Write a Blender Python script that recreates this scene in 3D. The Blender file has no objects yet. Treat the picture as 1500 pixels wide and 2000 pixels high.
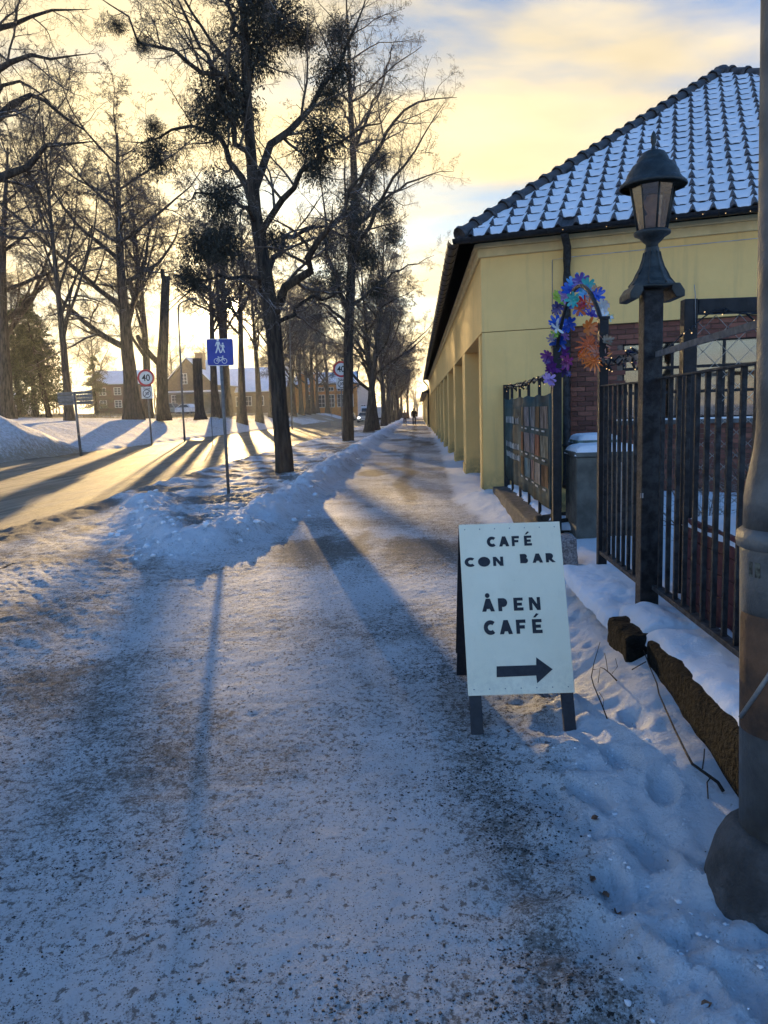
import bpy, math, random
import numpy as np
from mathutils import Matrix, Vector

random.seed(7)
RNG = np.random.default_rng(11)
scene = bpy.context.scene
COL = scene.collection

# ------------------------------------------------------------------ camera
FPX, VP, ROLL, EYE = 1500.0, (815.0, 801.0), 0.030, 1.6


def cam_basis(yaw, pitch, roll):
    fwd = np.array([math.sin(yaw) * math.cos(pitch), math.cos(yaw) * math.cos(pitch), -math.sin(pitch)])
    right = np.array([math.cos(yaw), -math.sin(yaw), 0.0])
    up = np.cross(right, fwd)
    return right * math.cos(roll) - up * math.sin(roll), up * math.cos(roll) + right * math.sin(roll), fwd


_yaw, _pitch = 0.0, 0.1
for _ in range(100):
    _r, _u, _f = cam_basis(_yaw, _pitch, ROLL)
    _qx = 750 + FPX * _r[1] / _f[1]
    _qy = 1000 - FPX * _u[1] / _f[1]
    _yaw += (_qx - VP[0]) / FPX * 0.8
    _pitch += (_qy - VP[1]) / FPX * 0.8
CR, CU, CF = cam_basis(_yaw, _pitch, ROLL)


def ray(px, py):
    d = CR * (px - 750) / FPX + CU * (1000 - py) / FPX + CF
    return d / np.linalg.norm(d)


def at(px, py, Y):
    d = ray(px, py)
    return d * (Y / d[1]) + np.array([0, 0, EYE])


def gnd(px, py, z=0.0):
    d = ray(px, py)
    return d * ((z - EYE) / d[2]) + np.array([0, 0, EYE])


cam = bpy.data.cameras.new("camera")
cam.sensor_fit = 'HORIZONTAL'
cam.sensor_width = 36.0
cam.lens = 36.0 * FPX / 1500.0
cam.clip_start = 0.05
cam.clip_end = 8000
camo = bpy.data.objects.new("camera", cam)
COL.objects.link(camo)
camo.matrix_world = Matrix(((CR[0], CU[0], -CF[0], 0), (CR[1], CU[1], -CF[1], 0), (CR[2], CU[2], -CF[2], EYE), (0, 0, 0, 1)))
scene.camera = camo

# ------------------------------------------------------------------ light
EXPOSURE = 1.85
scene.view_settings.view_transform = 'Standard'
scene.view_settings.look = 'None'
scene.view_settings.exposure = EXPOSURE
scene.view_settings.gamma = 1.0
SUN = ray(450, 597)
SUN_EL = math.asin(SUN[2])
SUN_AZ = math.atan2(SUN[0], SUN[1])          # from +Y towards +X

sl = bpy.data.lights.new("sun", 'SUN')
sl.energy = 4.2
sl.angle = math.radians(0.6)
sl.color = (1.0, 0.68, 0.30)
slo = bpy.data.objects.new("sun", sl)
COL.objects.link(slo)
slo.rotation_euler = Vector(-SUN).to_track_quat('-Z', 'Y').to_euler()
slo.location = (-20, 60, 30)

world = bpy.data.worlds.new("World")
scene.world = world
world.use_nodes = True
wt = world.node_tree
wt.nodes.clear()


def wn(kind, **kw):
    n = wt.nodes.new(kind)
    for k, v in kw.items():
        setattr(n, k, v)
    return n


def wmath(op, a, b=None, c=None, clamp=False):
    n = wn('ShaderNodeMath', operation=op, use_clamp=clamp)
    for i, v in enumerate((a, b, c)):
        if v is None:
            continue
        if isinstance(v, (int, float)):
            n.inputs[i].default_value = v
        else:
            wt.links.new(v, n.inputs[i])
    return n.outputs[0]


def wmix(fac, a, b, mode='MIX'):
    n = wn('ShaderNodeMix', data_type='RGBA', blend_type=mode, clamp_factor=True)
    for s, v in ((n.inputs[0], fac), (n.inputs[6], a), (n.inputs[7], b)):
        if isinstance(v, (int, float)):
            s.default_value = v
        elif isinstance(v, tuple):
            s.default_value = (*v, 1.0)
        else:
            wt.links.new(v, s)
    return n.outputs[2]


def build_world():
    tc = wn('ShaderNodeTexCoord')
    nrm = wn('ShaderNodeVectorMath', operation='NORMALIZE')
    wt.links.new(tc.outputs['Generated'], nrm.inputs[0])
    d = nrm.outputs[0]
    dt = wn('ShaderNodeVectorMath', operation='DOT_PRODUCT')
    wt.links.new(d, dt.inputs[0])
    dt.inputs[1].default_value = tuple(SUN)
    dot = wmath('MAXIMUM', dt.outputs['Value'], 0.0)
    sep = wn('ShaderNodeSeparateXYZ')
    wt.links.new(d, sep.inputs[0])
    zc = wmath('MAXIMUM', sep.outputs['Z'], 0.0)
    sky = wn('ShaderNodeTexSky', sky_type='NISHITA', sun_disc=False, sun_elevation=SUN_EL, sun_rotation=SUN_AZ,
             air_density=1.0, dust_density=1.0, ozone_density=1.6)
    # clouds: sheet projected on a dome, so that they flatten to the horizon
    den = wmath('ADD', zc, 0.22)
    px = wmath('DIVIDE', sep.outputs['X'], den)
    py = wmath('DIVIDE', sep.outputs['Y'], den)
    cmb = wn('ShaderNodeCombineXYZ')
    wt.links.new(px, cmb.inputs[0])
    wt.links.new(py, cmb.inputs[1])
    n1 = wn('ShaderNodeTexNoise', noise_dimensions='3D')
    n1.inputs['Scale'].default_value = 1.25
    n1.inputs['Detail'].default_value = 6
    n1.inputs['Roughness'].default_value = 0.52
    n1.inputs['Distortion'].default_value = 0.35
    mp = wn('ShaderNodeMapping')
    mp.inputs['Location'].default_value = (0.4, 1.2, 0.0)
    mp.inputs['Rotation'].default_value = (0, 0, 0.5)
    mp.inputs['Scale'].default_value = (0.8, 1.25, 1)
    wt.links.new(cmb.outputs[0], mp.inputs[0])
    wt.links.new(mp.outputs[0], n1.inputs['Vector'])
    near = wmath('POWER', dot, 3.0)                       # cloud bank on the sun's side
    cov = wmath('ADD', n1.outputs[0], wmath('MULTIPLY_ADD', near, 0.22, -0.05))
    fac = wn('ShaderNodeMapRange', interpolation_type='SMOOTHSTEP')
    wt.links.new(cov, fac.inputs[0])
    fac.inputs[1].default_value = 0.50
    fac.inputs[2].default_value = 0.70
    warm = wmath('POWER', dot, 2.8)
    n2 = wn('ShaderNodeTexNoise')
    n2.inputs['Scale'].default_value = 2.6
    n2.inputs['Detail'].default_value = 4
    wt.links.new(mp.outputs[0], n2.inputs['Vector'])
    shade = wmath('MULTIPLY_ADD', n2.outputs[0], 0.9, 0.58)
    ccol = wmix(warm, (1.9, 1.9, 2.0), (3.3, 2.62, 1.40))
    sc = wn('ShaderNodeVectorMath', operation='SCALE')
    wt.links.new(ccol, sc.inputs[0])
    wt.links.new(shade, sc.inputs['Scale'])
    skyc = wmix(1.0, sky.outputs[0], wmix(wmath('POWER', dot, 1.5), (0.55, 0.98, 1.50), (0.105, 0.185, 0.32)), 'MULTIPLY')
    base = wmix(fac.outputs[0], skyc, sc.outputs[0])
    # pale horizon haze, with brightness added opposite the sun to fill camera-facing faces
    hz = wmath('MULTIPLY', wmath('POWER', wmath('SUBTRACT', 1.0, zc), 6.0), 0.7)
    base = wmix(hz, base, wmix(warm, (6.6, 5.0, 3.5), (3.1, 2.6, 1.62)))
    # thin veil of bright cloud round the sun
    g1 = wmath('MULTIPLY', wmath('POWER', dot, 45.0), 2.4)
    g2 = wmath('MULTIPLY', wmath('POWER', dot, 900.0), 26.0)
    g3 = wmath('MULTIPLY', wmath('POWER', dot, 30000.0), 700.0)
    g = wmath('ADD', wmath('ADD', g1, g2), g3)
    gs = wn('ShaderNodeVectorMath', operation='SCALE')
    gs.inputs[0].default_value = (1.0, 0.78, 0.42)
    wt.links.new(g, gs.inputs['Scale'])
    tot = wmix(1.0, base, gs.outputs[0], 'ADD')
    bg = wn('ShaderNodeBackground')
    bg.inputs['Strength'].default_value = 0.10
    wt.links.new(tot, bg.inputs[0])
    out = wn('ShaderNodeOutputWorld')
    wt.links.new(bg.outputs[0], out.inputs[0])


build_world()

# ------------------------------------------------------------------ materials
MATS = {}


class NT:
    """thin wrapper round a material node tree"""

    def __init__(self, name):
        self.m = bpy.data.materials.new(name)
        self.m.use_nodes = True
        self.t = self.m.node_tree
        self.b = self.t.nodes['Principled BSDF']
        self.co = self.t.nodes.new('ShaderNodeTexCoord').outputs['Object']

    def node(self, k, **kw):
        n = self.t.nodes.new(k)
        for a, v in kw.items():
            setattr(n, a, v)
        return n

    def link(self, a, b):
        self.t.links.new(a, b)

    def noise(self, scale, detail=4, rough=0.55, vec=None, dist=0.0):
        n = self.node('ShaderNodeTexNoise')
        n.inputs['Scale'].default_value = scale
        n.inputs['Detail'].default_value = detail
        n.inputs['Roughness'].default_value = rough
        n.inputs['Distortion'].default_value = dist
        self.link(vec if vec is not None else self.co, n.inputs['Vector'])
        return n.outputs[0]

    def mapping(self, scale=(1, 1, 1), rot=(0, 0, 0), loc=(0, 0, 0)):
        n = self.node('ShaderNodeMapping')
        n.inputs['Scale'].default_value = scale
        n.inputs['Rotation'].default_value = rot
        n.inputs['Location'].default_value = loc
        self.link(self.co, n.inputs[0])
        return n.outputs[0]

    def ramp(self, v, lo, hi, a=0.0, b=1.0):
        n = self.node('ShaderNodeMapRange', interpolation_type='SMOOTHSTEP')
        self.link(v, n.inputs[0])
        for i, x in zip((1, 2, 3, 4), (lo, hi, a, b)):
            n.inputs[i].default_value = x
        return n.outputs[0]

    def math(self, op, a, b=0.0):
        n = self.node('ShaderNodeMath', operation=op)
        for i, v in enumerate((a, b)):
            if isinstance(v, (int, float)):
                n.inputs[i].default_value = v
            else:
                self.link(v, n.inputs[i])
        return n.outputs[0]

    def mix(self, fac, a, b, mode='MIX'):
        n = self.node('ShaderNodeMix', data_type='RGBA', blend_type=mode)
        for s, v in ((n.inputs[0], fac), (n.inputs[6], a), (n.inputs[7], b)):
            if isinstance(v, (int, float)):
                s.default_value = v
            elif isinstance(v, tuple):
                s.default_value = (*v[:3], 1.0)
            else:
                self.link(v, s)
        return n.outputs[2]

    def attr(self, name):
        n = self.node('ShaderNodeAttribute', attribute_name=name)
        return n.outputs['Fac']

    def bump(self, h, dist=0.01, strength=1.0, prev=None):
        n = self.node('ShaderNodeBump')
        n.inputs['Distance'].default_value = dist
        n.inputs['Strength'].default_value = strength
        self.link(h, n.inputs['Height'])
        if prev is not None:
            self.link(prev, n.inputs['Normal'])
        return n.outputs[0]

    def done(self, color=None, rough=None, normal=None, metal=None, spec=None):
        for k, v in (('Base Color', color), ('Roughness', rough), ('Normal', normal), ('Metallic', metal), ('Specular IOR Level', spec)):
            if v is None:
                continue
            s = self.b.inputs[k]
            if isinstance(v, (int, float)):
                s.default_value = v
            elif isinstance(v, tuple):
                s.default_value = (*v[:3], 1.0)
            else:
                self.link(v, s)
        return self.m


def mat(name, color, rough=0.6, metal=0.0, var=0.18, scale=6.0, bump=0.0, bscale=40.0, dark=None, spec=0.5):
    """a plain painted / weathered surface with procedural variation"""
    if name in MATS:
        return MATS[name]
    n = NT(name)
    a = n.noise(scale, 5, 0.6)
    c2 = dark if dark else tuple(c * (1 - 2.2 * var) for c in color)
    c1 = tuple(min(1, c * (1 + var * 0.5)) for c in color)
    col = n.mix(n.ramp(a, 0.35, 0.68), c2, c1)
    r = n.ramp(n.noise(scale * 3.1, 3), 0.3, 0.7, max(0.03, rough - 0.1), min(1, rough + 0.1))
    nor = None
    if bump:
        nor = n.bump(n.noise(bscale, 5, 0.6), bump)
    MATS[name] = n.done(col, r, nor, metal, spec)
    return MATS[name]


def emissive(name, color, strength):
    n = NT(name)
    n.b.inputs['Emission Color'].default_value = (*color, 1)
    n.b.inputs['Emission Strength'].default_value = strength
    return n.done(color, 0.4)


def glass_mat(name, tint, mixf=0.3, rough=0.03):
    n = NT(name)
    out = n.t.nodes['Material Output']
    tr = n.node('ShaderNodeBsdfTransparent')
    tr.inputs[0].default_value = (*tint, 1)
    gl = n.node('ShaderNodeBsdfGlossy')
    gl.inputs['Roughness'].default_value = rough
    fr = n.node('ShaderNodeFresnel')
    fr.inputs[0].default_value = 1.5
    f = n.math('ADD', fr.outputs[0], mixf)
    mx = n.node('ShaderNodeMixShader')
    n.link(f, mx.inputs[0])
    n.link(tr.outputs[0], mx.inputs[1])
    n.link(gl.outputs[0], mx.inputs[2])
    n.link(mx.outputs[0], out.inputs[0])
    n.t.nodes.remove(n.b)
    return n.m


def snow_material(name, white=(0.80, 0.83, 0.88), dirt=(0.20, 0.17, 0.14), use_attr=True, lump=14.0, lump_d=0.02, fine=0.006, speck=True, rough=0.75, fleck=0.55, fresh=None):
    n = NT(name)
    big = n.noise(lump, 6, 0.62)
    mid = n.noise(lump * 5.5, 5, 0.65)
    fin = n.noise(260.0, 3, 0.6)
    nor = n.bump(big, lump_d)
    nor = n.bump(mid, lump_d * 0.35, 1.0, nor)
    nor = n.bump(fin, fine, 0.8, nor)
    col = n.mix(n.ramp(n.noise(1.3, 4), 0.35, 0.7), tuple(c * 0.9 for c in white), white)
    if fresh:
        fa = n.attr('fresh')
        col = n.mix(fa, col, fresh)
    if use_attr:
        g = n.attr('grit')
        pat = n.math('ADD', n.math('MULTIPLY', n.noise(7.0, 6, 0.75), 0.7), n.math('MULTIPLY', n.noise(95.0, 4, 0.75), 0.85))
        thr = n.math('ADD', pat, n.math('MULTIPLY', g, 0.62))
        f = n.ramp(thr, 0.86, 1.10)
        dcol = n.mix(n.noise(30.0, 3), tuple(c * 0.55 for c in dirt), tuple(c * 1.35 for c in dirt))
        col = n.mix(n.math('MULTIPLY', f, 0.85), col, dcol)
        tint = n.mix(n.math('MULTIPLY', g, 0.30), (1, 1, 1), (0.62, 0.55, 0.47))
        col = n.mix(1.0, col, tint, 'MULTIPLY')
    if fresh:
        cr = n.noise(34.0, 6, 0.72, n.mapping((1.0, 0.8, 1.0)))
        lowf = n.noise(1.7, 4, 0.6)
        lvl = n.math('ADD', n.math('ADD', cr, n.math('MULTIPLY', g, 0.16)), n.math('MULTIPLY', n.math('SUBTRACT', lowf, 0.5), 0.16))
        cm = n.math('MULTIPLY', n.ramp(lvl, 0.56, 0.635), n.math('SUBTRACT', 1.0, fa))
        gr = n.mix(n.noise(21.0, 3), (0.06, 0.053, 0.046), (0.22, 0.19, 0.16))
        col = n.mix(n.math('MULTIPLY', cm, 0.80), col, gr)
        nor = n.bump(n.math('SUBTRACT', 1.0, cr), 0.03, 0.8, nor)
    if speck:
        v = n.node('ShaderNodeTexVoronoi')
        v.inputs['Scale'].default_value = 100.0
        n.link(n.co, v.inputs['Vector'])
        s = n.math('MULTIPLY', n.ramp(v.outputs['Distance'], 0.26, 0.14), n.ramp(n.noise(6.0, 4, 0.7), fleck - 0.1, fleck + 0.1))
        if fresh:
            s = n.math('MULTIPLY', s, n.math('SUBTRACT', 1.0, fa))
        col = n.mix(s, col, (0.055, 0.05, 0.045))
    MATS[name] = n.done(col, rough + 0.1, nor, None, 0.1)
    return MATS[name]


SNOW = snow_material('fresh_snow', use_attr=False, lump=5.0, lump_d=0.03, speck=False, fine=0.004)
SNOW_CAP = snow_material('cap_snow', use_attr=False, lump=22.0, lump_d=0.012, speck=False, fine=0.003)
PACKED = snow_material('packed_snow', white=(0.77, 0.79, 0.82), dirt=(0.20, 0.17, 0.14), lump=26.0, lump_d=0.03, fleck=0.44, fresh=(0.80, 0.83, 0.88))
DRIVE = snow_material('driveway_snow', white=(0.62, 0.62, 0.66), dirt=(0.24, 0.19, 0.14), lump=11.0, lump_d=0.05)
VERGE = snow_material('verge_snow', white=(0.78, 0.80, 0.85), dirt=(0.16, 0.13, 0.10), lump=9.0, lump_d=0.05, fleck=0.6)
PARK = snow_material('park_snow', white=(0.82, 0.83, 0.86), dirt=(0.30, 0.23, 0.13), lump=2.4, lump_d=0.12, speck=False)


def road_material():
    n = NT('road_slush')
    streak = n.noise(1.0, 6, 0.62, n.mapping((5.5, 0.16, 1.0)))
    fine = n.noise(1.0, 5, 0.7, n.mapping((26.0, 1.1, 1.0)))
    grain = n.noise(55.0, 4, 0.7)
    g = n.attr('grit')
    f = n.math('ADD', n.math('ADD', n.math('MULTIPLY', streak, 0.7), n.math('MULTIPLY', fine, 0.35)), n.math('MULTIPLY', g, 0.35))
    m = n.ramp(f, 0.42, 0.82)
    col = n.mix(m, (0.46, 0.39, 0.30), (0.12, 0.095, 0.07))
    col = n.mix(n.math('MULTIPLY', grain, 0.35), col, (0.09, 0.075, 0.06))
    nor = n.bump(fine, 0.03)
    nor = n.bump(grain, 0.010, 1.0, nor)
    return n.done(col, n.ramp(f, 0.4, 0.8, 0.85, 0.62), nor, None, 0.14)


ROAD = road_material()


def bark_material(name, c1, c2, frost=0.0):
    n = NT(name)
    v = n.mapping((7.0, 7.0, 1.1))
    a = n.noise(1.6, 6, 0.7, v)
    col = n.mix(n.ramp(a, 0.36, 0.66), c1, c2)
    if frost:
        geo = n.node('ShaderNodeNewGeometry')
        sp = n.node('ShaderNodeSeparateXYZ')
        n.link(geo.outputs['Normal'], sp.inputs[0])
        f = n.math('MULTIPLY', n.ramp(sp.outputs[2], 0.25, 0.9), frost)
        f = n.math('MULTIPLY', f, n.ramp(n.noise(3.0, 3), 0.4, 0.6))
        col = n.mix(f, col, (0.75, 0.77, 0.8))
    nor = n.bump(a, 0.05)
    return n.done(col, 0.85, nor, None, 0.2)


BARK = bark_material('bark', (0.022, 0.018, 0.015), (0.085, 0.068, 0.052))
BARK_GREY = bark_material('grey_bark', (0.035, 0.028, 0.022), (0.13, 0.10, 0.075))
TWIG = bark_material('twig_bark', (0.06, 0.047, 0.038), (0.15, 0.118, 0.09), 0.45)
MISTLE = mat('mistletoe_leaf', (0.034, 0.034, 0.020), 0.6, 0, 0.25, 3.0)
NEEDLE = mat('spruce_needle', (0.085, 0.095, 0.035), 0.7, 0, 0.3, 2.0)
DRYGRASS = mat('dry_grass', (0.42, 0.31, 0.15), 0.8, 0, 0.25, 1.0)
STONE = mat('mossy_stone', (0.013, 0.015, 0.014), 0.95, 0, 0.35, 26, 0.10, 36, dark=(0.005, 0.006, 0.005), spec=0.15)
GRANITE = mat('granite', (0.30, 0.26, 0.25), 0.8, 0, 0.3, 60, 0.008, 90, dark=(0.10, 0.085, 0.085))
CONC = mat('concrete', (0.17, 0.16, 0.15), 0.9, 0, 0.22, 7, 0.012, 60)
CONC_D = mat('dark_concrete', (0.085, 0.08, 0.078), 0.9, 0, 0.25, 8, 0.02, 50)
BLACK = mat('black_paint', (0.014, 0.016, 0.020), 0.5, 0, 0.2, 12, 0.002, 120, spec=0.25)
BLACK_W = mat('weathered_black_paint', (0.028, 0.031, 0.034), 0.6, 0, 0.3, 18, 0.004, 90, dark=(0.008, 0.008, 0.010), spec=0.25)
GALV = mat('galvanised_steel', (0.34, 0.35, 0.35), 0.5, 0.75, 0.15, 10)
POSTGREY = mat('grey_post_paint', (0.16, 0.165, 0.165), 0.5, 0.3, 0.15, 10)
YELLOW = mat('yellow_plaster', (0.74, 0.56, 0.25), 0.85, 0, 0.05, 1.6, 0.004, 120)
def plaster(name, c):
    n = NT(name)
    sp = n.node('ShaderNodeSeparateXYZ')
    n.link(n.co, sp.inputs[0])
    streak = n.noise(1.0, 5, 0.65, n.mapping((5.0, 5.0, 0.35)))
    blot = n.noise(1.3, 6, 0.7)
    low = n.ramp(sp.outputs[2], 0.75, 0.0)
    col = n.mix(n.ramp(blot, 0.3, 0.75), tuple(v * 0.90 for v in c), c)
    col = n.mix(n.math('MULTIPLY', n.ramp(streak, 0.52, 0.75), 0.28), col, (0.30, 0.25, 0.15))
    col = n.mix(n.math('MULTIPLY', low, n.ramp(n.noise(3.0, 5, 0.7), 0.35, 0.65)), col, (0.16, 0.15, 0.08))
    crack = n.ramp(n.noise(0.8, 8, 0.8), 0.495, 0.50)
    nor = n.bump(n.noise(120.0, 4), 0.004)
    nor = n.bump(n.noise(5.0, 4), 0.012, 0.6, nor)
    return n.done(col, 0.88, nor, None, 0.2)


YELLOW = plaster('weathered_yellow_plaster', (0.84, 0.565, 0.215))
YELLOW_T = mat('yellow_trim', (0.72, 0.55, 0.26), 0.8, 0, 0.07, 3.0, 0.003, 100)
TILE = mat('roof_tile_glaze', (0.035, 0.036, 0.042), 0.5, 0, 0.2, 9, 0.003, 60)
GREEN_IRON = mat('green_black_iron', (0.028, 0.036, 0.037), 0.5, 0.2, 0.22, 14, 0.004, 70)
def board_paint():
    n = NT('cream_board_paint')
    sp = n.node('ShaderNodeSeparateXYZ')
    n.link(n.co, sp.inputs[0])
    col = n.mix(n.ramp(n.noise(3.0, 5, 0.6), 0.3, 0.7), (0.78, 0.73, 0.55), (0.84, 0.79, 0.61))
    drip = n.noise(1.0, 5, 0.7, n.mapping((40.0, 40.0, 2.5)))
    col = n.mix(n.math('MULTIPLY', n.ramp(drip, 0.55, 0.75), 0.12), col, (0.42, 0.40, 0.31))
    low = n.math('MULTIPLY', n.ramp(sp.outputs[2], 0.42, 0.18), n.ramp(n.noise(22.0, 5, 0.75), 0.42, 0.62))
    col = n.mix(n.math('MULTIPLY', low, 0.25), col, (0.40, 0.37, 0.30))
    scuff = n.ramp(n.noise(55.0, 3, 0.8), 0.70, 0.76)
    col = n.mix(n.math('MULTIPLY', scuff, 0.4), col, (0.25, 0.24, 0.2))
    return n.done(col, 0.5, n.bump(n.noise(60.0, 4), 0.001))


WHITE_SIGN = board_paint()
INK = mat('dark_blue_ink', (0.010, 0.013, 0.022), 0.6, 0, 0.1, 20)

# ------------------------------------------------------------------ object helpers
WM = {}


def wm(o):
    return WM.get(o.name, Matrix.Identity(4))


def link(o, parent=None):
    COL.objects.link(o)
    WM[o.name] = o.matrix_basis.copy()
    if parent is not None:
        o.parent = parent
        o.matrix_parent_inverse = wm(parent).inverted()
    return o


def tag(o, label=None, cat=None, group=None, kind=None):
    if label:
        o['label'] = label
    if cat:
        o['category'] = cat
    if group:
        o['group'] = group
    if kind:
        o['kind'] = kind
    return o


def thing(name, loc, label, cat, group=None):
    o = bpy.data.objects.new(name, None)
    o.empty_display_size = 0.2
    o.location = tuple(float(v) for v in loc)
    o.matrix_basis = Matrix.Translation(Vector([float(v) for v in loc]))
    link(o)
    return tag(o, label, cat, group)


def mesh_np(name, V, F, mats=(), smooth=False, attrs=None):
    """V (n,3), F (m,k) arrays of one face size"""
    V = np.ascontiguousarray(V, dtype=np.float32)
    F = np.ascontiguousarray(F, dtype=np.int32)
    me = bpy.data.meshes.new(name)
    me.vertices.add(len(V))
    me.vertices.foreach_set('co', V.ravel())
    k = F.shape[1]
    me.loops.add(F.size)
    me.loops.foreach_set('vertex_index', F.ravel())
    me.polygons.add(len(F))
    me.polygons.foreach_set('loop_start', np.arange(0, F.size, k, dtype=np.int32))
    me.polygons.foreach_set('loop_total', np.full(len(F), k, dtype=np.int32))
    if smooth:
        me.polygons.foreach_set('use_smooth', np.ones(len(F), dtype=bool))
    for m in (mats if isinstance(mats, (list, tuple)) else (mats,)):
        me.materials.append(m)
    for an, av in (attrs or {}).items():
        a = me.attributes.new(an, 'FLOAT', 'POINT')
        a.data.foreach_set('value', np.ascontiguousarray(av, dtype=np.float32))
    me.update(calc_edges=True)
    me.validate()
    return me


def obj_np(name, V, F, m, parent=None, smooth=False, attrs=None):
    o = bpy.data.objects.new(name, mesh_np(name, V, F, m, smooth, attrs))
    return link(o, parent)


class MB:
    def __init__(self):
        self.v = []
        self.f = []
        self.s = []

    def add(self, vs, fs, smooth=False):
        o = len(self.v)
        self.v += [tuple(float(c) for c in p) for p in vs]
        self.f += [tuple(i + o for i in f) for f in fs]
        self.s += [smooth] * len(fs)
        return self

    def box(self, lo, hi, M=None):
        x0, y0, z0 = lo
        x1, y1, z1 = hi
        vs = [(x0, y0, z0), (x1, y0, z0), (x1, y1, z0), (x0, y1, z0), (x0, y0, z1), (x1, y0, z1), (x1, y1, z1), (x0, y1, z1)]
        if M is not None:
            vs = [M @ Vector(p) for p in vs]
        return self.add(vs, [(0, 3, 2, 1), (4, 5, 6, 7), (0, 1, 5, 4), (1, 2, 6, 5), (2, 3, 7, 6), (3, 0, 4, 7)])

    def prism(self, pts, depth, M=None, holes=None):
        """polygon pts (x,z) in local XZ, extruded along +Y by depth"""
        n = len(pts)
        vs = [(p[0], 0, p[1]) for p in pts] + [(p[0], depth, p[1]) for p in pts]
        fs = [tuple(range(n)), tuple(range(2 * n - 1, n - 1, -1))]
        fs += [((i + 1) % n, i, i + n, (i + 1) % n + n) for i in range(n)]
        if M is not None:
            vs = [M @ Vector(p) for p in vs]
        return self.add(vs, fs)

    def lathe(self, prof, c=(0, 0, 0), seg=20, M=None, smooth=True, sq=None, phase=0.0):
        """profile (r,z) turned about z; sq: polygon sides instead of round"""
        n = sq or seg
        vs = []
        for r, z in prof:
            for k in range(n):
                a = 2 * math.pi * (k + 0.5 * (sq is not None)) / n + phase
                vs.append((c[0] + r * math.cos(a), c[1] + r * math.sin(a), c[2] + z))
        fs = []
        for i in range(len(prof) - 1):
            for k in range(n):
                fs.append((i * n + k, i * n + (k + 1) % n, (i + 1) * n + (k + 1) % n, (i + 1) * n + k))
        if prof[0][0] > 1e-5:
            fs.append(tuple(range(n - 1, -1, -1)))
        if prof[-1][0] > 1e-5:
            fs.append(tuple((len(prof) - 1) * n + k for k in range(n)))
        if M is not None:
            vs = [M @ Vector(p) for p in vs]
        return self.add(vs, fs, smooth and sq is None)

    def tube(self, pts, r, n=8, cap=True):
        pts = [Vector([float(c) for c in p]) for p in pts]
        rs = [float(q) for q in r] if isinstance(r, (list, tuple)) else [float(r)] * len(pts)
        vs = []
        ref = Vector((0.13, 0.31, 0.94))
        for i, p in enumerate(pts):
            t = (pts[min(i + 1, len(pts) - 1)] - pts[max(i - 1, 0)]).normalized()
            rf = ref if abs(t.dot(ref)) < 0.93 else Vector((1, 0.1, 0))
            u = t.cross(rf).normalized()
            w = t.cross(u)
            for k in range(n):
                a = 2 * math.pi * k / n
                vs.append(p + rs[i] * (math.cos(a) * u + math.sin(a) * w))
        fs = [(i * n + k, i * n + (k + 1) % n, (i + 1) * n + (k + 1) % n, (i + 1) * n + k) for i in range(len(pts) - 1) for k in range(n)]
        if cap:
            fs.append(tuple(range(n - 1, -1, -1)))
            fs.append(tuple((len(pts) - 1) * n + k for k in range(n)))
        return self.add(vs, fs, True)

    def mesh(self, name, m):
        me = bpy.data.meshes.new(name)
        me.from_pydata(self.v, [], self.f)
        me.polygons.foreach_set('use_smooth', np.array(self.s, dtype=bool))
        for x in (m if isinstance(m, (list, tuple)) else (m,)):
            me.materials.append(x)
        me.update()
        return me

    def build(self, name, m, parent=None, bevel=0.0):
        o = bpy.data.objects.new(name, self.mesh(name, m))
        link(o, parent)
        if bevel:
            b = o.modifiers.new('bevel', 'BEVEL')
            b.width = bevel
            b.segments = 2
            b.limit_method = 'ANGLE'
        return o


def inst(name, me, M, parent=None):
    o = bpy.data.objects.new(name, me)
    o.matrix_basis = M
    return link(o, parent)


def copy_tree(src, M, label, group=None):
    """a thing and its direct parts; parts were built relative to the thing's origin"""
    r = src.copy()
    r.matrix_basis = M
    COL.objects.link(r)
    WM[r.name] = M.copy()
    r['label'] = label
    if group:
        r['group'] = group
    for ch in src.children:
        c = ch.copy()
        COL.objects.link(c)
        c.parent = r
        for g in ch.children:
            d = g.copy()
            COL.objects.link(d)
            d.parent = c
    return r


# ------------------------------------------------------------------ noise
def _hash(ix, iy, seed):
    h = (ix.astype(np.int64) * 374761393 + iy.astype(np.int64) * 668265263 + seed * 982451653) & 0xFFFFFFFF
    h = ((h ^ (h >> 13)) * 1274126177) & 0xFFFFFFFF
    return ((h ^ (h >> 16)) & 0xFFFF) / 65535.0


def vnoise(x, y, seed=0):
    ix = np.floor(x)
    iy = np.floor(y)
    fx = x - ix
    fy = y - iy
    fx = fx * fx * (3 - 2 * fx)
    fy = fy * fy * (3 - 2 * fy)
    a = _hash(ix, iy, seed)
    b = _hash(ix + 1, iy, seed)
    c = _hash(ix, iy + 1, seed)
    d = _hash(ix + 1, iy + 1, seed)
    return (a * (1 - fx) + b * fx) * (1 - fy) + (c * (1 - fx) + d * fx) * fy


def fbm(x, y, octv=4, seed=0, gain=0.5):
    s, a, t = 0.0, 1.0, 0.0
    for i in range(octv):
        s = s + a * vnoise(x * 2 ** i + 17.3 * i, y * 2 ** i - 9.1 * i, seed + i)
        t += a
        a *= gain
    return s / t


def seg_dist(X, Y, P):
    best = np.full(X.shape, 1e9)
    for (x0, y0), (x1, y1) in zip(P[:-1], P[1:]):
        dx, dy = x1 - x0, y1 - y0
        t = np.clip(((X - x0) * dx + (Y - y0) * dy) / (dx * dx + dy * dy), 0, 1)
        best = np.minimum(best, np.hypot(X - x0 - t * dx, Y - y0 - t * dy))
    return best


def sstep(x, a, b):
    t = np.clip((x - a) / (b - a), 0, 1)
    return t * t * (3 - 2 * t)


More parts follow.
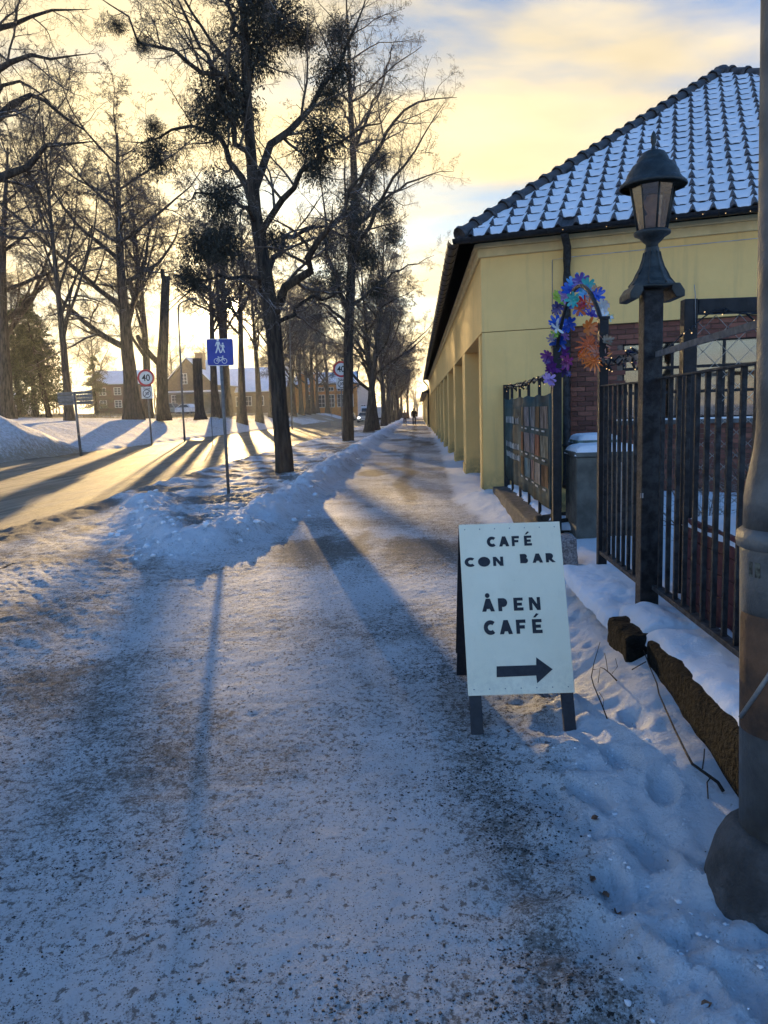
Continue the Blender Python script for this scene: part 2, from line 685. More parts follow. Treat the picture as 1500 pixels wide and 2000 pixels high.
# ------------------------------------------------------------------ terrain
XR, XL = -6.1, -13.4            # road edges
XS = np.array([-600, -120, -60, -30, -17.2, -14.4, -13.5, -13.3, -6.2, -5.9, 50])
ZS = np.array([6.0, 3.4, 2.7, 1.95, 1.5, 0.62, 0.34, 0.25, -0.04, 0.0, 0.0])
BANK = [(-5.0, 13.9), (-4.0, 10.9), (-2.95, 8.7), (-2.45, 10.0), (-2.25, 12.5), (-2.35, 20), (-2.45, 45), (-2.5, 140)]


def verge_mask(X, Y):
    """1 on the snow-covered strip between road and footpath"""
    edge = np.interp(X, [-6.3, -5.0, -4.0, -3.0, -2.4, -1.9], [14.6, 13.6, 10.6, 8.6, 8.9, 10.5])
    wob = 0.25 * (fbm(X * 2.3, Y * 2.3, 3, 5) - 0.5)
    m = sstep(Y - edge + wob, -0.3, 0.5)
    right = -1.95 + 0.45 * (fbm(X * 0 + 3.0, Y * 1.1, 3, 9) - 0.5)
    return m * sstep(right - X, -0.15, 0.25) * sstep(X - XR, -0.1, 0.1)


def height(X, Y, detail=1.0):
    z = np.interp(X, XS, ZS)
    park = sstep(-13.6 - X, 0, 1.0)
    z = z + park * (0.14 * (fbm(X * 0.22, Y * 0.22, 4, 21) - 0.5) + 0.05 * (fbm(X * 1.2, Y * 1.2, 3, 22) - 0.5))
    road = sstep(X - XL, -0.1, 0.1) * sstep(XR - X, -0.1, 0.1)
    # ruts and packed ridges along the road
    z = z + road * (0.02 * (fbm(X * 3.2, Y * 0.10, 3, 31) - 0.5) + 0.012 * (fbm(X * 14, Y * 0.7, 2, 33) - 0.5))
    z = z + 0.10 * np.exp(-((X - XL + 0.25) / 0.35) ** 2) * fbm(X * 2, Y * 1.3, 3, 35)
    vm = verge_mask(X, Y)
    lum = fbm(X * 3.1, Y * 3.1, 4, 41)
    z = z + vm * (0.07 + 0.13 * (lum - 0.45))
    d = seg_dist(X, Y, BANK)
    amp = np.interp(Y, [8, 10, 14, 40, 140], [0.14, 0.20, 0.22, 0.22, 0.2])
    ridge = np.exp(-(d / 0.42) ** 2)
    z = z + amp * ridge * (0.25 + 1.5 * (fbm(X * 2.4, Y * 1.6, 4, 43) - 0.12)) * (0.4 + 0.6 * vm)
    chunk = np.abs(fbm(X * 7.5, Y * 7.5, 3, 47) - 0.5) * 2
    z = z + np.maximum(vm, ridge) * 0.10 * chunk * np.exp(-((d / 1.3) ** 2))
    # driveway: frozen ruts running towards the road, with lumps of slush
    dr = (1 - vm) * sstep(-1.6 - X, -0.4, 1.4) * sstep(X - XR, -0.2, 0.6) * sstep(14.5 - Y, 0, 1.5)
    u = X * 0.80 + Y * 0.60
    w = -X * 0.60 + Y * 0.80
    z = z + dr * detail * (0.05 * (fbm(u * 3.4, w * 0.8, 4, 51) - 0.5) + 0.018 * (fbm(X * 6.5, Y * 6.5, 4, 53) - 0.5) + 0.034 * (0.5 - np.abs(fbm(u * 6.0, w * 2.0, 4, 57) - 0.5) * 2) + 0.012 * (0.5 - np.abs(fbm(X * 15, Y * 15, 3, 58) - 0.5) * 2))
    z = z + sstep(X - XR, -0.5, 0.0) * sstep(XR + 0.65 - X, 0, 0.5) * 0.10 * fbm(X * 5, Y * 4, 4, 55) * (Y < 400)
    # trodden footpath
    fp = (1 - vm) * sstep(X + 2.0, -0.6, 0.4) * sstep(1.1 - X, -0.2, 0.4)
    z = z + fp * detail * (0.022 * (fbm(X * 2.6, Y * 2.0, 3, 61) - 0.5) + 0.016 * (fbm(X * 13, Y * 11, 4, 63, 0.65) - 0.5))
    # snow heaped along the building and the fence
    edge = np.interp(Y, [-3, 1.0, 2.2, 3.4, 5, 7, 9, 12, 13.5, 18, 30, 140], [0.5, 0.42, 0.50, 0.60, 0.80, 0.95, 1.0, 0.75, 0.55, 0.65, 0.8, 0.9])
    edge = edge + 0.12 * (fbm(Y * 1.3, X * 0 + 2, 3, 71) - 0.5)
    t = X - edge
    top = np.interp(Y, [-3, 2.5, 4.2, 5.5, 6.5, 8.2, 9.0, 12.4, 13.2, 14.5, 20, 140], [0.05, 0.05, 0.29, 0.29, 0.15, 0.14, 0.22, 0.24, 0.24, 0.18, 0.12, 0.1])
    rs = sstep(t, 0.0, 0.62)
    z = z + rs * top * (0.85 + 0.35 * (fbm(X * 3.4, Y * 2.9, 4, 73) - 0.4))
    fk = np.exp(-((t - 0.1) / 0.3) ** 2)
    z = z + fk * 0.15 * (fbm(X * 6.2, Y * 6.2, 4, 75) - 0.40) * sstep(9.5 - Y, 0, 1)
    near = sstep(2.9 - Y, 0, 0.8) * sstep(X, 0.35, 0.75)
    z = z + near * (0.20 * (fbm(X * 4.6, Y * 4.6, 4, 77) - 0.38) + 0.09 * np.abs(fbm(X * 9, Y * 9, 3, 79) - 0.5))
    # old footprints in the soft snow
    for (fx, fy, fa) in ((0.78, 2.55, .3), (0.95, 2.95, -.2), (0.86, 3.25, .2), (0.72, 2.05, .5), (1.0, 3.55, .1), (0.66, 3.0, .4), (0.60, 2.35, -.1), (0.83, 1.85, .2)):
        ca, sa = math.cos(fa), math.sin(fa)
        q = np.hypot(((X - fx) * ca + (Y - fy) * sa) / 0.055, (-(X - fx) * sa + (Y - fy) * ca) / 0.12)
        z = z - 0.045 * np.exp(-q ** 4) + 0.012 * np.exp(-((q - 1.25) / 0.25) ** 2)
    yard = sstep(X, 1.35, 1.6)
    z = z + yard * (0.24 - np.clip(top, 0, 0.24)) * sstep(14 - Y, 0, 0.5)
    return z


def grit_map(X, Y):
    tracks = 0.62 * np.exp(-((X + 0.30 + 0.5 * (fbm(Y * 0.35, Y * 0 + 1, 3, 83) - 0.5)) / 0.26) ** 2) * sstep(Y, 8, 15) * (0.35 + 0.9 * fbm(X * 1.5, Y * 0.5, 3, 85))
    tracks = np.maximum(tracks, 0.55 * sstep(fbm(X * 0.9, Y * 0.35, 4, 89), 0.5, 0.72) * sstep(Y, 6, 9))
    patch = 0.34 * np.exp(-((X - np.interp(Y, [1.2, 2.0, 3.0, 4.2, 6], [0.40, 0.36, 0.24, 0.18, 0.3])) / 0.22) ** 2) * sstep(6.5 - Y, 0, 2.0)
    band = 0.35 * np.exp(-((X - 0.35) / 0.5) ** 2) * np.exp(-((Y - 10.5) / 2.0) ** 2)
    drv = 0.36 * sstep(-1.2 - X, 0, 2.0) * (0.45 + 1.1 * (fbm(X * 0.7, Y * 0.7, 3, 87) - 0.2))
    base = 0.30 + 0.7 * (fbm(X * 0.9, Y * 0.9, 3, 81) - 0.5)
    fresh = sstep(X - path_edge(X, Y), -0.05, 0.15)
    edge_road = 0.9 * np.exp(-((X - XR - 0.25) / 0.4) ** 2)
    g = np.maximum.reduce([base * 0.8, tracks, patch, band, drv, edge_road])
    vg = verge_mask(X, Y)
    bank = np.exp(-(seg_dist(X, Y, BANK) / 0.5) ** 2)
    g = g * (1 - vg) + vg * np.clip(0.42 * sstep(fbm(X * 1.1, Y * 1.1, 4, 121), 0.42, 0.62) + 0.15, 0, 1)
    return np.clip(g * (1 - fresh) * (1 - 0.8 * bank), 0, 1)


def path_edge(X, Y):
    e = np.interp(Y, [-3, 1.0, 2.2, 3.4, 5, 7, 9, 12, 13.5, 18, 30, 140], [0.5, 0.42, 0.50, 0.60, 0.80, 0.95, 1.0, 0.75, 0.55, 0.65, 0.8, 0.9])
    return e + 0.22 * (fbm(X * 2.2, Y * 2.2, 4, 71) - 0.5)


def fresh_map(V):
    X, Y = V[:, 0], V[:, 1]
    f = sstep(X - path_edge(X, Y), -0.04, 0.16)
    d = seg_dist(X, Y, BANK)
    b = np.exp(-(d / 0.55) ** 2) * 0.9 + 0.45 * verge_mask(X, Y) * sstep(fbm(X * 1.4, Y * 1.4, 3, 119), 0.4, 0.6)
    return np.clip(np.maximum(f, b), 0, 1)


def grid(xs, ys):
    X, Y = np.meshgrid(xs, ys)
    return X, Y


def split_ground(xs, ys, drop_edges=(0, 0), skip_x=None):
    """one height field, its faces shared out between the pieces of ground"""
    X, Y = grid(xs, ys)
    Z = height(X, Y)
    for k in range(drop_edges[0]):          # tucked under the finer sheet in front
        Z[k, :] -= 0.012 * (drop_edges[0] - k)
    nx, ny = len(xs), len(ys)
    V = np.stack([X.ravel(), Y.ravel(), Z.ravel()], 1)
    idx = np.arange(nx * ny).reshape(ny, nx)
    F = np.stack([idx[:-1, :-1], idx[:-1, 1:], idx[1:, 1:], idx[1:, :-1]], -1).reshape(-1, 4)
    cx = V[F, 0].mean(1)
    cy = V[F, 1].mean(1)
    vm = verge_mask(cx, cy) > 0.5
    side = np.interp(cy, [-3, 1.0, 2.2, 3.4, 5, 7, 9, 12, 13.5, 18, 30, 140], [0.55, 0.50, 0.58, 0.70, 0.90, 1.05, 1.1, 0.85, 0.65, 0.75, 0.9, 1.0]) + 0.1 * (fbm(cx * 3, cy * 3, 3, 91) - 0.5)
    cls = np.full(len(F), 'footpath', dtype=object)
    cls[(cx < -2.2 + 0.5 * (fbm(cx * 1.1, cy * 1.1, 3, 93) - 0.5)) & ~vm] = 'driveway'
    cls[vm] = 'verge'
    cls[cx < XR] = 'road'
    cls[cx > side] = 'snow_slope'
    G = grit_map(V[:, 0], V[:, 1])
    if skip_x is not None:
        keep = ~((cx > skip_x) & (cy > 13.2))
        F, cls = F[keep], cls[keep]
    return V, F, cls, G


PIECES = {}


def add_piece(V, F, cls, G):
    for c in set(cls):
        f = F[cls == c]
        used, inv = np.unique(f.ravel(), return_inverse=True)
        PIECES.setdefault(c, []).append((V[used], inv.reshape(-1, 4), G[used]))


add_piece(*split_ground(np.arange(-4.6, 2.61, 0.020), np.concatenate([np.arange(-0.6, 1.1, 0.1), np.arange(1.1, 8.51, 0.023)])))
add_piece(*split_ground(np.arange(-13.4, -4.599, 0.06), np.concatenate([np.arange(-3, 6, 0.3), np.arange(6, 8.51, 0.05)])))
add_piece(*split_ground(np.concatenate([np.arange(-13.4, -6.2, 0.09), np.arange(-6.2, 1.81, 0.045)]), np.arange(8.185, 30.1, 0.075), (4, 0), 1.6))
add_piece(*split_ground(np.arange(-13.4, 1.81, 0.16), np.arange(28.7, 175.1, 0.45), (3, 0), 1.6))
gm = {'footpath': PACKED, 'driveway': PACKED, 'verge': PACKED, 'road': ROAD, 'snow_slope': PACKED}
for c, lst in PIECES.items():
    off = 0
    Vs, Fs, Gs = [], [], []
    for v, f, g in lst:
        Vs.append(v)
        Fs.append(f + off)
        Gs.append(g)
        off += len(v)
    o = obj_np(c, np.concatenate(Vs), np.concatenate(Fs), gm[c], None, True, {'grit': np.concatenate(Gs), 'fresh': fresh_map(np.concatenate(Vs))})
    tag(o, kind='structure')

# park
xs = np.concatenate([np.arange(-260, -60, 6.0), np.arange(-60, -30, 0.8), np.arange(-30, -13.399, 0.2)])
xs[-1] = -13.4
ys = np.concatenate([np.arange(-20, 15, 1.0), np.arange(15, 75, 0.25), np.arange(75, 400, 3.0)])
X, Y = grid(xs, ys)
Z = height(X, Y)
# ploughed heap on the far side of the road
HEAP = (-15.3, 27.2)
dd = np.hypot((X - HEAP[0]) / 2.6, (Y - HEAP[1]) / 4.2)
Z = Z + np.clip(0.95 * (1 - dd), 0, None) ** 0.8 * (0.75 + 0.5 * fbm(X * 1.6, Y * 1.6, 4, 95)) * sstep(XL - 0.1 - X, 0, 0.6)
Gp = 0.95 * sstep(fbm(X * 0.15, Y * 0.15, 3, 97), 0.42, 0.6) * sstep(Y, 52, 62) + 0.25
Gp = np.maximum(Gp, 0.55 * (dd < 1.05) * sstep(X, -14.6, -13.4))
idx = np.arange(X.size).reshape(X.shape)
F = np.stack([idx[:-1, :-1], idx[:-1, 1:], idx[1:, 1:], idx[1:, :-1]], -1).reshape(-1, 4)
o = obj_np('park_lawn', np.stack([X.ravel(), Y.ravel(), Z.ravel()], 1), F, PARK, None, True, {'grit': Gp.ravel()})
tag(o, kind='structure')
# courtyard right of the fence and the wide ground under everything
X, Y = grid(np.arange(2.6, 30, 0.2), np.arange(-3, 16, 0.2))
Z = height(X, Y)
idx = np.arange(X.size).reshape(X.shape)
F = np.stack([idx[:-1, :-1], idx[:-1, 1:], idx[1:, 1:], idx[1:, :-1]], -1).reshape(-1, 4)
tag(obj_np('courtyard', np.stack([X.ravel(), Y.ravel(), Z.ravel()], 1), F, SNOW, None, True), kind='structure')
m = MB()
m.add([(-1000, -400, -0.35), (1000, -400, -0.35), (1000, 1400, -0.35), (-1000, 1400, -0.35)], [(0, 1, 2, 3)])
tag(m.build('ground', SNOW), kind='structure')


def zat(x, y):
    return float(height(np.array([float(x)]), np.array([float(y)]))[0])


# loose grit strewn on the footpath and the driveway
def gravel(name, n, ymin, ymax, smin, smax, xlo, xhi, label, power=1.0):
    x = RNG.uniform(xlo, xhi, n * 8)
    u = RNG.random(n * 8)
    y = ymin * (ymax / ymin) ** (u ** power)
    g = grit_map(x, y) + 0.75 * np.exp(-((x - np.interp(y, [1.2, 2.0, 3.0, 4.2, 6], [0.40, 0.36, 0.24, 0.18, 0.3])) / 0.2) ** 2) * sstep(6.5 - y, 0, 2.0)
    cl = fbm(x * 2.6, y * 2.6, 3, 101)
    p = (0.22 + 1.6 * g ** 2) * sstep(cl, 0.34, 0.70)
    p = p * (verge_mask(x, y) < 0.5) * (1 - 0.97 * sstep(x - path_edge(x, y), -0.1, 0.12))
    k = np.nonzero(RNG.random(n * 8) < p)[0][:n]
    x, y = x[k], y[k]
    s = smin + (smax - smin) * RNG.random(len(k)) ** 3
    z = height(x, y) - s * 0.10
    cube = np.array([(-1, -1, -1), (1, -1, -1), (1, 1, -1), (-1, 1, -1), (-1, -1, 1), (1, -1, 1), (1, 1, 1), (-1, 1, 1)], float) * 0.6
    fq = np.array([(4, 5, 6, 7), (0, 1, 5, 4), (1, 2, 6, 5), (2, 3, 7, 6), (3, 0, 4, 7)])
    V = cube[None] * RNG.uniform(0.5, 1.15, (len(k), 8, 3))
    a = RNG.uniform(0, 6.28, len(k))
    ca, sa = np.cos(a)[:, None], np.sin(a)[:, None]
    vx = V[:, :, 0] * ca - V[:, :, 1] * sa
    vy = V[:, :, 0] * sa + V[:, :, 1] * ca
    V = np.stack([vx, vy, V[:, :, 2] * 0.6], -1) * s[:, None, None] + np.stack([x, y, z], -1)[:, None]
    F = fq[None] + (np.arange(len(k)) * 8)[:, None, None]
    o = obj_np(name, V.reshape(-1, 3), F.reshape(-1, 4), mat('grit_stone', (0.06, 0.055, 0.05), 0.85, 0, 0.4, 40))
    tag(o, label, 'gravel', kind='stuff')


gravel('gravel', 27000, 1.2, 14, 0.0025, 0.009, -3.2, 1.0, 'dark grit strewn over the packed snow of the footpath')

# clods of ploughed snow along the verge and the heap by the fence
def clods(name, pts, label):
    V, F, off = [], [], 0
    import bmesh
    bm = bmesh.new()
    bmesh.ops.create_icosphere(bm, subdivisions=2, radius=1.0)
    iv = np.array([v.co[:] for v in bm.verts])
    bm.verts.index_update()
    fi = np.array([[v.index for v in f.verts] for f in bm.faces])
    bm.free()
    for (x, y, s) in pts:
        q = iv * (1 + 0.75 * (RNG.random((len(iv), 1)) - 0.5)) * np.array([s * RNG.uniform(.8, 1.4), s * RNG.uniform(.8, 1.4), s * RNG.uniform(.5, .9)])
        V.append(q + np.array([x, y, zat(x, y) + s * 0.12]))
        F.append(fi + off)
        off += len(iv)
    o = obj_np(name, np.concatenate(V), np.concatenate(F), SNOW_CAP, None, True)
    tag(o, label, 'snow', kind='stuff')


cl = []
for i in range(230):
    t = RNG.random()
    j = min(int(t * 6), 5)
    j = int(RNG.choice([0, 1, 2, 3, 4, 5], p=[.2, .24, .1, .14, .2, .12]))
    (x0, y0), (x1, y1) = BANK[j], BANK[j + 1]
    a = RNG.random() ** (1.6 if j == 5 else 1.0)
    cl.append((x0 + (x1 - x0) * a + RNG.normal(0, .30), y0 + (y1 - y0) * a + RNG.normal(0, .3), 0.01 + 0.045 * RNG.random() ** 3))
clods('snow_clods', cl, 'ploughed lumps of snow along the bank beside the footpath')
cl = [(RNG.uniform(0.5, 1.0), RNG.uniform(1.5, 3.4), 0.003 + 0.006 * RNG.random() ** 3) for _ in range(130)]
clods('snow_crumbs', cl, 'crumbled snow at the foot of the steel lamp post')
# ------------------------------------------------------------------ trees
def unit(v):
    return v / np.maximum(np.linalg.norm(v, axis=-1, keepdims=True), 1e-9)


def tubes(P, R, sides):
    """P (N,K,3), R (N,K) -> verts, quads"""
    N, K, _ = P.shape
    T = np.empty_like(P)
    T[:, 1:-1] = P[:, 2:] - P[:, :-2]
    T[:, 0] = P[:, 1] - P[:, 0]
    T[:, -1] = P[:, -1] - P[:, -2]
    T = unit(T)
    mean = unit(T.mean(1))
    ref = np.where(np.abs(mean[:, 2:3]) < 0.8, np.array([[0.0, 0.0, 1.0]]), np.array([[1.0, 0.0, 0.0]]))
    U = unit(np.cross(T, ref[:, None, :]))
    W = np.cross(T, U)
    a = np.arange(sides) * 2 * np.pi / sides
    V = P[:, :, None] + R[:, :, None, None] * (np.cos(a)[None, None, :, None] * U[:, :, None] + np.sin(a)[None, None, :, None] * W[:, :, None])
    b = (np.arange(N) * K * sides)[:, None, None]
    i = (np.arange(K - 1) * sides)[None, :, None]
    k = np.arange(sides)[None, None, :]
    k2 = (k + 1) % sides
    F = np.stack([b + i + k, b + i + k2, b + i + sides + k2, b + i + sides + k], -1).reshape(-1, 4)
    return V.reshape(-1, 3), F


def grow(P, R, n, t0, ang, lf, K, wob, trop, rf, rng, tmax=0.98, rmin=0.003, lmin=0.0, lmax=99):
    N, Kp, _ = P.shape
    L = np.linalg.norm(np.diff(P, axis=1), axis=2).sum(1)
    pi = np.repeat(np.arange(N), n)
    M = len(pi)
    t = t0 + (tmax - t0) * (np.tile((np.arange(n) + 0.5) / n, N) + rng.uniform(-0.5, 0.5, M) / n)
    u = np.clip(t, 0, 0.999) * (Kp - 1)
    i0 = u.astype(int)
    fr = (u - i0)[:, None]
    p = P[pi, i0] * (1 - fr) + P[pi, i0 + 1] * fr
    r = R[pi, i0] * (1 - fr[:, 0]) + R[pi, i0 + 1] * fr[:, 0]
    T = unit(P[pi, i0 + 1] - P[pi, i0])
    rv = rng.normal(size=(M, 3))
    perp = unit(rv - (rv * T).sum(1, keepdims=True) * T)
    a = np.radians(rng.uniform(ang[0], ang[1], M))[:, None]
    d = unit(np.cos(a) * T + np.sin(a) * perp)
    ln = np.clip(L[pi] * lf * (1.1 - 0.6 * t) * rng.uniform(0.65, 1.3, M), lmin, lmax)
    Q = np.empty((M, K, 3))
    Q[:, 0] = p
    step = (ln / (K - 1))[:, None]
    for k in range(1, K):
        d = unit(d + wob * rng.normal(size=(M, 3)) + np.array([0, 0, trop])[None])
        Q[:, k] = Q[:, k - 1] + d * step
    r0 = np.maximum(r * rf, rmin)
    RR = np.maximum(r0[:, None] * (1 - 0.82 * np.linspace(0, 1, K))[None], rmin * 0.7)
    return Q, RR


def resample(pts, K):
    pts = np.array(pts, float)
    s = np.concatenate([[0], np.cumsum(np.linalg.norm(np.diff(pts[:, :3], axis=0), axis=1))])
    # Catmull-Rom-like smoothing through dense linear + box filter
    q = np.linspace(0, s[-1], K)
    return np.stack([np.interp(q, s, pts[:, j]) for j in range(pts.shape[1])], 1)


def join(parts):
    V, F, off = [], [], 0
    for v, f in parts:
        V.append(v)
        F.append(f + off)
        off += len(v)
    return np.concatenate(V), np.concatenate(F)


def flare(R, n=3, amt=0.5):
    R = R.copy()
    for i in range(n):
        R[i] *= 1 + amt * (1 - i / n) ** 2
    return R


def tree_meshes(trunk, limbs, rng, levels, limb_auto=0, auto_t0=0.3, spread=(40, 75), limb_len=0.45, sides=12, trop=0.03, limb_trop=0.05, twig_r=0.004, auto_rf=0.5, fl=0.5):
    """trunk: (K,4) xyz r; limbs: list of (K,4). Returns trunk mesh arrays, crown mesh arrays"""
    tk = resample(trunk, 26)
    tk[:, 0] += 0.02 * np.sin(np.arange(26) * 1.7) * tk[:, 3] * 3
    tr = flare(tk[:, 3], 4, fl)
    wood = [tubes(tk[None, :, :3], tr[None], sides)]
    K1 = 12
    LP, LR = [], []
    for l in limbs:
        q = resample(l, K1)
        jit = rng.normal(size=(K1, 3)) * 0.08
        jit[0] = 0
        LP.append(q[:, :3] + jit)
        LR.append(q[:, 3])
    P1 = np.array(LP) if LP else np.zeros((0, K1, 3))
    R1 = np.array(LR) if LR else np.zeros((0, K1))
    if limb_auto:
        Qa, Ra = grow(tk[None, :, :3], tk[None, :, 3], limb_auto, auto_t0, spread, limb_len, K1, 0.10, limb_trop, auto_rf, rng, tmax=0.97, rmin=0.02)
        P1 = np.concatenate([P1, Qa])
        R1 = np.concatenate([R1, Ra])
    # the trunk's top carries on branching like a limb
    ti = resample(tk[14:], K1)
    wood.append(tubes(P1, R1, 7))
    P = np.concatenate([P1, ti[None, :, :3]])
    R = np.concatenate([R1, ti[None, :, 3]])
    tw = []
    for (n, t0, ang, lf, K, wob, tp, rf, sd, lmax) in levels:
        P, R = grow(P, R, n, t0, ang, lf, K, wob, tp, rf, rng, rmin=twig_r, lmax=lmax)
        tw.append(tubes(P, R, sd))
    return join(wood), join(tw)


HERO = [(10, 0.12, (35, 75), 0.42, 7, 0.16, 0.02, 0.5, 5, 3.4),
        (8, 0.12, (30, 70), 0.42, 5, 0.20, -0.02, 0.5, 4, 1.7),
        (7, 0.12, (30, 75), 0.46, 3, 0.26, -0.08, 0.55, 3, 0.85),
        (3, 0.2, (30, 80), 0.55, 2, 0.3, -0.12, 0.7, 3, 0.4)]
MIDT = [(9, 0.12, (35, 75), 0.45, 6, 0.16, 0.03, 0.5, 4, 3.6),
        (8, 0.1, (30, 70), 0.45, 4, 0.22, 0.0, 0.5, 3, 1.9),
        (7, 0.1, (30, 75), 0.5, 3, 0.28, -0.05, 0.6, 3, 1.0),
        (2, 0.15, (30, 75), 0.65, 2, 0.28, -0.1, 0.7, 3, 0.5)]


def tree_thing(name, base, wood, crown, label, group=None, bark=BARK, twig=TWIG):
    t = thing(name, base, label, 'tree', group)
    b = np.array(base)
    o1 = bpy.data.objects.new('trunk', mesh_np('trunk', wood[0] - b, wood[1], bark, True))
    o2 = bpy.data.objects.new('crown', mesh_np('crown', crown[0] - b, crown[1], twig, True))
    for o in (o1, o2):
        COL.objects.link(o)
        o.parent = t
    return t


def px_line(pts, Y, rpx):
    """polyline given by picture points on planes at their own distances"""
    out = []
    for i, p in enumerate(pts):
        y = Y + (p[2] if len(p) > 2 else 0.0)
        q = at(p[0], p[1], y)
        out.append((*q, rpx[i] * y / FPX / 2))
    return out


def taper(n, a, b):
    return list(np.linspace(a, b, n))


# --- first verge tree, with mistletoe
rng = np.random.default_rng(3)
Y1 = 20.0
tr1 = px_line([(557, 940), (549, 820), (540, 720), (532, 620), (515, 520), (497, 400), (489, 290), (481, 150), (474, 0), (470, -160), (474, -330), (470, -460)], Y1, [34, 31, 30, 31, 27, 23, 20, 16, 12, 9, 6, 3])
lim1 = [px_line(p, Y1, taper(len(p), a, b)) for p, a, b in [
    ([(537, 610), (575, 545, -.4), (615, 480, -.8), (650, 430, -1.2), (700, 360, -1.4), (760, 300, -1.4)], 20, 1.2),
    ([(512, 480), (545, 400, -.6), (590, 340, -1), (640, 300, -1.2), (700, 250, -1.5), (770, 200, -1.6)], 15, 1.2),
    ([(497, 370), (530, 300, .5), (580, 235, 1), (630, 175, 1.4), (668, 110, 1.8), (700, 40, 2), (725, -40, 2)], 17, 1.2),
    ([(492, 330), (463, 270, -.4), (425, 170, -.8), (385, 85, -1.2), (345, 0, -1.5), (310, -70, -1.6)], 14, 1.2),
    ([(495, 400), (462, 330, .8), (440, 265, 1.2), (405, 256, 1.5), (345, 256, 2), (290, 272, 2.2), (235, 290, 2.4)], 14, 1.2),
    ([(486, 210), (430, 155, -1), (370, 125, -1.5), (300, 85, -2), (240, 35, -2.3), (190, -10, -2.4)], 12, 1.2),
    ([(483, 180), (510, 110, 1), (545, 40, 1.6), (580, -40, 2)], 13, 1.2),
    ([(480, 120), (450, 40, 1), (425, -40, 1.5), (395, -130, 1.8)], 11, 1.2),
    ([(525, 570), (480, 540, -1), (430, 530, -2), (380, 560, -3), (330, 600, -3.4)], 11, 1.2),
    ([(520, 540), (560, 470, 1.4), (600, 440, 2.4), (650, 450, 3.2), (700, 480, 4)], 12, 1.2),
    ([(540, 630), (600, 590, 1), (660, 575, 1.6), (720, 590, 2)], 9, 1.2),
    ([(500, 430), (455, 400, -1.6), (400, 380, -2.8), (345, 395, -3.6)], 10, 1.2),
    ([(475, 40), (510, -60, -1), (550, -150, -1.5)], 9, 1.2),
    ([(472, -120), (440, -210, -1), (410, -290, -1.4)], 7, 1.2),
]]
w1, c1 = tree_meshes(tr1, lim1, rng, HERO, limb_auto=5, auto_t0=0.5, limb_len=0.26, sides=16, fl=0.15)
T1 = tree_thing('verge_tree', np.array(tr1[0][:3]), w1, c1, 'tall bare tree hung with dark mistletoe balls, nearest on the verge')

# --- second verge tree
rng = np.random.default_rng(5)
Y2 = 40.5
tr2 = px_line([(680, 872), (680, 780), (680, 690), (683, 600), (688, 500), (692, 400), (690, 300), (684, 200), (682, 110), (678, 40), (676, -10)], Y2, [20, 19, 19, 18, 16, 14, 12, 9, 6.5, 4, 2])
lim2 = [px_line(p, Y2, taper(len(p), a, b)) for p, a, b in [
    ([(684, 620), (660, 560, -.6), (640, 480, -1), (632, 400, -1.4), (628, 320, -1.6)], 12, 0.7),
    ([(688, 520), (720, 440, -1), (752, 380, -2), (790, 320, -2.8), (835, 250, -3.4), (870, 200, -3.8)], 10, 0.7),
    ([(690, 450), (735, 400, 1), (775, 370, 2), (825, 345, 3), (880, 330, 3.6)], 9, 0.7),
    ([(691, 380), (730, 300, -1), (765, 240, -1.8), (800, 205, -2.4), (850, 190, -3), (890, 195, -3.4)], 9, 0.7),
    ([(688, 300), (720, 225, 1), (748, 160, 1.6), (768, 110, 2), (775, 70, 2.2)], 7, 0.7),
    ([(686, 250), (660, 190, 1), (640, 130, 1.6)], 6, 0.7),
    ([(684, 600), (730, 560, 1), (790, 520, 2), (850, 500, 2.6)], 7, 0.7),
    ([(682, 640), (640, 600, 1), (600, 585, 2), (560, 590, 3)], 7, 0.7),
]]
w2, c2 = tree_meshes(tr2, lim2, rng, HERO, limb_auto=6, auto_t0=0.4, limb_len=0.24, sides=12, fl=0.2)
T2 = tree_thing('verge_tree', np.array(tr2[0][:3]), w2, c2, 'slender bare tree on the verge, partly hiding a round speed limit sign')


# --- mistletoe
def mistle_mesh(seed, n=3000):
    g = np.random.default_rng(seed)
    d = unit(g.normal(size=(n, 3)))
    rr = g.random(n) ** 0.42
    lob = 0.72 + 0.28 * np.sin(d[:, 0] * 5 + seed) * np.sin(d[:, 1] * 4.3 + 1) + 0.12 * np.sin(d[:, 2] * 9)
    p = d * (rr * lob)[:, None]
    p[:, 2] -= 0.25 * np.abs(p[:, 0])
    ax = unit(d * 0.6 + g.normal(size=(n, 3)) * 0.6 + np.array([0, 0, -0.9]))
    sd = unit(np.cross(ax, g.normal(size=(n, 3))))
    l = g.uniform(0.05, 0.12, n)[:, None]
    w = g.uniform(0.009, 0.021, n)[:, None]
    V = np.stack([p - ax * l * 0.5, p + sd * w, p + ax * l * 0.6, p - sd * w], 1)
    F = np.arange(n * 4).reshape(n, 4)
    # forking stems that carry the leaves
    d0 = unit(g.normal(size=(26, 3)))
    P = d0[:, None] * np.linspace(0.02, 0.62, 5)[None, :, None] + 0.03 * g.normal(size=(26, 5, 3))
    R = np.repeat(np.linspace(0.014, 0.007, 5)[None], 26, 0)
    st = [tubes(P, R, 3)]
    P, R = grow(P, R, 5, .25, (20, 50), .7, 4, .2, -0.1, .8, g, rmin=.006)
    st.append(tubes(P, R, 3))
    V2, F2 = join([(V.reshape(-1, 3), F)] + st)
    return mesh_np('mistletoe', V2, F2, MISTLE)


MM = [mistle_mesh(s) for s in (1, 2, 3)]


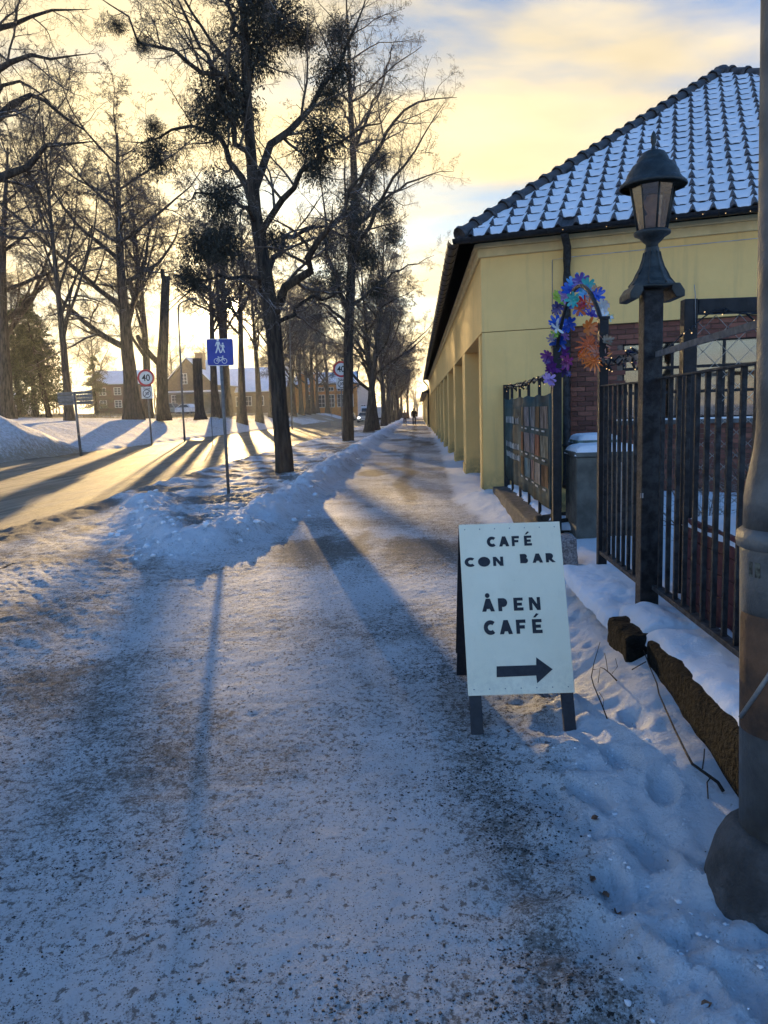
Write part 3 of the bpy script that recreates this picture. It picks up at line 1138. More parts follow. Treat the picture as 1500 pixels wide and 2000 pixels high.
def add_mistle(tree, lst):
    base = tree.matrix_basis.translation
    for i, (px, py, rpx, Y, sq) in enumerate(lst):
        c = Vector(at(px, py, Y)) - base
        r = 1.12 * rpx * Y / FPX
        o = bpy.data.objects.new('mistletoe', MM[i % 3])
        o.matrix_basis = Matrix.Translation(c) @ Matrix.Rotation(i * 1.9, 4, 'Z') @ Matrix.Diagonal((r, r, r * sq, 1))
        COL.objects.link(o)
        o.parent = tree


add_mistle(T1, [(430, 175, 62, 19.6, 1.1), (412, 235, 58, 19.4, 0.95), (462, 205, 60, 20.8, 1.25), (486, 95, 70, 20.3, 1.1), (545, 40, 68, 21.2, 0.9), (500, 10, 60, 19.5, 1.0), (590, 70, 42, 21.4, .9),
                (660, 62, 40, 21.8, 0.95), (656, 135, 52, 21.6, 1.05), (640, 190, 34, 21.4, 1.0), (625, 262, 66, 18.9, 0.95), (618, 325, 44, 18.8, 1.1), (305, 300, 46, 22.0, 1.15), (300, 245, 26, 22.0, .8),
                (430, 385, 58, 17.4, 1.0), (395, 480, 55, 17.0, 0.9), (440, 470, 50, 17.4, 1.2), (372, 540, 45, 16.9, .9), (280, 85, 28, 18.0, .8), (230, 50, 26, 18.0, .8), (535, 470, 45, 21.5, 1.1)])
add_mistle(T2, [(690, 400, 40, 39.8, 1.6), (690, 470, 46, 40.8, 1.3), (742, 310, 30, 39.0, 1.1), (752, 405, 30, 39.0, 1.1), (765, 455, 30, 42, 1.2), (640, 470, 34, 39.4, 1.6), (655, 540, 40, 40, 1.2), (722, 350, 24, 40.6, 1.5),
                (720, 500, 34, 41.2, 1.3), (615, 560, 30, 42, 1.2), (735, 560, 30, 42, 1.1)])


# --- generic variants, built round the origin
def variant(seed, h, r, clear, n, spread, ll, levels=MIDT, lean=0.0, trop=0.05, rf=0.55):
    g = np.random.default_rng(seed)
    pts = []
    for i in range(9):
        t = i / 8
        pts.append((lean * h * t * t + 0.12 * h * 0.08 * math.sin(seed + 5 * t), 0.05 * h * 0.1 * math.cos(seed + 4 * t), h * t - 0.15, max(0.02, r * (1 - 0.86 * t ** 0.85))))
    return tree_meshes(pts, [], g, levels, limb_auto=n, auto_t0=clear, spread=spread, limb_len=ll, sides=10, limb_trop=trop, twig_r=0.009, auto_rf=rf)


VAR = {
    'broad': variant(21, 15.5, 0.42, 0.22, 13, (40, 70), 0.55, rf=0.6),
    'upright': variant(22, 17.0, 0.36, 0.25, 14, (22, 45), 0.48, trop=0.10),
    'row': variant(23, 14.0, 0.33, 0.28, 13, (35, 65), 0.48),
}
VAR['high'] = variant(26, 16.5, 0.40, 0.445, 15, (25, 62), 0.40, MIDT, trop=0.07)  # crown height and density shaped to shade the near path
PROTO = {}


def put_tree(kind, x, y, label, group, scale=1.0, rot=0.0, name='bare_tree', lean=(0, 0), z=None, width=1.0):
    zz = zat(x, y) - 0.05 if z is None else z
    M = Matrix.Translation((x, y, zz)) @ Matrix.Rotation(lean[0], 4, 'X') @ Matrix.Rotation(lean[1], 4, 'Y') @ Matrix.Rotation(rot, 4, 'Z') @ Matrix.Diagonal((scale * width, scale * width, scale, 1))
    if kind not in PROTO:
        w, c = VAR[kind]
        t = tree_thing(name, (0, 0, 0), w, c, label, group, BARK_GREY, TWIG)
        t.matrix_basis = M
        PROTO[kind] = t
        return t
    t = copy_tree(PROTO[kind], M, label, group)
    t.name = name
    return t


def xy(px, Y, py=810):
    q = at(px, py, Y)
    return float(q[0]), float(q[1])


PG = 'old bare trees in the park across the road'
RG = 'bare trees in the row along the footpath'
FG = 'bare trees in the row along the far side of the road'
for kind, px, Y, label, sc, rot, lean, wd in [
    ('broad', 8, 47, 'thick leaning bare tree at the left edge of the park, with long crooked boughs', 1.05, 0.6, (0, 0.10), 1.05),
    ('upright', 133, 42, 'straight dark bare trunk behind the grey board sign', 0.95, 2.2, (0, 0), 0.72),
    ('broad', 255, 48, 'thickest bare park tree, forking behind the nearest speed limit sign', 1.12, 1.0, (0, 0.02), 1.15),
    ('upright', 290, 57, 'pale bare tree close behind the thickest park tree', 1.0, 4.0, (0, 0), 1.0),
    ('high', 426, 66, 'bare park tree behind the blue footpath sign post', 0.95, 3.1, (0, -0.02), 1.0),
    ('high', 470, 67, 'bare forked tree just right of the blue footpath sign', 1.02, 5.2, (0, 0.06), 1.0),
    ('high', 440, 74, 'high-crowned bare tree added behind the blue footpath sign to shade the path', 1.08, 0.9, (0, 0), 1.0),  # added tree, its crown keeps direct sun off the foreground
    ('high', 449, 83, 'high-crowned bare tree added deeper in the park to screen the low sun', 1.12, 3.9, (0, 0), 1.1),  # second added tree, blocks more sun from the near snow
    ('broad', -120, 52, 'wide bare tree reaching in from beyond the left edge', 1.1, 0.2, (0, 0.05), 1.0),
]:
    x, y = xy(px, Y)
    put_tree(kind, x, y, label, PG, sc, rot, 'park_tree', lean, None, wd)
# an old oak whose crooked boughs reach in from beyond the left edge
rng = np.random.default_rng(8)
YK = 27.0
trk = px_line([(-260, 960), (-262, 820), (-250, 700), (-235, 560), (-215, 430), (-200, 300), (-190, 150), (-180, 20), (-170, -120), (-160, -240)], YK, [62, 56, 52, 50, 46, 40, 32, 24, 15, 5])
limk = [px_line(p, YK, taper(len(p), a_, b_)) for p, a_, b_ in [
    ([(-215, 430), (-130, 400, -1), (-50, 370, -1.5), (20, 345, -2), (70, 318, -2), (100, 290, -2), (150, 283, -2.2), (185, 285, -2.2)], 26, 1.2),
    ([(-205, 340), (-120, 290, 1), (-40, 262, 1.5), (10, 215, 2), (25, 190, 2), (55, 182, 2.2), (110, 215, 2.4), (165, 255, 2.6), (200, 290, 2.8)], 22, 1),
    ([(-195, 250), (-110, 190, -1), (-40, 160, -2), (5, 140, -2), (35, 115, -2.4), (70, 100, -2.6), (120, 108, -3), (190, 118, -3.2)], 20, 1),
    ([(-190, 160), (-100, 110, 1), (-30, 75, 1.6), (20, 45, 2), (60, 35, 2.2), (120, 18, 2.4), (170, 8, 2.6)], 18, 1),
    ([(-215, 420), (-120, 330, 2), (-40, 250, 3), (0, 160, 3.4), (70, 165, 3.6), (120, 210, 3.8)], 16, 1),
    ([(-180, 40), (-110, -30, -1), (-30, -60, -1.6), (50, -70, -2), (120, -60, -2)], 14, 1),
    ([(-225, 480), (-140, 470, -2), (-60, 440, -3), (0, 448, -3.4), (50, 470, -3.8), (95, 500, -4)], 16, 1),
    ([(-200, 300), (-270, 200, 1), (-340, 130, 2), (-430, 90, 3)], 22, 4),
    ([(-220, 450), (-310, 400, -1), (-400, 340, -2), (-500, 320, -3)], 24, 4),
]]
OAKL = [(11, 0.15, (35, 80), 0.34, 7, 0.26, 0.03, 0.45, 5, 3.0), (9, 0.12, (30, 75), 0.45, 5, 0.30, 0.02, 0.5, 4, 1.5), (7, 0.12, (30, 80), 0.5, 3, 0.34, 0.0, 0.55, 3, 0.7), (2, 0.2, (30, 80), 0.55, 2, 0.34, 0, 0.7, 3, 0.35)]
wk, ck_ = tree_meshes(trk, limk, rng, OAKL, limb_auto=0, sides=14)
tree_thing('oak_tree', np.array(trk[0][:3]), wk, ck_, 'old oak beyond the left edge, crooked boughs reaching across the upper corner', PG)

words = ['third', 'fourth', 'fifth', 'sixth', 'seventh', 'eighth', 'ninth', 'tenth', 'eleventh', 'twelfth', 'thirteenth']
for i, (px, Y, kind, sc, ln) in enumerate([(722, 58, 'row', 1.0, 0.10), (731, 60.5, 'broad', 0.8, -0.05), (748, 78, 'row', 1.0, 0.0), (757, 92, 'upright', 0.9, 0.02), (766, 106, 'row', 1.02, 0), (773, 122, 'broad', 0.9, 0), (778, 140, 'row', 1.0, 0), (783, 160, 'upright', 0.9, 0)]):
    x, y = xy(px, Y)
    put_tree(kind, x, y, '%s bare tree of the footpath row, counting away from the camera' % words[i], RG, sc, 1.3 * i, 'street_tree', (0, ln), 0.0)
for i, (px, Y, kind, sc) in enumerate([(505, 74, 'high', 0.9), (530, 86, 'upright', 1.0), (556, 95, 'row', 1.1), (574, 104, 'upright', 1.0), (588, 113, 'broad', 0.95), (600, 120, 'row', 1.1), (612, 128, 'upright', 1.1), (622, 136, 'row', 1.1), (640, 150, 'broad', 1.1), (662, 172, 'row', 1.1)]):
    x, y = xy(px, Y)
    put_tree(kind, x, y, '%s bare tree of the row beyond the road, counting away from the camera' % (['first', 'second'] + words)[i], FG, sc, 0.9 + 1.7 * i, 'roadside_tree', (0, 0))
for i, (px, Y, kind, sc, lab) in enumerate([(40, 95, 'broad', 1.0, 'bare tree far back in the park behind the spruces'), (190, 118, 'row', 1.0, 'bare tree in front of the red-brown house'), (340, 158, 'broad', .9, 'bushy bare tree rising behind the brown gabled house'), (405, 165, 'row', 1.0, 'bare tree behind the chimney of the brown house'), (535, 168, 'broad', 1.0, 'bare tree against the snowy roof of the brown house')]):
    x, y = xy(px, Y)
    put_tree(kind, x, y, lab, 'bare trees round the far houses', sc, 2.1 * i, 'garden_tree')


# --- cut trunks
def cut_trunk(name, pts, Y, rpx, label, stubs=()):
    p = px_line(pts, Y, rpx)
    k = resample(p, 18)
    m = MB()
    base = np.array(p[0][:3])
    rr = flare(k[:, 3], 3, 0.5)
    m.tube([q[:3] - base for q in k], list(rr), 12)
    t = thing(name, base, label, 'tree', 'sawn-off trunks in the park')
    o = bpy.data.objects.new('trunk', m.mesh('trunk', BARK_GREY))
    COL.objects.link(o)
    o.parent = t
    for s, wd in stubs:
        q = px_line(s, Y, wd)
        m = MB()
        m.tube([np.array(v[:3]) - base for v in q], [v[3] for v in q], 9)
        o = bpy.data.objects.new('sawn_limb', m.mesh('sawn_limb', BARK_GREY))
        COL.objects.link(o)
        o.parent = t
    return t


cut_trunk('sawn_tree', [(321, 822), (318, 790), (316, 720), (320, 650), (322, 590), (324, 540)], 50, [22, 22, 22, 19, 17, 16], 'tall sawn-off trunk with two stubs at the top and one low limb',
          [([(323, 552), (318, 540), (317, 526)], [10, 9, 8]), ([(325, 550), (330, 542), (331, 534)], [8, 6, 5]), ([(312, 712), (295, 694), (276, 672), (268, 655)], [12, 11, 10, 8])])
cut_trunk('sawn_tree', [(392, 820), (389, 790), (387, 750), (385, 700)], 52, [20, 18, 18, 18], 'short thick sawn-off trunk in front of the brown house')


# --- spruces
def spruce_arrays(seed, h=9.0, r=3.0):
    g = np.random.default_rng(seed)
    tp = np.array([[0, 0, z, max(0.02, 0.24 * (1 - z / h))] for z in np.linspace(-0.2, h, 12)])
    wood = [tubes(tp[None, :, :3], tp[None, :, 3], 8)]
    n = 130
    z = 1.3 + (h - 1.5) * np.sort(g.random(n)) ** 1.0
    L = r * (1 - (z / h)) ** 0.75 * g.uniform(0.7, 1.1, n) + 0.15
    a = g.uniform(0, 6.28, n)
    K = 6
    s = np.linspace(0, 1, K)
    P = np.empty((n, K, 3))
    P[:, :, 0] = np.cos(a)[:, None] * L[:, None] * s
    P[:, :, 1] = np.sin(a)[:, None] * L[:, None] * s
    P[:, :, 2] = z[:, None] - L[:, None] * (0.55 * s - 0.22 * s ** 3)
    R = np.maximum(0.03 * (1 - 0.9 * s)[None] * L[:, None] / r, 0.005)
    wood.append(tubes(P, R, 3))
    Q, RQ = grow(P, R, 14, 0.12, (35, 70), 0.34, 3, 0.12, -0.18, 0.6, g, rmin=0.004, lmax=0.9)
    # needle tufts along every spray
    m = 9
    t = g.random((len(Q), m))
    i0 = np.minimum((t * 2).astype(int), 1)
    fr = (t * 2 - i0)[..., None]
    ar = np.arange(len(Q))[:, None]
    p = Q[ar, i0] * (1 - fr) + Q[ar, i0 + 1] * fr
    ax = unit(Q[ar, i0 + 1] - Q[ar, i0] + 0.35 * np.linalg.norm(Q[:, 2] - Q[:, 0], axis=1)[:, None, None] * g.normal(size=p.shape))
    sd = unit(np.cross(ax, g.normal(size=p.shape)))
    l = g.uniform(0.10, 0.24, t.shape)[..., None]
    w = g.uniform(0.02, 0.05, t.shape)[..., None]
    V = np.stack([p - ax * l * 0.5, p + sd * w, p + ax * l * 0.6, p - sd * w], 2).reshape(-1, 3)
    F = np.arange(len(V)).reshape(-1, 4)
    return join(wood), (V, F)


sp_w, sp_n = spruce_arrays(4)
SP = None
for i, (px, Y, sc, lab, lean) in enumerate([(40, 62, 1.0, 'spruce with the broadest skirt, by the leaning bare tree', 0), (70, 60, 1.1, 'spruce in the middle of the clump in the park', 0), (96, 56, 0.95, 'leaning spruce nearest the grey board sign', -0.14), (190, 84, 0.75, 'small spruce near the red-brown house', 0)]):
    x, y = xy(px, Y)
    M = Matrix.Translation((x, y, zat(x, y))) @ Matrix.Rotation(lean, 4, 'Y') @ Matrix.Rotation(1.7 * i, 4, 'Z') @ Matrix.Scale(sc, 4)
    if SP is None:
        SP = tree_thing('spruce_tree', (0, 0, 0), sp_w, sp_n, lab, 'spruces in the park', BARK, NEEDLE)
        SP.matrix_basis = M
    else:
        copy_tree(SP, M, lab, 'spruces in the park')


# --- far wood
def woodland():
    g = np.random.default_rng(9)
    parts = []
    spots = [(g.uniform(-150, -30), g.uniform(185, 260)) for _ in range(40)] + [(g.uniform(-40, 30), g.uniform(200, 290)) for _ in range(34)]
    for (x, y) in spots:
        h = g.uniform(8, 14)
        base = np.array([x, y, float(np.interp(x, XS, ZS)) - 0.3])
        pts = np.array([[0.3 * math.sin(i + x), 0, h * i / 7, max(0.03, 0.3 * (1 - i / 7.3))] for i in range(8)])
        P, R = pts[None, :, :3] + base, pts[None, :, 3]
        parts.append(tubes(P, R, 5))
        for (n, t0, ang, lf, K, sd) in [(10, .2, (30, 70), .42, 4, 3), (6, .1, (30, 70), .45, 3, 3), (4, .1, (30, 70), .55, 2, 3)]:
            P, R = grow(P, R, n, t0, ang, lf, K, 0.2, 0.03, 0.5, g, rmin=0.02)
            parts.append(tubes(P, R, sd))
    V, F = join(parts)
    tag(obj_np('woodland', V, F, TWIG), 'bare wood closing the view beyond the houses and the road', 'wood', kind='stuff')


woodland()

# --- dry grass standing through the snow in the park
g = np.random.default_rng(12)
n = 26000
x = g.uniform(-60, -16.5, n)
y = g.uniform(54, 92, n)
k = fbm(x * 0.3, y * 0.3, 3, 111) > 0.5
x, y = x[k], y[k]
z = height(x, y)
hh = g.uniform(0.12, 0.42, len(x))
a = g.uniform(0, 6.28, len(x))
b = np.stack([np.cos(a), np.sin(a), 0 * a], 1) * 0.012
tip = np.stack([g.normal(0, .1, len(x)), g.normal(0, .1, len(x)), hh], 1)
p = np.stack([x, y, z - 0.02], 1)
V = np.stack([p - b, p + b, p + tip], 1).reshape(-1, 3)
tag(obj_np('dry_grass', V, np.arange(len(V)).reshape(-1, 3), DRYGRASS), 'dry yellow grass poking through the park snow', 'grass', kind='stuff')


# --- beeches that keep their brown leaves, far down the footpath
BEECH = mat('withered_beech_leaf', (0.20, 0.095, 0.035), 0.8, 0, 0.3, 1.0)
g = np.random.default_rng(77)
PB = None
for i, (x, y, sc, lab) in enumerate([(-2.9, 112, 0.62, 'nearer small beech still holding brown leaves at the far end of the verge'), (-1.9, 150, 0.75, 'farther small beech with brown leaves closing the footpath')]):
    M = Matrix.Translation((x, y, 0)) @ Matrix.Rotation(i * 2.0, 4, 'Z') @ Matrix.Scale(sc, 4)
    if PB is None:
        w, c = VAR['broad']
        PB = tree_thing('beech_tree', (0, 0, 0), w, c, lab, 'small beeches with brown leaves', BARK_GREY, TWIG)
        PB.matrix_basis = M
        cv = c[0][g.integers(len(c[0]) // 3, len(c[0]), 7000)] + g.normal(0, .05, (7000, 3))
        ax = unit(g.normal(size=(7000, 3)) + np.array([0, 0, -.8]))
        sd = unit(np.cross(ax, g.normal(size=(7000, 3))))
        V = np.stack([cv - ax * .05, cv + sd * .045, cv + ax * .09, cv - sd * .045], 1).reshape(-1, 3)
        o = bpy.data.objects.new('leaves', mesh_np('leaves', V, np.arange(len(V)).reshape(-1, 4), BEECH))
        COL.objects.link(o)
        o.parent = PB
    else:
        copy_tree(PB, M, lab, 'small beeches with brown leaves')
# ------------------------------------------------------------------ yellow building
SK = math.radians(18.0)
C0 = Vector((1.1, 13.1, 0.0))
FD = Vector((math.cos(SK), -math.sin(SK), 0))          # along the end wall, to the right
ND = Vector((math.sin(SK), math.cos(SK), 0))           # into the building
MF = Matrix(((FD.x, ND.x, 0, C0.x), (FD.y, ND.y, 0, C0.y), (0, 0, 1, 0), (0, 0, 0, 1)))   # local (t, inward, z)
WALL_H, BAND_Z, LEN, ENDW = 4.2, 2.85, 56.0, 12.2
Y_END = C0.y + LEN
bld = thing('yellow_building', C0, 'long low yellow plaster building with snowy black tiled roof beside the footpath', 'building')

# end wall: plaster band over brick, plaster pier at the corner
PIER_T = 1.42
m = MB()
m.box((0, 0, BAND_Z), (ENDW, 0.4, WALL_H), MF)
ew = m.build('end_wall_band', YELLOW, bld)
m = MB()
m.box((0, 0, -0.3), (PIER_T, 0.4, BAND_Z - 0.012), MF)
m.build('corner_pier', YELLOW, bld)
m = MB()
m.box((-0.04, -0.06, WALL_H - 0.16), (ENDW, 0.0, WALL_H - 0.02), MF)
m.box((-0.04, -0.11, WALL_H - 0.02), (ENDW, 0.0, WALL_H + 0.08), MF)
m.build('cornice', YELLOW_T, bld, 0.015)

# brick field with individual bricks
def brick_material():
    n = NT('red_brick')
    oi = n.node('ShaderNodeObjectInfo')
    r = n.node('ShaderNodeValToRGB')
    r.color_ramp.elements[0].color = (0.10, 0.042, 0.030, 1)
    r.color_ramp.elements[1].color = (0.29, 0.115, 0.075, 1)
    e = r.color_ramp.elements.new(0.5)
    e.color = (0.18, 0.068, 0.048, 1)
    n.link(oi.outputs['Random'], r.inputs[0])
    col = n.mix(n.math('MULTIPLY', n.noise(18.0, 4), 0.5), r.outputs[0], (0.08, 0.03, 0.025))
    return n.done(col, 0.85, n.bump(n.noise(60.0, 4), 0.004))


BRICK = brick_material()
MORTAR = mat('mortar', (0.15, 0.12, 0.10), 0.95, 0, 0.15, 12)
W0, W1, WZ0, WZ1 = 2.24, 6.65, 1.36, 2.53
m = MB()
m.box((PIER_T, 0.085, -0.3), (W0, 0.4, BAND_Z), MF)
m.box((W0, 0.085, -0.3), (ENDW, 0.4, WZ0), MF)
m.box((W0, 0.085, WZ1), (ENDW, 0.4, BAND_Z), MF)
m.box((W1, 0.085, WZ0), (ENDW, 0.4, WZ1), MF)
bw = m.build('brick_wall', MORTAR, bld)
BL, BH = 0.245, 0.0785
m = MB()
m.box((0.006, 0.055, 0.006), (BL - 0.006, 0.12, BH - 0.006))
brick_me = m.mesh('brick', BRICK)
m = MB()
m.box((0.006, 0.055, 0.006), (BL / 2 - 0.006, 0.12, BH - 0.006))
half_me = m.mesh('half_brick', BRICK)
cand = []
for row in range(36):
    z = BAND_Z - 0.012 - (row + 1) * BH
    t = PIER_T + 0.01 - (BL / 2 if row % 2 else 0)
    while t < 5.4:
        mid = t + BL / 2
        if t < PIER_T:
            cand.append((t + BL / 2, z, True))
        elif not (WZ0 - BH * 0.6 < z < WZ1 - BH * 0.3 and mid > W0 - BL * 0.3):
            cand.append((t, z, False))
        elif mid <= W0 + BL * 0.25 and t + BL / 2 < W0:
            cand.append((t, z, True))
        t += BL
cand.sort(key=lambda c: (c[0] > 2.1, c[0] * 0.5 + abs(c[1] - 1.8)))
for i, (t, z, half) in enumerate(cand[:300]):
    inst('brick', half_me if half else brick_me, MF @ Matrix.Translation((t, 0.006 * random.random(), z)), bw)
m = MB()
for (t, z, half) in cand[300:]:
    m.box((t + 0.006, 0.058, z + 0.006), (t + (BL / 2 if half else BL) - 0.006, 0.12, z + BH - 0.006), MF)
if cand[300:]:
    tag(m.build('brick_field', BRICK, bw), kind='stuff')

# windows in the end wall: black bars, panes, a studio room behind
FRAME = BLACK
CURT = mat('grey_blind', (0.42, 0.42, 0.42), 0.8, 0, 0.1, 3)
ORNG = mat('orange_paper', (0.75, 0.16, 0.06), 0.7, 0, 0.2, 8)
TERRA = mat('terracotta_shelf', (0.42, 0.17, 0.10), 0.7, 0, 0.2, 8)
DIM = mat('dim_room', (0.10, 0.095, 0.095), 0.9, 0, 0.2, 2)
PANE = glass_mat('window_glass', (0.72, 0.76, 0.78), 0.10)
win = MB()
cols = [W0 + 0.735 * i for i in range(7)]
rows = [WZ0, 1.76, 2.14, WZ1]
for t in cols:
    win.box((t - 0.022, 0.10, WZ0), (t + 0.022, 0.16, WZ1), MF)
for z in rows:
    win.box((W0 - 0.022, 0.105, z - 0.022), (W1, 0.155, z + 0.022), MF)
wo = win.build('window', FRAME, bld)
for i in range(6):
    for j in range(3):
        m = MB()
        m.box((cols[i] + 0.02, 0.126, rows[j] + 0.02), (cols[i + 1] - 0.02, 0.132, rows[j + 1] - 0.02), MF)
        m.build('pane', PANE, wo)
m = MB()
m.box((W0 - 0.1, -0.02, WZ0 - 0.09), (W1 + 0.1, 0.13, WZ0 - 0.026), MF)
m.build('window_sill', mat('sill_metal', (0.10, 0.11, 0.12), 0.5, 0.5), wo)
m = MB()
m.box((W0 - 0.08, -0.015, WZ0 - 0.026), (W1 + 0.08, 0.095, WZ0 - 0.001), MF)
m.build('sill_snow', SNOW_CAP, wo)
room = MB()
room.box((PIER_T, 1.9, 0.0), (ENDW, 2.0, WALL_H), MF)
room.box((PIER_T, 0.41, 0.7), (ENDW, 1.9, 0.8), MF)
room.build('inner_room', DIM, bld)
m = MB()
for (a, b, z0, z1) in [(2.98, 3.66, 1.80, 2.5), (3.75, 4.38, 2.18, 2.5), (4.45, 5.1, 2.18, 2.5), (2.98, 3.66, 1.40, 1.74)]:
    m.box((a, 0.24, z0), (b, 0.25, z1), MF)
m.build('roller_blind', CURT, bld)
m = MB()
m.prism([(2.28, 2.42), (2.62, 2.2), (2.28, 2.16)], 0.02, MF @ Matrix.Translation((0, 0.3, 0)))
m.box((2.5, 0.5, 2.18), (2.9, 0.52, 2.24), MF)
m.box((4.0, 0.6, 1.5), (4.3, 0.62, 2.1), MF)
m.build('paper_lampshade', ORNG, bld)
m = MB()
m.box((3.7, 0.9, 1.42), (5.1, 0.95, 2.05), MF)
m.box((2.3, 0.7, 1.38), (2.9, 0.75, 1.9), MF)
m.build('shelf_display', TERRA, bld)

# long wall towards the footpath: band over piers with brick bays
m = MB()
m.box((C0.x, C0.y + 0.003, BAND_Z), (C0.x + 0.4, Y_END, WALL_H))
fw = m.build('long_wall_band', YELLOW, bld)
m = MB()
m.box((C0.x - 0.05, C0.y - 0.02, WALL_H - 0.16), (C0.x, Y_END, WALL_H - 0.02))
m.box((C0.x - 0.10, C0.y - 0.06, WALL_H - 0.02), (C0.x, Y_END, WALL_H + 0.08))
m.build('long_cornice', YELLOW_T, bld, 0.012)
bay = 4.7
npier = int(LEN // bay) + 1
m = MB()
m.box((0, 0, -0.3), (0.48, 0.95, BAND_Z - 0.01))
m.box((-0.02, -0.02, -0.3), (0.5, 0.97, 0.32))
pier_me = m.mesh('pier', YELLOW)
for i in range(1, npier):
    inst('pier', pier_me, Matrix.Translation((C0.x + 0.002, C0.y + i * bay, 0)), bld)
m = MB()
m.box((C0.x + 0.01, C0.y + 0.42, -0.3), (C0.x + 0.48, C0.y + 0.8, BAND_Z - 0.01))
m.build('pier', YELLOW, bld)


def wall_brick():
    n = NT('bay_brick')
    b = n.node('ShaderNodeTexBrick')
    mp = n.node('ShaderNodeMapping')
    mp.inputs['Rotation'].default_value = (math.radians(90), 0, math.radians(90))
    n.link(n.co, mp.inputs[0])
    sp = n.node('ShaderNodeSeparateXYZ')
    n.link(n.co, sp.inputs[0])
    cb = n.node('ShaderNodeCombineXYZ')
    n.link(sp.outputs[1], cb.inputs[0])
    n.link(sp.outputs[2], cb.inputs[1])
    n.link(cb.outputs[0], b.inputs['Vector'])
    b.inputs['Scale'].default_value = 1.0
    b.inputs['Brick Width'].default_value = BL
    b.inputs['Row Height'].default_value = BH
    b.inputs['Mortar Size'].default_value = 0.008
    b.inputs['Color1'].default_value = (0.16, 0.05, 0.035, 1)
    b.inputs['Color2'].default_value = (0.23, 0.075, 0.05, 1)
    b.inputs['Mortar'].default_value = (0.16, 0.13, 0.11, 1)
    return n.done(b.outputs[0], 0.9, n.bump(b.outputs[1], -0.01))


m = MB()
m.box((C0.x + 0.34, C0.y + 0.8, -0.3), (C0.x + 0.5, Y_END, BAND_Z))
m.build('bay_wall', wall_brick(), bld)
m = MB()
for i in range(npier - 1):
    y0 = C0.y + i * bay + 1.35
    m.box((C0.x + 0.325, y0, 1.0), (C0.x + 0.345, y0 + 2.9, 2.55))  # flat dark panel in each bay
m.build('bay_panel', mat('dark_panel', (0.05, 0.035, 0.03), 0.7), bld)

# roof
OV = 0.38
PIT = math.radians(34.6)
EZ = WALL_H + 0.10
# eave corner: long eave x = C0.x-OV ; end eave offset OV outwards
tt = (-OV - (-OV) * ND.x) / FD.x
E0 = C0 + FD * tt - ND * OV
E0.z = EZ
bis = (Vector((0, 1, 0)) + FD).normalized()
sn = bis.cross(FD).length
HT = 6.95
APEX = E0 + bis * HT
APEX.z = EZ + HT * sn * math.tan(PIT)
WR = HT * bis.dot(FD) + HT * sn / math.tan(math.acos(max(-1, min(1, (-FD).dot(Vector((0, 1, 0)))))) / 2)
E1 = E0 + FD * WR
RB = Vector((APEX.x, Y_END + 0.3, APEX.z))
LB = Vector((E0.x, Y_END + 0.3, EZ))
RB2 = Vector((E1.x, Y_END + 0.3, EZ))
m = MB()
m.add([E0, E1, APEX], [(0, 1, 2)])
m.add([E0, APEX, RB, LB], [(0, 1, 2, 3)])
m.add([E1, RB2, RB, APEX], [(0, 1, 2, 3)])
m.add([LB, RB, RB2], [(0, 1, 2)])
m.add([E0 - Vector((0, 0, .05)), LB - Vector((0, 0, .05)), RB2 - Vector((0, 0, .05)), E1 - Vector((0, 0, .05))], [(0, 1, 2, 3)])
roof = m.build('roof', TILE, bld)

# tiles of the end slope
TW, TL = 0.272, 0.325
up = (APEX - E0) - FD * (APEX - E0).dot(FD)
SLOPE = up.length
up.normalize()
nr = FD.cross(up).normalized()
if nr.z < 0:
    nr = -nr
MR = Matrix(((FD.x, up.x, nr.x, E0.x), (FD.y, up.y, nr.y, E0.y), (FD.z, up.z, nr.z, E0.z), (0, 0, 0, 1)))
apx = (APEX - E0).dot(FD)


def tile_prof(u):
    """u 0..1 across: trough, then roll"""
    if u < 0.62:
        return 0.012 - 0.014 * math.sin(math.pi * u / 0.62)
    return 0.012 + 0.055 * math.sin(math.pi * (u - 0.62) / 0.40)


def tile_mesh():
    m = MB()
    us = [0, .12, .31, .5, .62, .7, .8, .9, 1.02]
    vs, fs = [], []
    n = len(us)
    for (y, dz, th) in ((0.0, 0.028, 0), (TL + 0.05, 0.004, 0)):
        for u in us:
            vs.append((u * TW, y, tile_prof(u) + dz))
    for u in us:
        vs.append((u * TW, 0.0, tile_prof(u) + 0.006))
    for i in range(n - 1):
        fs.append((i, i + 1, n + i + 1, n + i))
        fs.append((2 * n + i, 2 * n + i + 1, i + 1, i))
    m.add(vs, fs, False)
    return m.mesh('tile', TILE)


TM = tile_mesh()
snow = MB()
rest = MB()
tiles = []
nrow = int(SLOPE / TL) + 1
for j in range(nrow):
    v = j * TL - 0.06
    a = max(0.0, v + 0.12) / SLOPE * apx
    b = WR - max(0.0, v + 0.12) / SLOPE * (WR - apx)
    k0 = int(math.floor(a / TW))
    k1 = int(math.ceil(b / TW))
    for k in range(k0, k1):
        t = k * TW
        if t < a - 0.02 or t + TW > b + 0.05:
            if t + TW < a + 0.05 or t > b - 0.1:
                continue
        tiles.append((t, v))


def pxof(p):
    d = np.array(p) - np.array([0, 0, EYE])
    zf = d @ CF
    return 750 + FPX * (d @ CR) / zf, 1000 - FPX * (d @ CU) / zf


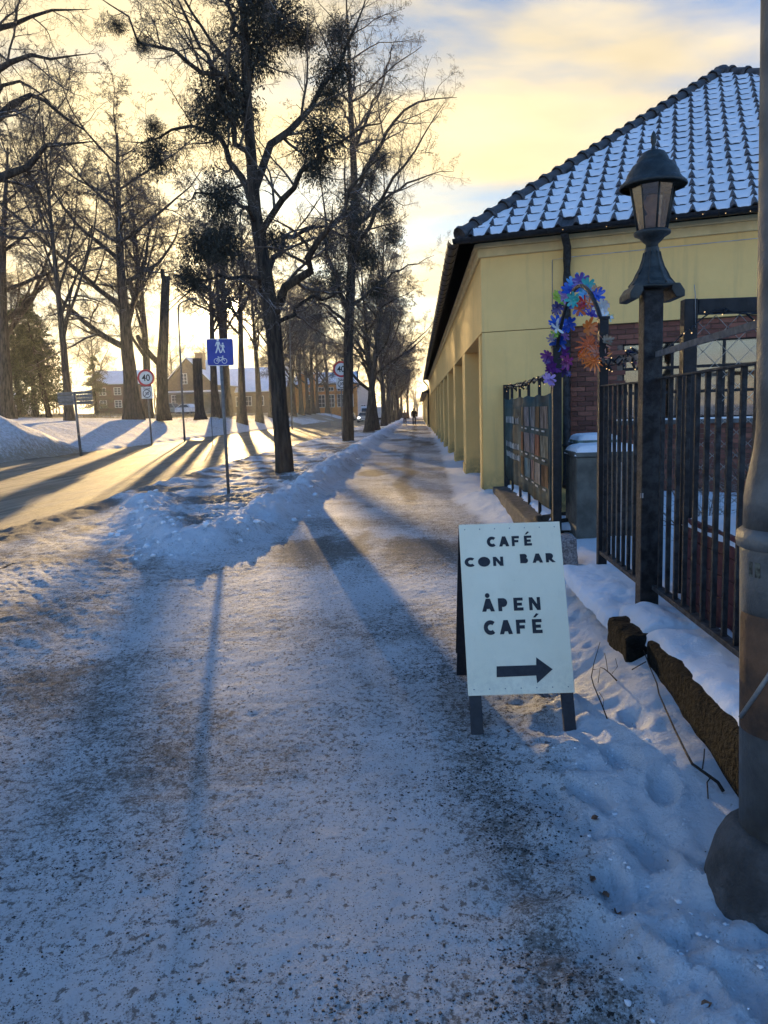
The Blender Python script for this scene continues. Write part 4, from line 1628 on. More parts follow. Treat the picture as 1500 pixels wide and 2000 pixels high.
near_t, far_t = [], []
for (t, v) in tiles:
    p = MR @ Vector((t + TW / 2, v + TL / 2, 0))
    x, y = pxof(p)
    (near_t if x < 1500 else far_t).append((t, v))
near_t.sort(key=lambda q: q[1])
for (t, v) in near_t[:300]:
    inst('tile', TM, MR @ Matrix.Translation((t, v, 0.0)), roof)
for (t, v) in near_t[300:] + far_t:
    M = MR @ Matrix.Translation((t, v, 0))
    rest.add([M @ q.co for q in TM.vertices], [tuple(p.vertices) for p in TM.polygons])
tag(rest.build('tile_field', TILE, roof), kind='stuff')
sg = random.Random(5)
for (t, v) in near_t + far_t:
    if t < (v + 0.2) / SLOPE * apx - 0.05:
        continue
    # a tongue of snow in the trough, rounded at its lower end, narrowing towards the roll
    if sg.random() < 0.004 + 0.02 * (vnoise(np.array([t * 1.1]), np.array([v * 1.1]), 5)[0] > .72):
        continue
    e1, e2 = sg.uniform(-.09, .07), sg.uniform(-.12, .12)
    tk_ = sg.uniform(.6, 1.25)
    sl0 = max(0.0, sg.gauss(-.01, .025))
    rows_ = [(-0.008 + sl0, 0.12, 0.50, 0.006), (0.015 + sl0, 0.00, 0.62, 0.024), (0.08, -0.05, 0.67 + e1 * .5, 0.030), (0.17, -0.12, 0.74 + e1, 0.032), (0.25, -0.20, 0.83 + e2, 0.030), (TL - 0.02, -0.22, 0.90 + e2, 0.024), (TL + 0.02, -0.2, 0.92, 0.01)]
    vs, fs = [], []
    nn = 6
    M = MR @ Matrix.Translation((t, v, 0))
    for (y, u0, u1, h) in rows_:
        for q in range(nn):
            s = q / (nn - 1)
            u = u0 + (u1 - u0) * s
            uu = u % 1.0
            zz = max(tile_prof(uu) + 0.005, 0.014) + 0.028 * (1 - y / TL) + tk_ * h * (1 - (2 * s - 1) ** 4)
            vs.append(M @ Vector((u * TW, y, zz)))
    for r in range(len(rows_) - 1):
        for q in range(nn - 1):
            fs.append((r * nn + q, r * nn + q + 1, (r + 1) * nn + q + 1, (r + 1) * nn + q))
    snow.add(vs, fs, True)
tag(snow.build('roof_snow', SNOW_CAP, roof), kind='stuff')


# hip and ridge caps
def cap_mesh(L):
    m = MB()
    n = 9
    prof = [(0.0, 0.135), (0.035, 0.145), (0.055, 0.145), (0.06, 0.118), (L, 0.10)]
    vs, fs = [], []
    for (y, r) in prof:
        for k in range(n):
            a = math.pi * (-0.12 + 1.24 * k / (n - 1))
            vs.append((r * math.cos(a), y, r * math.sin(a)))
    for i in range(len(prof) - 1):
        for k in range(n - 1):
            fs.append((i * n + k, i * n + k + 1, (i + 1) * n + k + 1, (i + 1) * n + k))
    fs.append(tuple(range(n)))
    m.add(vs, fs, True)
    return m.mesh('hip_tile', mat('hip_tile_grey', (0.075, 0.072, 0.075), 0.6, 0, 0.2, 9))


CM = cap_mesh(0.40)


def caps(A, B, step=0.36, lift=0.03, lim=99):
    d = B - A
    n = int(d.length / step)
    dn = d.normalized()
    side = dn.cross(Vector((0, 0, 1))).normalized()
    u = side.cross(dn)
    for i in range(min(n + 1, lim)):
        p = A + dn * (i * step) + u * lift
        M = Matrix(((side.x, dn.x, u.x, p.x), (side.y, dn.y, u.y, p.y), (side.z, dn.z, u.z, p.z), (0, 0, 0, 1)))
        inst('hip_tile', CM, M, roof)


caps(E0 + (APEX - E0).normalized() * 0.05, APEX)
caps(E1, APEX)
caps(APEX + Vector((0, .1, 0)), RB, lim=60)
m = MB()
m.lathe([(0.0, -0.1), (0.17, -0.05), (0.17, 0.05), (0.10, 0.14), (0, 0.17)], tuple(APEX), 14)
m.build('hip_knob', TILE, roof)

# fascia and gutters
m = MB()
m.box((tt - 0.0, -OV + 0.03, WALL_H + 0.03), (WR, -OV + 0.06, EZ + 0.04), MF)
m.box((tt + 0.05, -OV + 0.06, WALL_H + 0.05), (WR, 0.0, WALL_H + 0.085), MF)
m.build('fascia', BLACK, bld)


def half_gutter(A, B, r, name, ring=0.55):
    d = B - A
    dn = d.normalized()
    s = dn.cross(Vector((0, 0, 1))).normalized()
    vs, fs, n = [], [], 9
    for p in (A, B):
        for rr in (r, r - 0.006):
            for k in range(n):
                a = math.pi * k / (n - 1)
                vs.append(p + s * (rr * math.cos(a)) - Vector((0, 0, rr * math.sin(a))))
    for k in range(n - 1):
        fs.append((k, k + 1, 2 * n + k + 1, 2 * n + k))
        fs.append((n + k + 1, n + k, 3 * n + k, 3 * n + k + 1))
    m = MB()
    m.add(vs, fs, True)
    g = m.build(name, BLACK, bld)
    L = d.length
    m = MB()
    m.tube([s * ((r + .006) * math.cos(a)) - Vector((0, 0, (r + .006) * math.sin(a))) for a in [math.pi * k / 8 for k in range(9)]], 0.008, 4)
    bme = m.mesh('gutter_bracket', BLACK)
    q = 0.3
    while q < min(L, 30):
        inst('gutter_bracket', bme, Matrix.Translation(A + dn * q), g)
        q += ring
    return g


ga = E0 - ND * 0.07 - FD * 0.06 + Vector((0, 0, -0.02))
half_gutter(ga, ga + FD * (WR), 0.078, 'gutter', 0.6)
la = E0 + Vector((-0.08, -0.12, -0.03))
half_gutter(la, la + Vector((0, LEN, 0)), 0.085, 'gutter', 0.62)
m = MB()
m.box((E0.x - 0.005, E0.y, WALL_H + 0.03), (E0.x + 0.02, Y_END, EZ + 0.02))
m.box((E0.x + 0.02, E0.y + .1, WALL_H + 0.05), (C0.x, Y_END, WALL_H + 0.085))
m.build('fascia', BLACK, bld)


def downpipe(t, off=0.10, r=0.062):
    m = MB()
    P = [(t, -OV - 0.05, EZ - 0.08), (t, -OV - 0.03, WALL_H - 0.0), (t + 0.02, -off - 0.12, WALL_H - 0.16), (t, -off, WALL_H - 0.34), (t, -off, WALL_H - 0.6), (t, -off, 2.0), (t, -off, 0.42), (t, -off - 0.10, 0.30)]
    m.tube([MF @ Vector(p) for p in P], r, 12)
    for z in (3.4, 2.2, 0.95):
        m.tube([MF @ Vector((t, -off, z)), MF @ Vector((t, -off, z + 0.04))], r + 0.012, 12)
    return m.build('downpipe', BLACK_W, bld)


downpipe(1.40)
m = MB()
P = [(la.x, Y_END, la.z - .07), (la.x, Y_END, WALL_H - .1), (C0.x - .1, Y_END, WALL_H - .5), (C0.x - .1, Y_END, 2.9), (C0.x - .1, Y_END, .3)]
m.tube(P, 0.06, 10)
m.build('downpipe', BLACK_W, bld)
# conduit along the wall
m = MB()
m.tube([MF @ Vector((1.16, -0.012, 2.2)), MF @ Vector((1.16, -0.012, WALL_H - .3)), MF @ Vector((1.4, -0.012, WALL_H - .28)), MF @ Vector((6.5, -0.012, WALL_H - .26))], 0.006, 5)
m.build('cable', mat('white_cable', (0.6, 0.6, 0.6), 0.5), bld)

# fairy lights along the gutter
BULB = emissive('bulb_glow', (1.0, 0.62, 0.25), 0.35)


def light_string(name, pts, label, nb=14, drop=0.03, wire_r=0.004, bulb_r=0.008):
    t = thing(name, pts[0], label, 'fairy lights')
    m = MB()
    m.tube(pts, wire_r, 5)
    m.build('wire', BLACK, t)
    P = [Vector([float(c) for c in p]) for p in pts]
    seg = [(P[i + 1] - P[i]).length for i in range(len(P) - 1)]
    tot = sum(seg)
    for i in range(nb):
        sock = MB()
        s = tot * (i + 0.5) / nb
        k = 0
        while k < len(seg) - 1 and s > seg[k]:
            s -= seg[k]
            k += 1
        p = P[k].lerp(P[k + 1], min(1, s / max(seg[k], 1e-6)))
        q = p + Vector((random.uniform(-1, 1) * drop, random.uniform(-1, 1) * drop, random.uniform(-1.3, .6) * drop))
        sock.tube([p, q], wire_r * 1.5, 5)
        b = MB()
        b.lathe([(0, -bulb_r), (bulb_r * .8, -bulb_r * .4), (bulb_r * .8, bulb_r * .4), (0, bulb_r)], tuple(q + (q - p).normalized() * bulb_r), 6)
        b.build('bulb', BULB, t)
        sock.build('socket', BLACK, t)
    return t


gp = []
for i in range(24):
    q = ga + FD * (1.6 + 0.22 * i) - ND * 0.085 + Vector((0, 0, -0.02 - 0.03 * abs(math.sin(i * 1.3))))
    gp.append(q)
light_string('fairy_lights', gp, 'fairy lights strung along the black gutter under the tiles', 16, 0.03, 0.003, 0.007)

# lower wing beyond, with its own roof
low = thing('yellow_wing', (1.0, Y_END + 0.6, 0), 'lower sunlit yellow wing at the far end of the long building', 'building')
m = MB()
m.box((1.0, Y_END + 0.6, -0.3), (8, Y_END + 75, 3.1))
m.build('wall', YELLOW, low)
m = MB()
m.prism([(0.55, 3.1), (8.3, 3.1), (8.3, 3.2), (4.4, 5.0), (0.55, 3.22)], 75.5, Matrix.Translation((0, Y_END + 0.5, 0)))
m.build('roof', TILE, low)
m = MB()
for i in range(14):
    m = MB()
    m.box((0.93, Y_END + 3 + i * 5.0, -0.3), (1.0, Y_END + 3.9 + i * 5.0, 2.7))
    m.build('pier', YELLOW_T, low)
m = MB()
m.tube([(0.5, Y_END + 0.6, 3.16), (0.5, Y_END + 75, 3.16)], 0.08, 8)
m.build('gutter', BLACK, low)
# ------------------------------------------------------------------ foreground: stone edging, fence, gate, lamp
def rough_block(x0, x1, y0, y1, z0, z1, n=8, amp=0.02, seed=0, rnd=0.05):
    """a hewn stone: box grid with rounded, uneven faces"""
    import bmesh
    bm = bmesh.new()
    bmesh.ops.create_cube(bm, size=2.0)
    bmesh.ops.subdivide_edges(bm, edges=bm.edges[:], cuts=n, use_grid_fill=True)
    g = np.random.default_rng(seed)
    cx, cy, cz = (x0 + x1) / 2, (y0 + y1) / 2, (z0 + z1) / 2
    h = np.array([(x1 - x0) / 2, (y1 - y0) / 2, (z1 - z0) / 2])
    V = np.array([v.co[:] for v in bm.verts])
    P = V * h
    inner = np.clip(P, -(h - rnd), h - rnd)
    d = P - inner
    l = np.linalg.norm(d, axis=1, keepdims=True)
    P = inner + np.where(l > 1e-6, d / np.maximum(l, 1e-6) * np.minimum(l, rnd), 0)
    nn = vnoise(P[:, 1] * 9 + 3 * seed, P[:, 2] * 9 + P[:, 0] * 7, seed) - 0.5 + 0.5 * (vnoise(P[:, 1] * 24, P[:, 2] * 24 + P[:, 0] * 20, seed + 3) - 0.5)
    P = P + unit(V) * nn[:, None] * amp * 2
    P += np.array([cx, cy, cz])
    bm.verts.index_update()
    F = [[v.index for v in f.verts] for f in bm.faces]
    bm.free()
    return P, F


def snow_cap(parts, xlo, xhi, ylo, yhi, zf, th=0.06, dx=0.03, seed=0, drip=0.03):
    """a pillow of snow with uneven rim on top of something"""
    nx = max(6, int((xhi - xlo) / dx))
    ny = max(6, int((yhi - ylo) / dx))
    sx, sy = np.linspace(-1, 1, nx), np.linspace(-1, 1, ny)
    SX, SY = np.meshgrid(sx, sy)
    wob = lambda a, s: (fbm(a * 9.0 + 10 * s, a * 0 + s, 4, seed + s) - 0.5) * 2
    Yv = (ylo + yhi) / 2 + SY * (yhi - ylo) / 2
    hw = (xhi - xlo) / 2
    Xv = (xlo + xhi) / 2 + SX * hw + wob(Yv, 1) * drip * np.clip(-SX, 0, 1) + wob(Yv, 2) * drip * np.clip(SX, 0, 1)
    edge = np.clip(1 - np.maximum(np.abs(SX), np.abs(SY) ** 3) ** 6, 0, 1) ** 0.5
    Z = zf(Xv, Yv) + edge * th * (0.75 + 0.6 * fbm(Xv * 5, Yv * 5, 4, seed + 9)) - (1 - edge) * 0.03
    idx = np.arange(nx * ny).reshape(ny, nx)
    F = np.stack([idx[:-1, :-1], idx[:-1, 1:], idx[1:, 1:], idx[1:, :-1]], -1).reshape(-1, 4)
    parts.append((np.stack([Xv.ravel(), Yv.ravel(), Z.ravel()], 1), F))


wall = thing('stone_edging', (1.3, 4.0, 0.1), 'mossy stone edging capped with snow below the black bar fence', 'stone wall')
caps_ = []
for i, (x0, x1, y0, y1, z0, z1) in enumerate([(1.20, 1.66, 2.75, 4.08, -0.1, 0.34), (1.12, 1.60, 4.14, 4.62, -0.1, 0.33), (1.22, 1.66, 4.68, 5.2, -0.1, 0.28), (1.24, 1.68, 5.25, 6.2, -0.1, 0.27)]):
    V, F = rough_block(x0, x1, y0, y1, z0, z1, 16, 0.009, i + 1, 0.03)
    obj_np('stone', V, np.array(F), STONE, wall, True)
for s, (a, b, c, d, z) in enumerate([(1.22, 1.70, 2.7, 4.2, 0.325), (1.22, 1.62, 4.2, 4.72, 0.315), (1.13, 1.70, 4.66, 6.28, 0.265)]):
    snow_cap(caps_, a, b, c, d, lambda x, y, z=z: z + 0.05 * (fbm(x * 6, y * 3, 3, 201) - .5), 0.055, 0.015, 20 + 7 * s, 0.022)
V, F = join(caps_)
obj_np('snow_cap', V, F, SNOW_CAP, wall, True)

XF = 1.47                 # fence line
BAR = BLACK_W


def bar_panel(name, y0, y1, nb, zb0, zb1, zt0, zt1, label, rail=None, bw=0.025):
    """a run of square bars between y0 and y1; zb / zt: bottom and top rail heights at both ends"""
    t = thing(name, (XF, (y0 + y1) / 2, zb0), label, 'fence')
    for nme, a, b, hh in (('bottom_rail', zb0, zb1, 0.03), ('top_rail', zt0, zt1, 0.012)):
        m = MB()
        w = 0.028
        vs = []
        for (yy, zz) in ((y0, a), (y1, b)):
            vs += [(XF - w, yy, zz), (XF + w, yy, zz), (XF + w, yy, zz + hh), (XF - w, yy, zz + hh)]
        m.add(vs, [(0, 1, 2, 3), (7, 6, 5, 4), (0, 4, 5, 1), (1, 5, 6, 2), (2, 6, 7, 3), (3, 7, 4, 0)])
        m.build(nme, mat('worn_rail', (0.045, 0.05, 0.055), 0.7, 0, 0.3, 20, spec=0.2), t, 0.003)
    for i in range(nb):
        s = (i + 0.5) / nb
        y = y0 + (y1 - y0) * s
        m = MB()
        m.box((XF - bw / 2, y - bw / 2, zb0 + (zb1 - zb0) * s + 0.02), (XF + bw / 2, y + bw / 2, zt0 + (zt1 - zt0) * s + 0.003))
        m.build('bar', BAR, t, 0.003)
    if rail:
        m = MB()
        vs = []
        n = len(rail)
        for (yy, zz) in rail:
            vs += [(XF - 0.026, yy, zz - 0.017), (XF - 0.012, yy, zz - 0.017), (XF - 0.012, yy, zz + 0.017), (XF - 0.026, yy, zz + 0.017)]
        fs = []
        for i in range(n - 1):
            for k in range(4):
                fs.append((i * 4 + k, i * 4 + (k + 1) % 4, i * 4 + 4 + (k + 1) % 4, i * 4 + 4 + k))
        fs += [(0, 1, 2, 3), tuple(4 * n - 4 + k for k in (3, 2, 1, 0))]
        m.add(vs, fs)
        m.build('hand_rail', mat('grey_hand_rail', (0.11, 0.12, 0.13), .7, 0, .2, 20, spec=.2), t)
    return t


YL = 4.86                  # lamp post
YG = 6.22                  # gate post
YG2 = 8.25                 # far gate post
bar_panel('bar_fence', 2.35, YL - 0.075, 17, 0.42, 0.44, 1.76, 1.74, 'black bar fence panel between the lantern post and the steel pole', [(2.35, 1.93), (3.0, 1.925), (3.6, 1.915), (4.2, 1.905), (4.79, 1.89)])
bar_panel('bar_fence', YL + 0.075, YG - 0.02, 9, 0.40, 0.40, 1.73, 1.74, 'short black bar fence panel between the lantern post and the flower arch', [(4.94, 1.90), (5.4, 1.90), (5.8, 1.91), (6.18, 1.94)])

# posts of the gate
gp = thing('gate_post', (XF, YG, 0.2), 'square black gate post carrying the orange end of the flower arch', 'post', 'gate posts')
m = MB()
m.box((XF - 0.035, YG - 0.035, 0.18), (XF + 0.035, YG + 0.035, 2.26))
m.build('shaft', BLACK, gp, 0.004)
m = MB()
m.box((XF - 0.042, YG - 0.042, 2.26), (XF + 0.042, YG + 0.042, 2.28))
m.build('post_cap', BLACK, gp)
gp2 = thing('gate_post', (XF + 0.02, YG2, 0.2), 'square black gate post by the dark banner, wound with violet flowers', 'post', 'gate posts')
m = MB()
m.box((XF - 0.045, YG2 - 0.045, 0.0), (XF + 0.045, YG2 + 0.045, 2.20))
m.build('shaft', BLACK, gp2, 0.004)
m = MB()
m.box((XF - 0.052, YG2 - 0.052, 2.20), (XF + 0.052, YG2 + 0.052, 2.225))
m.build('post_cap', BLACK, gp2)

# open gate leaf folded into the yard: arch hoop of the gate
PET = {}


def petal_mat(c):
    k = 'bottle_petal_%d_%d_%d' % tuple(int(255 * v) for v in c)
    if k not in PET:
        n = NT(k)
        n.b.inputs['Transmission Weight'].default_value = 0.0
        col = n.mix(n.noise(40.0, 3), tuple(v * 0.7 for v in c), tuple(min(1, v * 1.15) for v in c))
        PET[k] = n.done(col, 0.22)
    return PET[k]


def flower_mesh(c, r, n, seed, curl=0.35, thin=0.30):
    g = random.Random(seed)
    m = MB()
    for k in range(n):
        a = 2 * math.pi * k / n + g.uniform(-.1, .1)
        cu = curl + g.uniform(-.15, .2)
        L = r * g.uniform(.85, 1.1)
        w = r * thin
        prof = [(0.10, 0.35), (0.35, 0.8), (0.65, 1.0), (0.88, 0.85), (1.0, 0.4)]
        vs, fs = [], []
        for (s, ww) in prof:
            for q in (-1, 0, 1):
                x = s * L
                y = q * w * ww * 0.5
                z = cu * L * s * s + (0.14 * w if q == 0 else 0.0) * -1
                vs.append((x * math.cos(a) - y * math.sin(a), x * math.sin(a) + y * math.cos(a), z))
        for i in range(len(prof) - 1):
            for q in range(2):
                fs.append((i * 3 + q, i * 3 + q + 1, i * 3 + 4 + q, i * 3 + 3 + q))
        m.add(vs, fs, True)
    m.lathe([(0, -.02), (.12 * r, -.01), (.12 * r, .12 * r), (0, .16 * r)], (0, 0, 0), 8)
    return m.mesh('flower', petal_mat(c))


arch = thing('flower_arch', (XF, (YG + YG2) / 2, 0.3), 'gate arch of bottle plastic flowers, violet through blue to orange', 'flower arch')
hoop = []
for i in range(25):
    s = i / 24
    a = math.pi * (1 - s)
    y = (YG + YG2) / 2 + (YG2 - YG) / 2 * -math.cos(math.pi * (1 - s)) * -1
    hoop.append(Vector((XF, YG2 + (YG - YG2) * s, 2.16 + 0.50 * math.sin(math.pi * s) ** 0.75)))
m = MB()
m.tube([Vector((XF, YG2, 1.2))] + hoop + [Vector((XF, YG, 1.6))], 0.018, 8)
m.build('hoop', BLACK, arch)
VI, BL_, TQ, GRN, ORA, RED, WHT, LILAC, SKY_ = (0.16, 0.04, 0.22), (0.02, 0.08, 0.45), (0.06, 0.42, 0.42), (0.25, 0.50, 0.08), (0.85, 0.24, 0.05), (0.45, 0.03, 0.04), (0.62, 0.68, 0.72), (0.36, 0.22, 0.50), (0.08, 0.32, 0.62)
ff = [  # px, py, radius px, colour, petals, depth Y
    (1078, 715, 28, VI, 10, 8.2), (1072, 742, 22, LILAC, 8, 8.1), (1098, 690, 24, VI, 9, 8.25), (1070, 697, 20, VI, 10, 8.2), (1098, 720, 22, (0.07, 0.05, 0.2), 8, 8.3), (1108, 706, 22, (0.30, 0.06, 0.22), 7, 8.2),
    (1092, 668, 25, BL_, 8, 8.2), (1084, 655, 15, GRN, 7, 8.1), (1100, 655, 20, LILAC, 7, 8.2), (1076, 662, 14, (0.28, .2, .24), 6, 8.1), (1090, 632, 26, BL_, 9, 8.1), (1088, 640, 22, WHT, 5, 8.0), (1112, 632, 22, BL_, 8, 8.2),
    (1090, 600, 22, (0.07, 0.06, 0.22), 8, 8.0), (1088, 580, 20, (0.42, 0.58, 0.06), 10, 7.9), (1102, 580, 20, LILAC, 7, 7.9), (1114, 565, 26, BL_, 9, 7.7), (1126, 555, 26, SKY_, 9, 7.5), (1134, 548, 24, (0.12, 0.08, 0.36), 7, 7.4),
    (1148, 560, 24, TQ, 9, 7.2), (1120, 585, 22, TQ, 8, 7.3), (1130, 598, 24, (0.05, 0.12, 0.5), 8, 7.3), (1146, 575, 26, SKY_, 8, 7.0), (1152, 585, 22, (0.55, .42, .40), 7, 6.8), (1140, 592, 18, RED, 6, 6.8), (1150, 592, 17, ORA, 4, 6.7),
    (1132, 604, 22, (0.8, 0.2, 0.08), 5, 6.9), (1156, 612, 26, (0.10, 0.06, 0.36), 9, 6.8), (1168, 578, 22, BL_, 8, 6.6), (1176, 600, 24, WHT, 8, 6.5), (1180, 618, 20, WHT, 6, 6.4), (1164, 565, 16, (0.6, .3, .2), 6, 6.7),
    (1150, 640, 24, ORA, 8, 6.3), (1180, 640, 20, (0.7, .2, .06), 7, 6.35), (1150, 675, 34, (0.6, 0.16, 0.06), 12, 6.25), (1140, 695, 28, ORA, 10, 6.2), (1168, 690, 34, (0.55, 0.20, 0.12), 12, 6.2), (1178, 672, 26, (0.42, .25, .22), 9, 6.2), (1160, 705, 30, ORA, 11, 6.15), (1178, 700, 28, (0.8, .3, .08), 9, 6.2),
]
fg_ = random.Random(12)
ff = ff + [(px + fg_.uniform(-11, 11), py + fg_.uniform(-11, 11), rp * fg_.uniform(.45, .7), tuple(min(1, v * fg_.uniform(.6, 1.2)) for v in c), n, Y + fg_.uniform(-.08, .12)) for (px, py, rp, c, n, Y) in ff]
for i, (px, py, rp, c, n, Y) in enumerate(ff):
    p = Vector(at(px, py, Y))
    r = 0.70 * rp * Y / FPX
    me = flower_mesh(c, r, n, i, 0.25 + 0.3 * random.random(), 0.16 if rp > 25 and c[0] > .4 else 0.42)
    view = (Vector((0, 0, EYE)) - p).normalized()
    zax = (view * 0.75 + Vector((random.uniform(-.6, .6), random.uniform(-.3, .3), random.uniform(-.4, .6)))).normalized()
    xax = zax.cross(Vector((0.2, 0.3, 1))).normalized()
    yax = zax.cross(xax)
    M = Matrix(((xax.x, yax.x, zax.x, p.x), (xax.y, yax.y, zax.y, p.y), (xax.z, yax.z, zax.z, p.z), (0, 0, 0, 1)))
    inst('flower', me, M, arch)

# lantern post
XF_, XF = XF, XF - 0.035
lp = thing('lantern_post', (XF, YL, 0.25), 'old black post with a tapered lantern and bell-shaped base on top', 'lamp')
m = MB()
m.box((XF - 0.058, YL - 0.06, 0.2), (XF + 0.058, YL + 0.06, 2.275))
m.build('shaft', BLACK_W, lp, 0.008)
zc = 2.235
m = MB()
a = 0.130
prof = [(-a - .03, 0.0), (-a - .03, -0.035), (-a + 0.02, -0.04), (-a + 0.05, 0.012), (-0.085, 0.03), (0.085, 0.03), (a - 0.05, 0.012), (a - 0.02, -0.04), (a + .03, -0.035), (a + .03, 0.0), (a, 0.045), (-a, 0.045)]
m.prism(prof, 2 * a, Matrix.Translation((XF, YL - a, zc + 0.02)))
m.build('capital', GREEN_IRON, lp, 0.006)
m = MB()
m.lathe([(0.135, 0.0), (0.128, 0.017), (0.108, 0.038), (0.092, 0.071), (0.072, 0.109), (0.055, 0.16), (0.046, 0.197), (0.040, 0.227)], (XF, YL, zc + 0.066), sq=8, phase=0.0)
for k in range(8):
    an = 2 * math.pi * (k + 0.5) / 8
    pr = [(0.134, 0.005), (0.106, 0.040), (0.09, 0.074), (0.07, 0.111), (0.054, 0.16), (0.045, 0.2)]
    m.tube([(XF + r * math.cos(an), YL + r * math.sin(an), zc + 0.066 + z) for r, z in pr], 0.006, 5)
m.build('bell_base', GREEN_IRON, lp)
zl = zc + 0.292
m = MB()
m.lathe([(0.038, -0.01), (0.036, 0.02), (0.058, 0.04), (0.075, 0.06), (0.105, 0.075), (0.108, 0.09), (0.092, 0.10), (0.0, 0.10)], (XF, YL, zl), 22)
m.build('lantern_cup', GREEN_IRON, lp)
zg = zl + 0.10
LG = glass_mat('amber_lantern_glass', (0.62, 0.48, 0.34), 0.06, 0.12)
m = MB()
n = 8
for k in range(n):
    a0, a1 = 2 * math.pi * k / n, 2 * math.pi * (k + 1) / n
    r0, r1, h = 0.086, 0.135, 0.28
    m = MB()
    m.add([(XF + r0 * math.cos(a0), YL + r0 * math.sin(a0), zg), (XF + r0 * math.cos(a1), YL + r0 * math.sin(a1), zg), (XF + r1 * math.cos(a1), YL + r1 * math.sin(a1), zg + h), (XF + r1 * math.cos(a0), YL + r1 * math.sin(a0), zg + h)], [(0, 1, 2, 3)])
    m.build('pane', LG, lp)
m = MB()
for k in range(0, n):
    a0 = 2 * math.pi * k / n
    m.tube([(XF + 0.087 * math.cos(a0), YL + 0.087 * math.sin(a0), zg), (XF + 0.137 * math.cos(a0), YL + 0.137 * math.sin(a0), zg + 0.28)], 0.007 if k % 2 == 0 else 0.004, 5)
m.build('glazing_bar', GREEN_IRON, lp)
m = MB()
m.lathe([(0.0, 0.0), (0.045, 0.0), (0.045, 0.085), (0.03, 0.09), (0.028, 0.10), (0.046, 0.13), (0.05, 0.165), (0.035, 0.20), (0, 0.21)], (XF, YL, zg), 16)
m.build('bulb', mat('frosted_bulb', (0.45, 0.36, 0.28), 0.4), lp)
zr = zg + 0.28
m = MB()
m.lathe([(0.190, -0.035), (0.197, -0.03), (0.190, -0.015), (0.165, 0.008), (0.155, 0.022), (0.148, 0.048), (0.118, 0.094), (0.088, 0.115), (0.088, 0.125), (0.082, 0.136), (0.066, 0.162), (0.04, 0.175), (0.022, 0.178), (0.014, 0.184), (0.010, 0.21), (0.016, 0.222), (0.017, 0.25), (0.010, 0.275), (0.0, 0.29)], (XF, YL, zr), 26)
m.lathe([(0.190, -0.035), (0.15, -0.005), (0.10, 0.0), (0, 0.0)], (XF, YL, zr), 26)
m.build('lantern_cap', GREEN_IRON, lp)
m = MB()
m.prism([(0, 0), (.004, 0), (.004, .03), (0, .03)], .002, Matrix.Translation((XF - .070, YL - .0775, 1.02)))
m.prism([(.009, 0), (.018, 0), (.018, .03), (.009, .03)], .002, Matrix.Translation((XF - .070, YL - .0775, 1.02)))
m.build('number_mark', mat('pale_paint', (.5, .5, .5), .6), lp)

XF = XF_


# fence lights
def sag(a, b, n, d):
    a, b = Vector(a), Vector(b)
    return [a.lerp(b, i / n) - Vector((0, 0, d * 4 * (i / n) * (1 - i / n))) for i in range(n + 1)]


wp = []
for i in range(30):
    s = i / 29
    wp.append(Vector((XF - 0.02 + 0.03 * math.sin(i * 2.1), YG - (YG - YL) * s, 1.93 + 0.03 * math.sin(i * 1.7) - 0.02)))
light_string('fairy_lights', wp, 'fairy lights wound round the short fence rail beside the lantern post', 12, 0.05, 0.006, 0.005)
q0, q1 = at(1270, 700, YL - .1), at(1335, 650, 5.2)
q2, q3, q4 = at(1360, 632, 5.25), at(1415, 602, 5.28), at(1480, 612, 5.3)
light_string('fairy_lights', sag(q0, q1, 6, 0.02) + sag(q2, q3, 4, -0.02) + sag(q3, q4, 4, 0.02), 'fairy lights looping from the lantern post into the chain link panel', 8, 0.035, 0.005, 0.0055)

# chain link panel in the yard
ck = thing('chain_link_panel', (2.0, 5.4, 0.25), 'chain link panel in a black steel frame behind the bar fence', 'fence')
c0 = Vector(at(1346, 600, 5.35))
cx0, cx1, cyy = c0.x, c0.x + 1.9, 5.35
ztop = float(at(1346, 585, 5.35)[2])
m = MB()
m.box((cx0 - 0.045, cyy - 0.045, 0.2), (cx0 + 0.045, cyy + 0.045, ztop))
m.build('frame_post', BLACK, ck, 0.006)
m = MB()
m.box((cx0 + 0.045, cyy - 0.045, ztop - 0.10), (cx1, cyy + 0.045, ztop - 0.003))
m.build('frame_rail', BLACK, ck, 0.006)
m = MB()
pitch = 0.078
hgt = ztop - 0.12 - 0.3
nz = int(hgt / pitch)
k = 0
x = cx0 + 0.06
while x < cx1:
    pts = []
    for j in range(nz + 1):
        sgn = 1 if (j + k) % 2 else -1
        pts.append((x + sgn * pitch * 0.5, cyy + sgn * 0.004, ztop - 0.11 - j * pitch))
    m.tube(pts, 0.0036, 4, False)
    x += pitch
    k += 1
m.build('chain_link', GALV, ck)
light = thing('steel_cable', (cx0, cyy, ztop), 'thin stay wire sticking up from the corner of the chain link frame', 'wire')
m = MB()
m.tube([at(1358, 640, 5.3), at(1358, 575, 5.3), at(1356, 556, 5.3)], 0.003, 5)
m.build('wire', GALV, light)

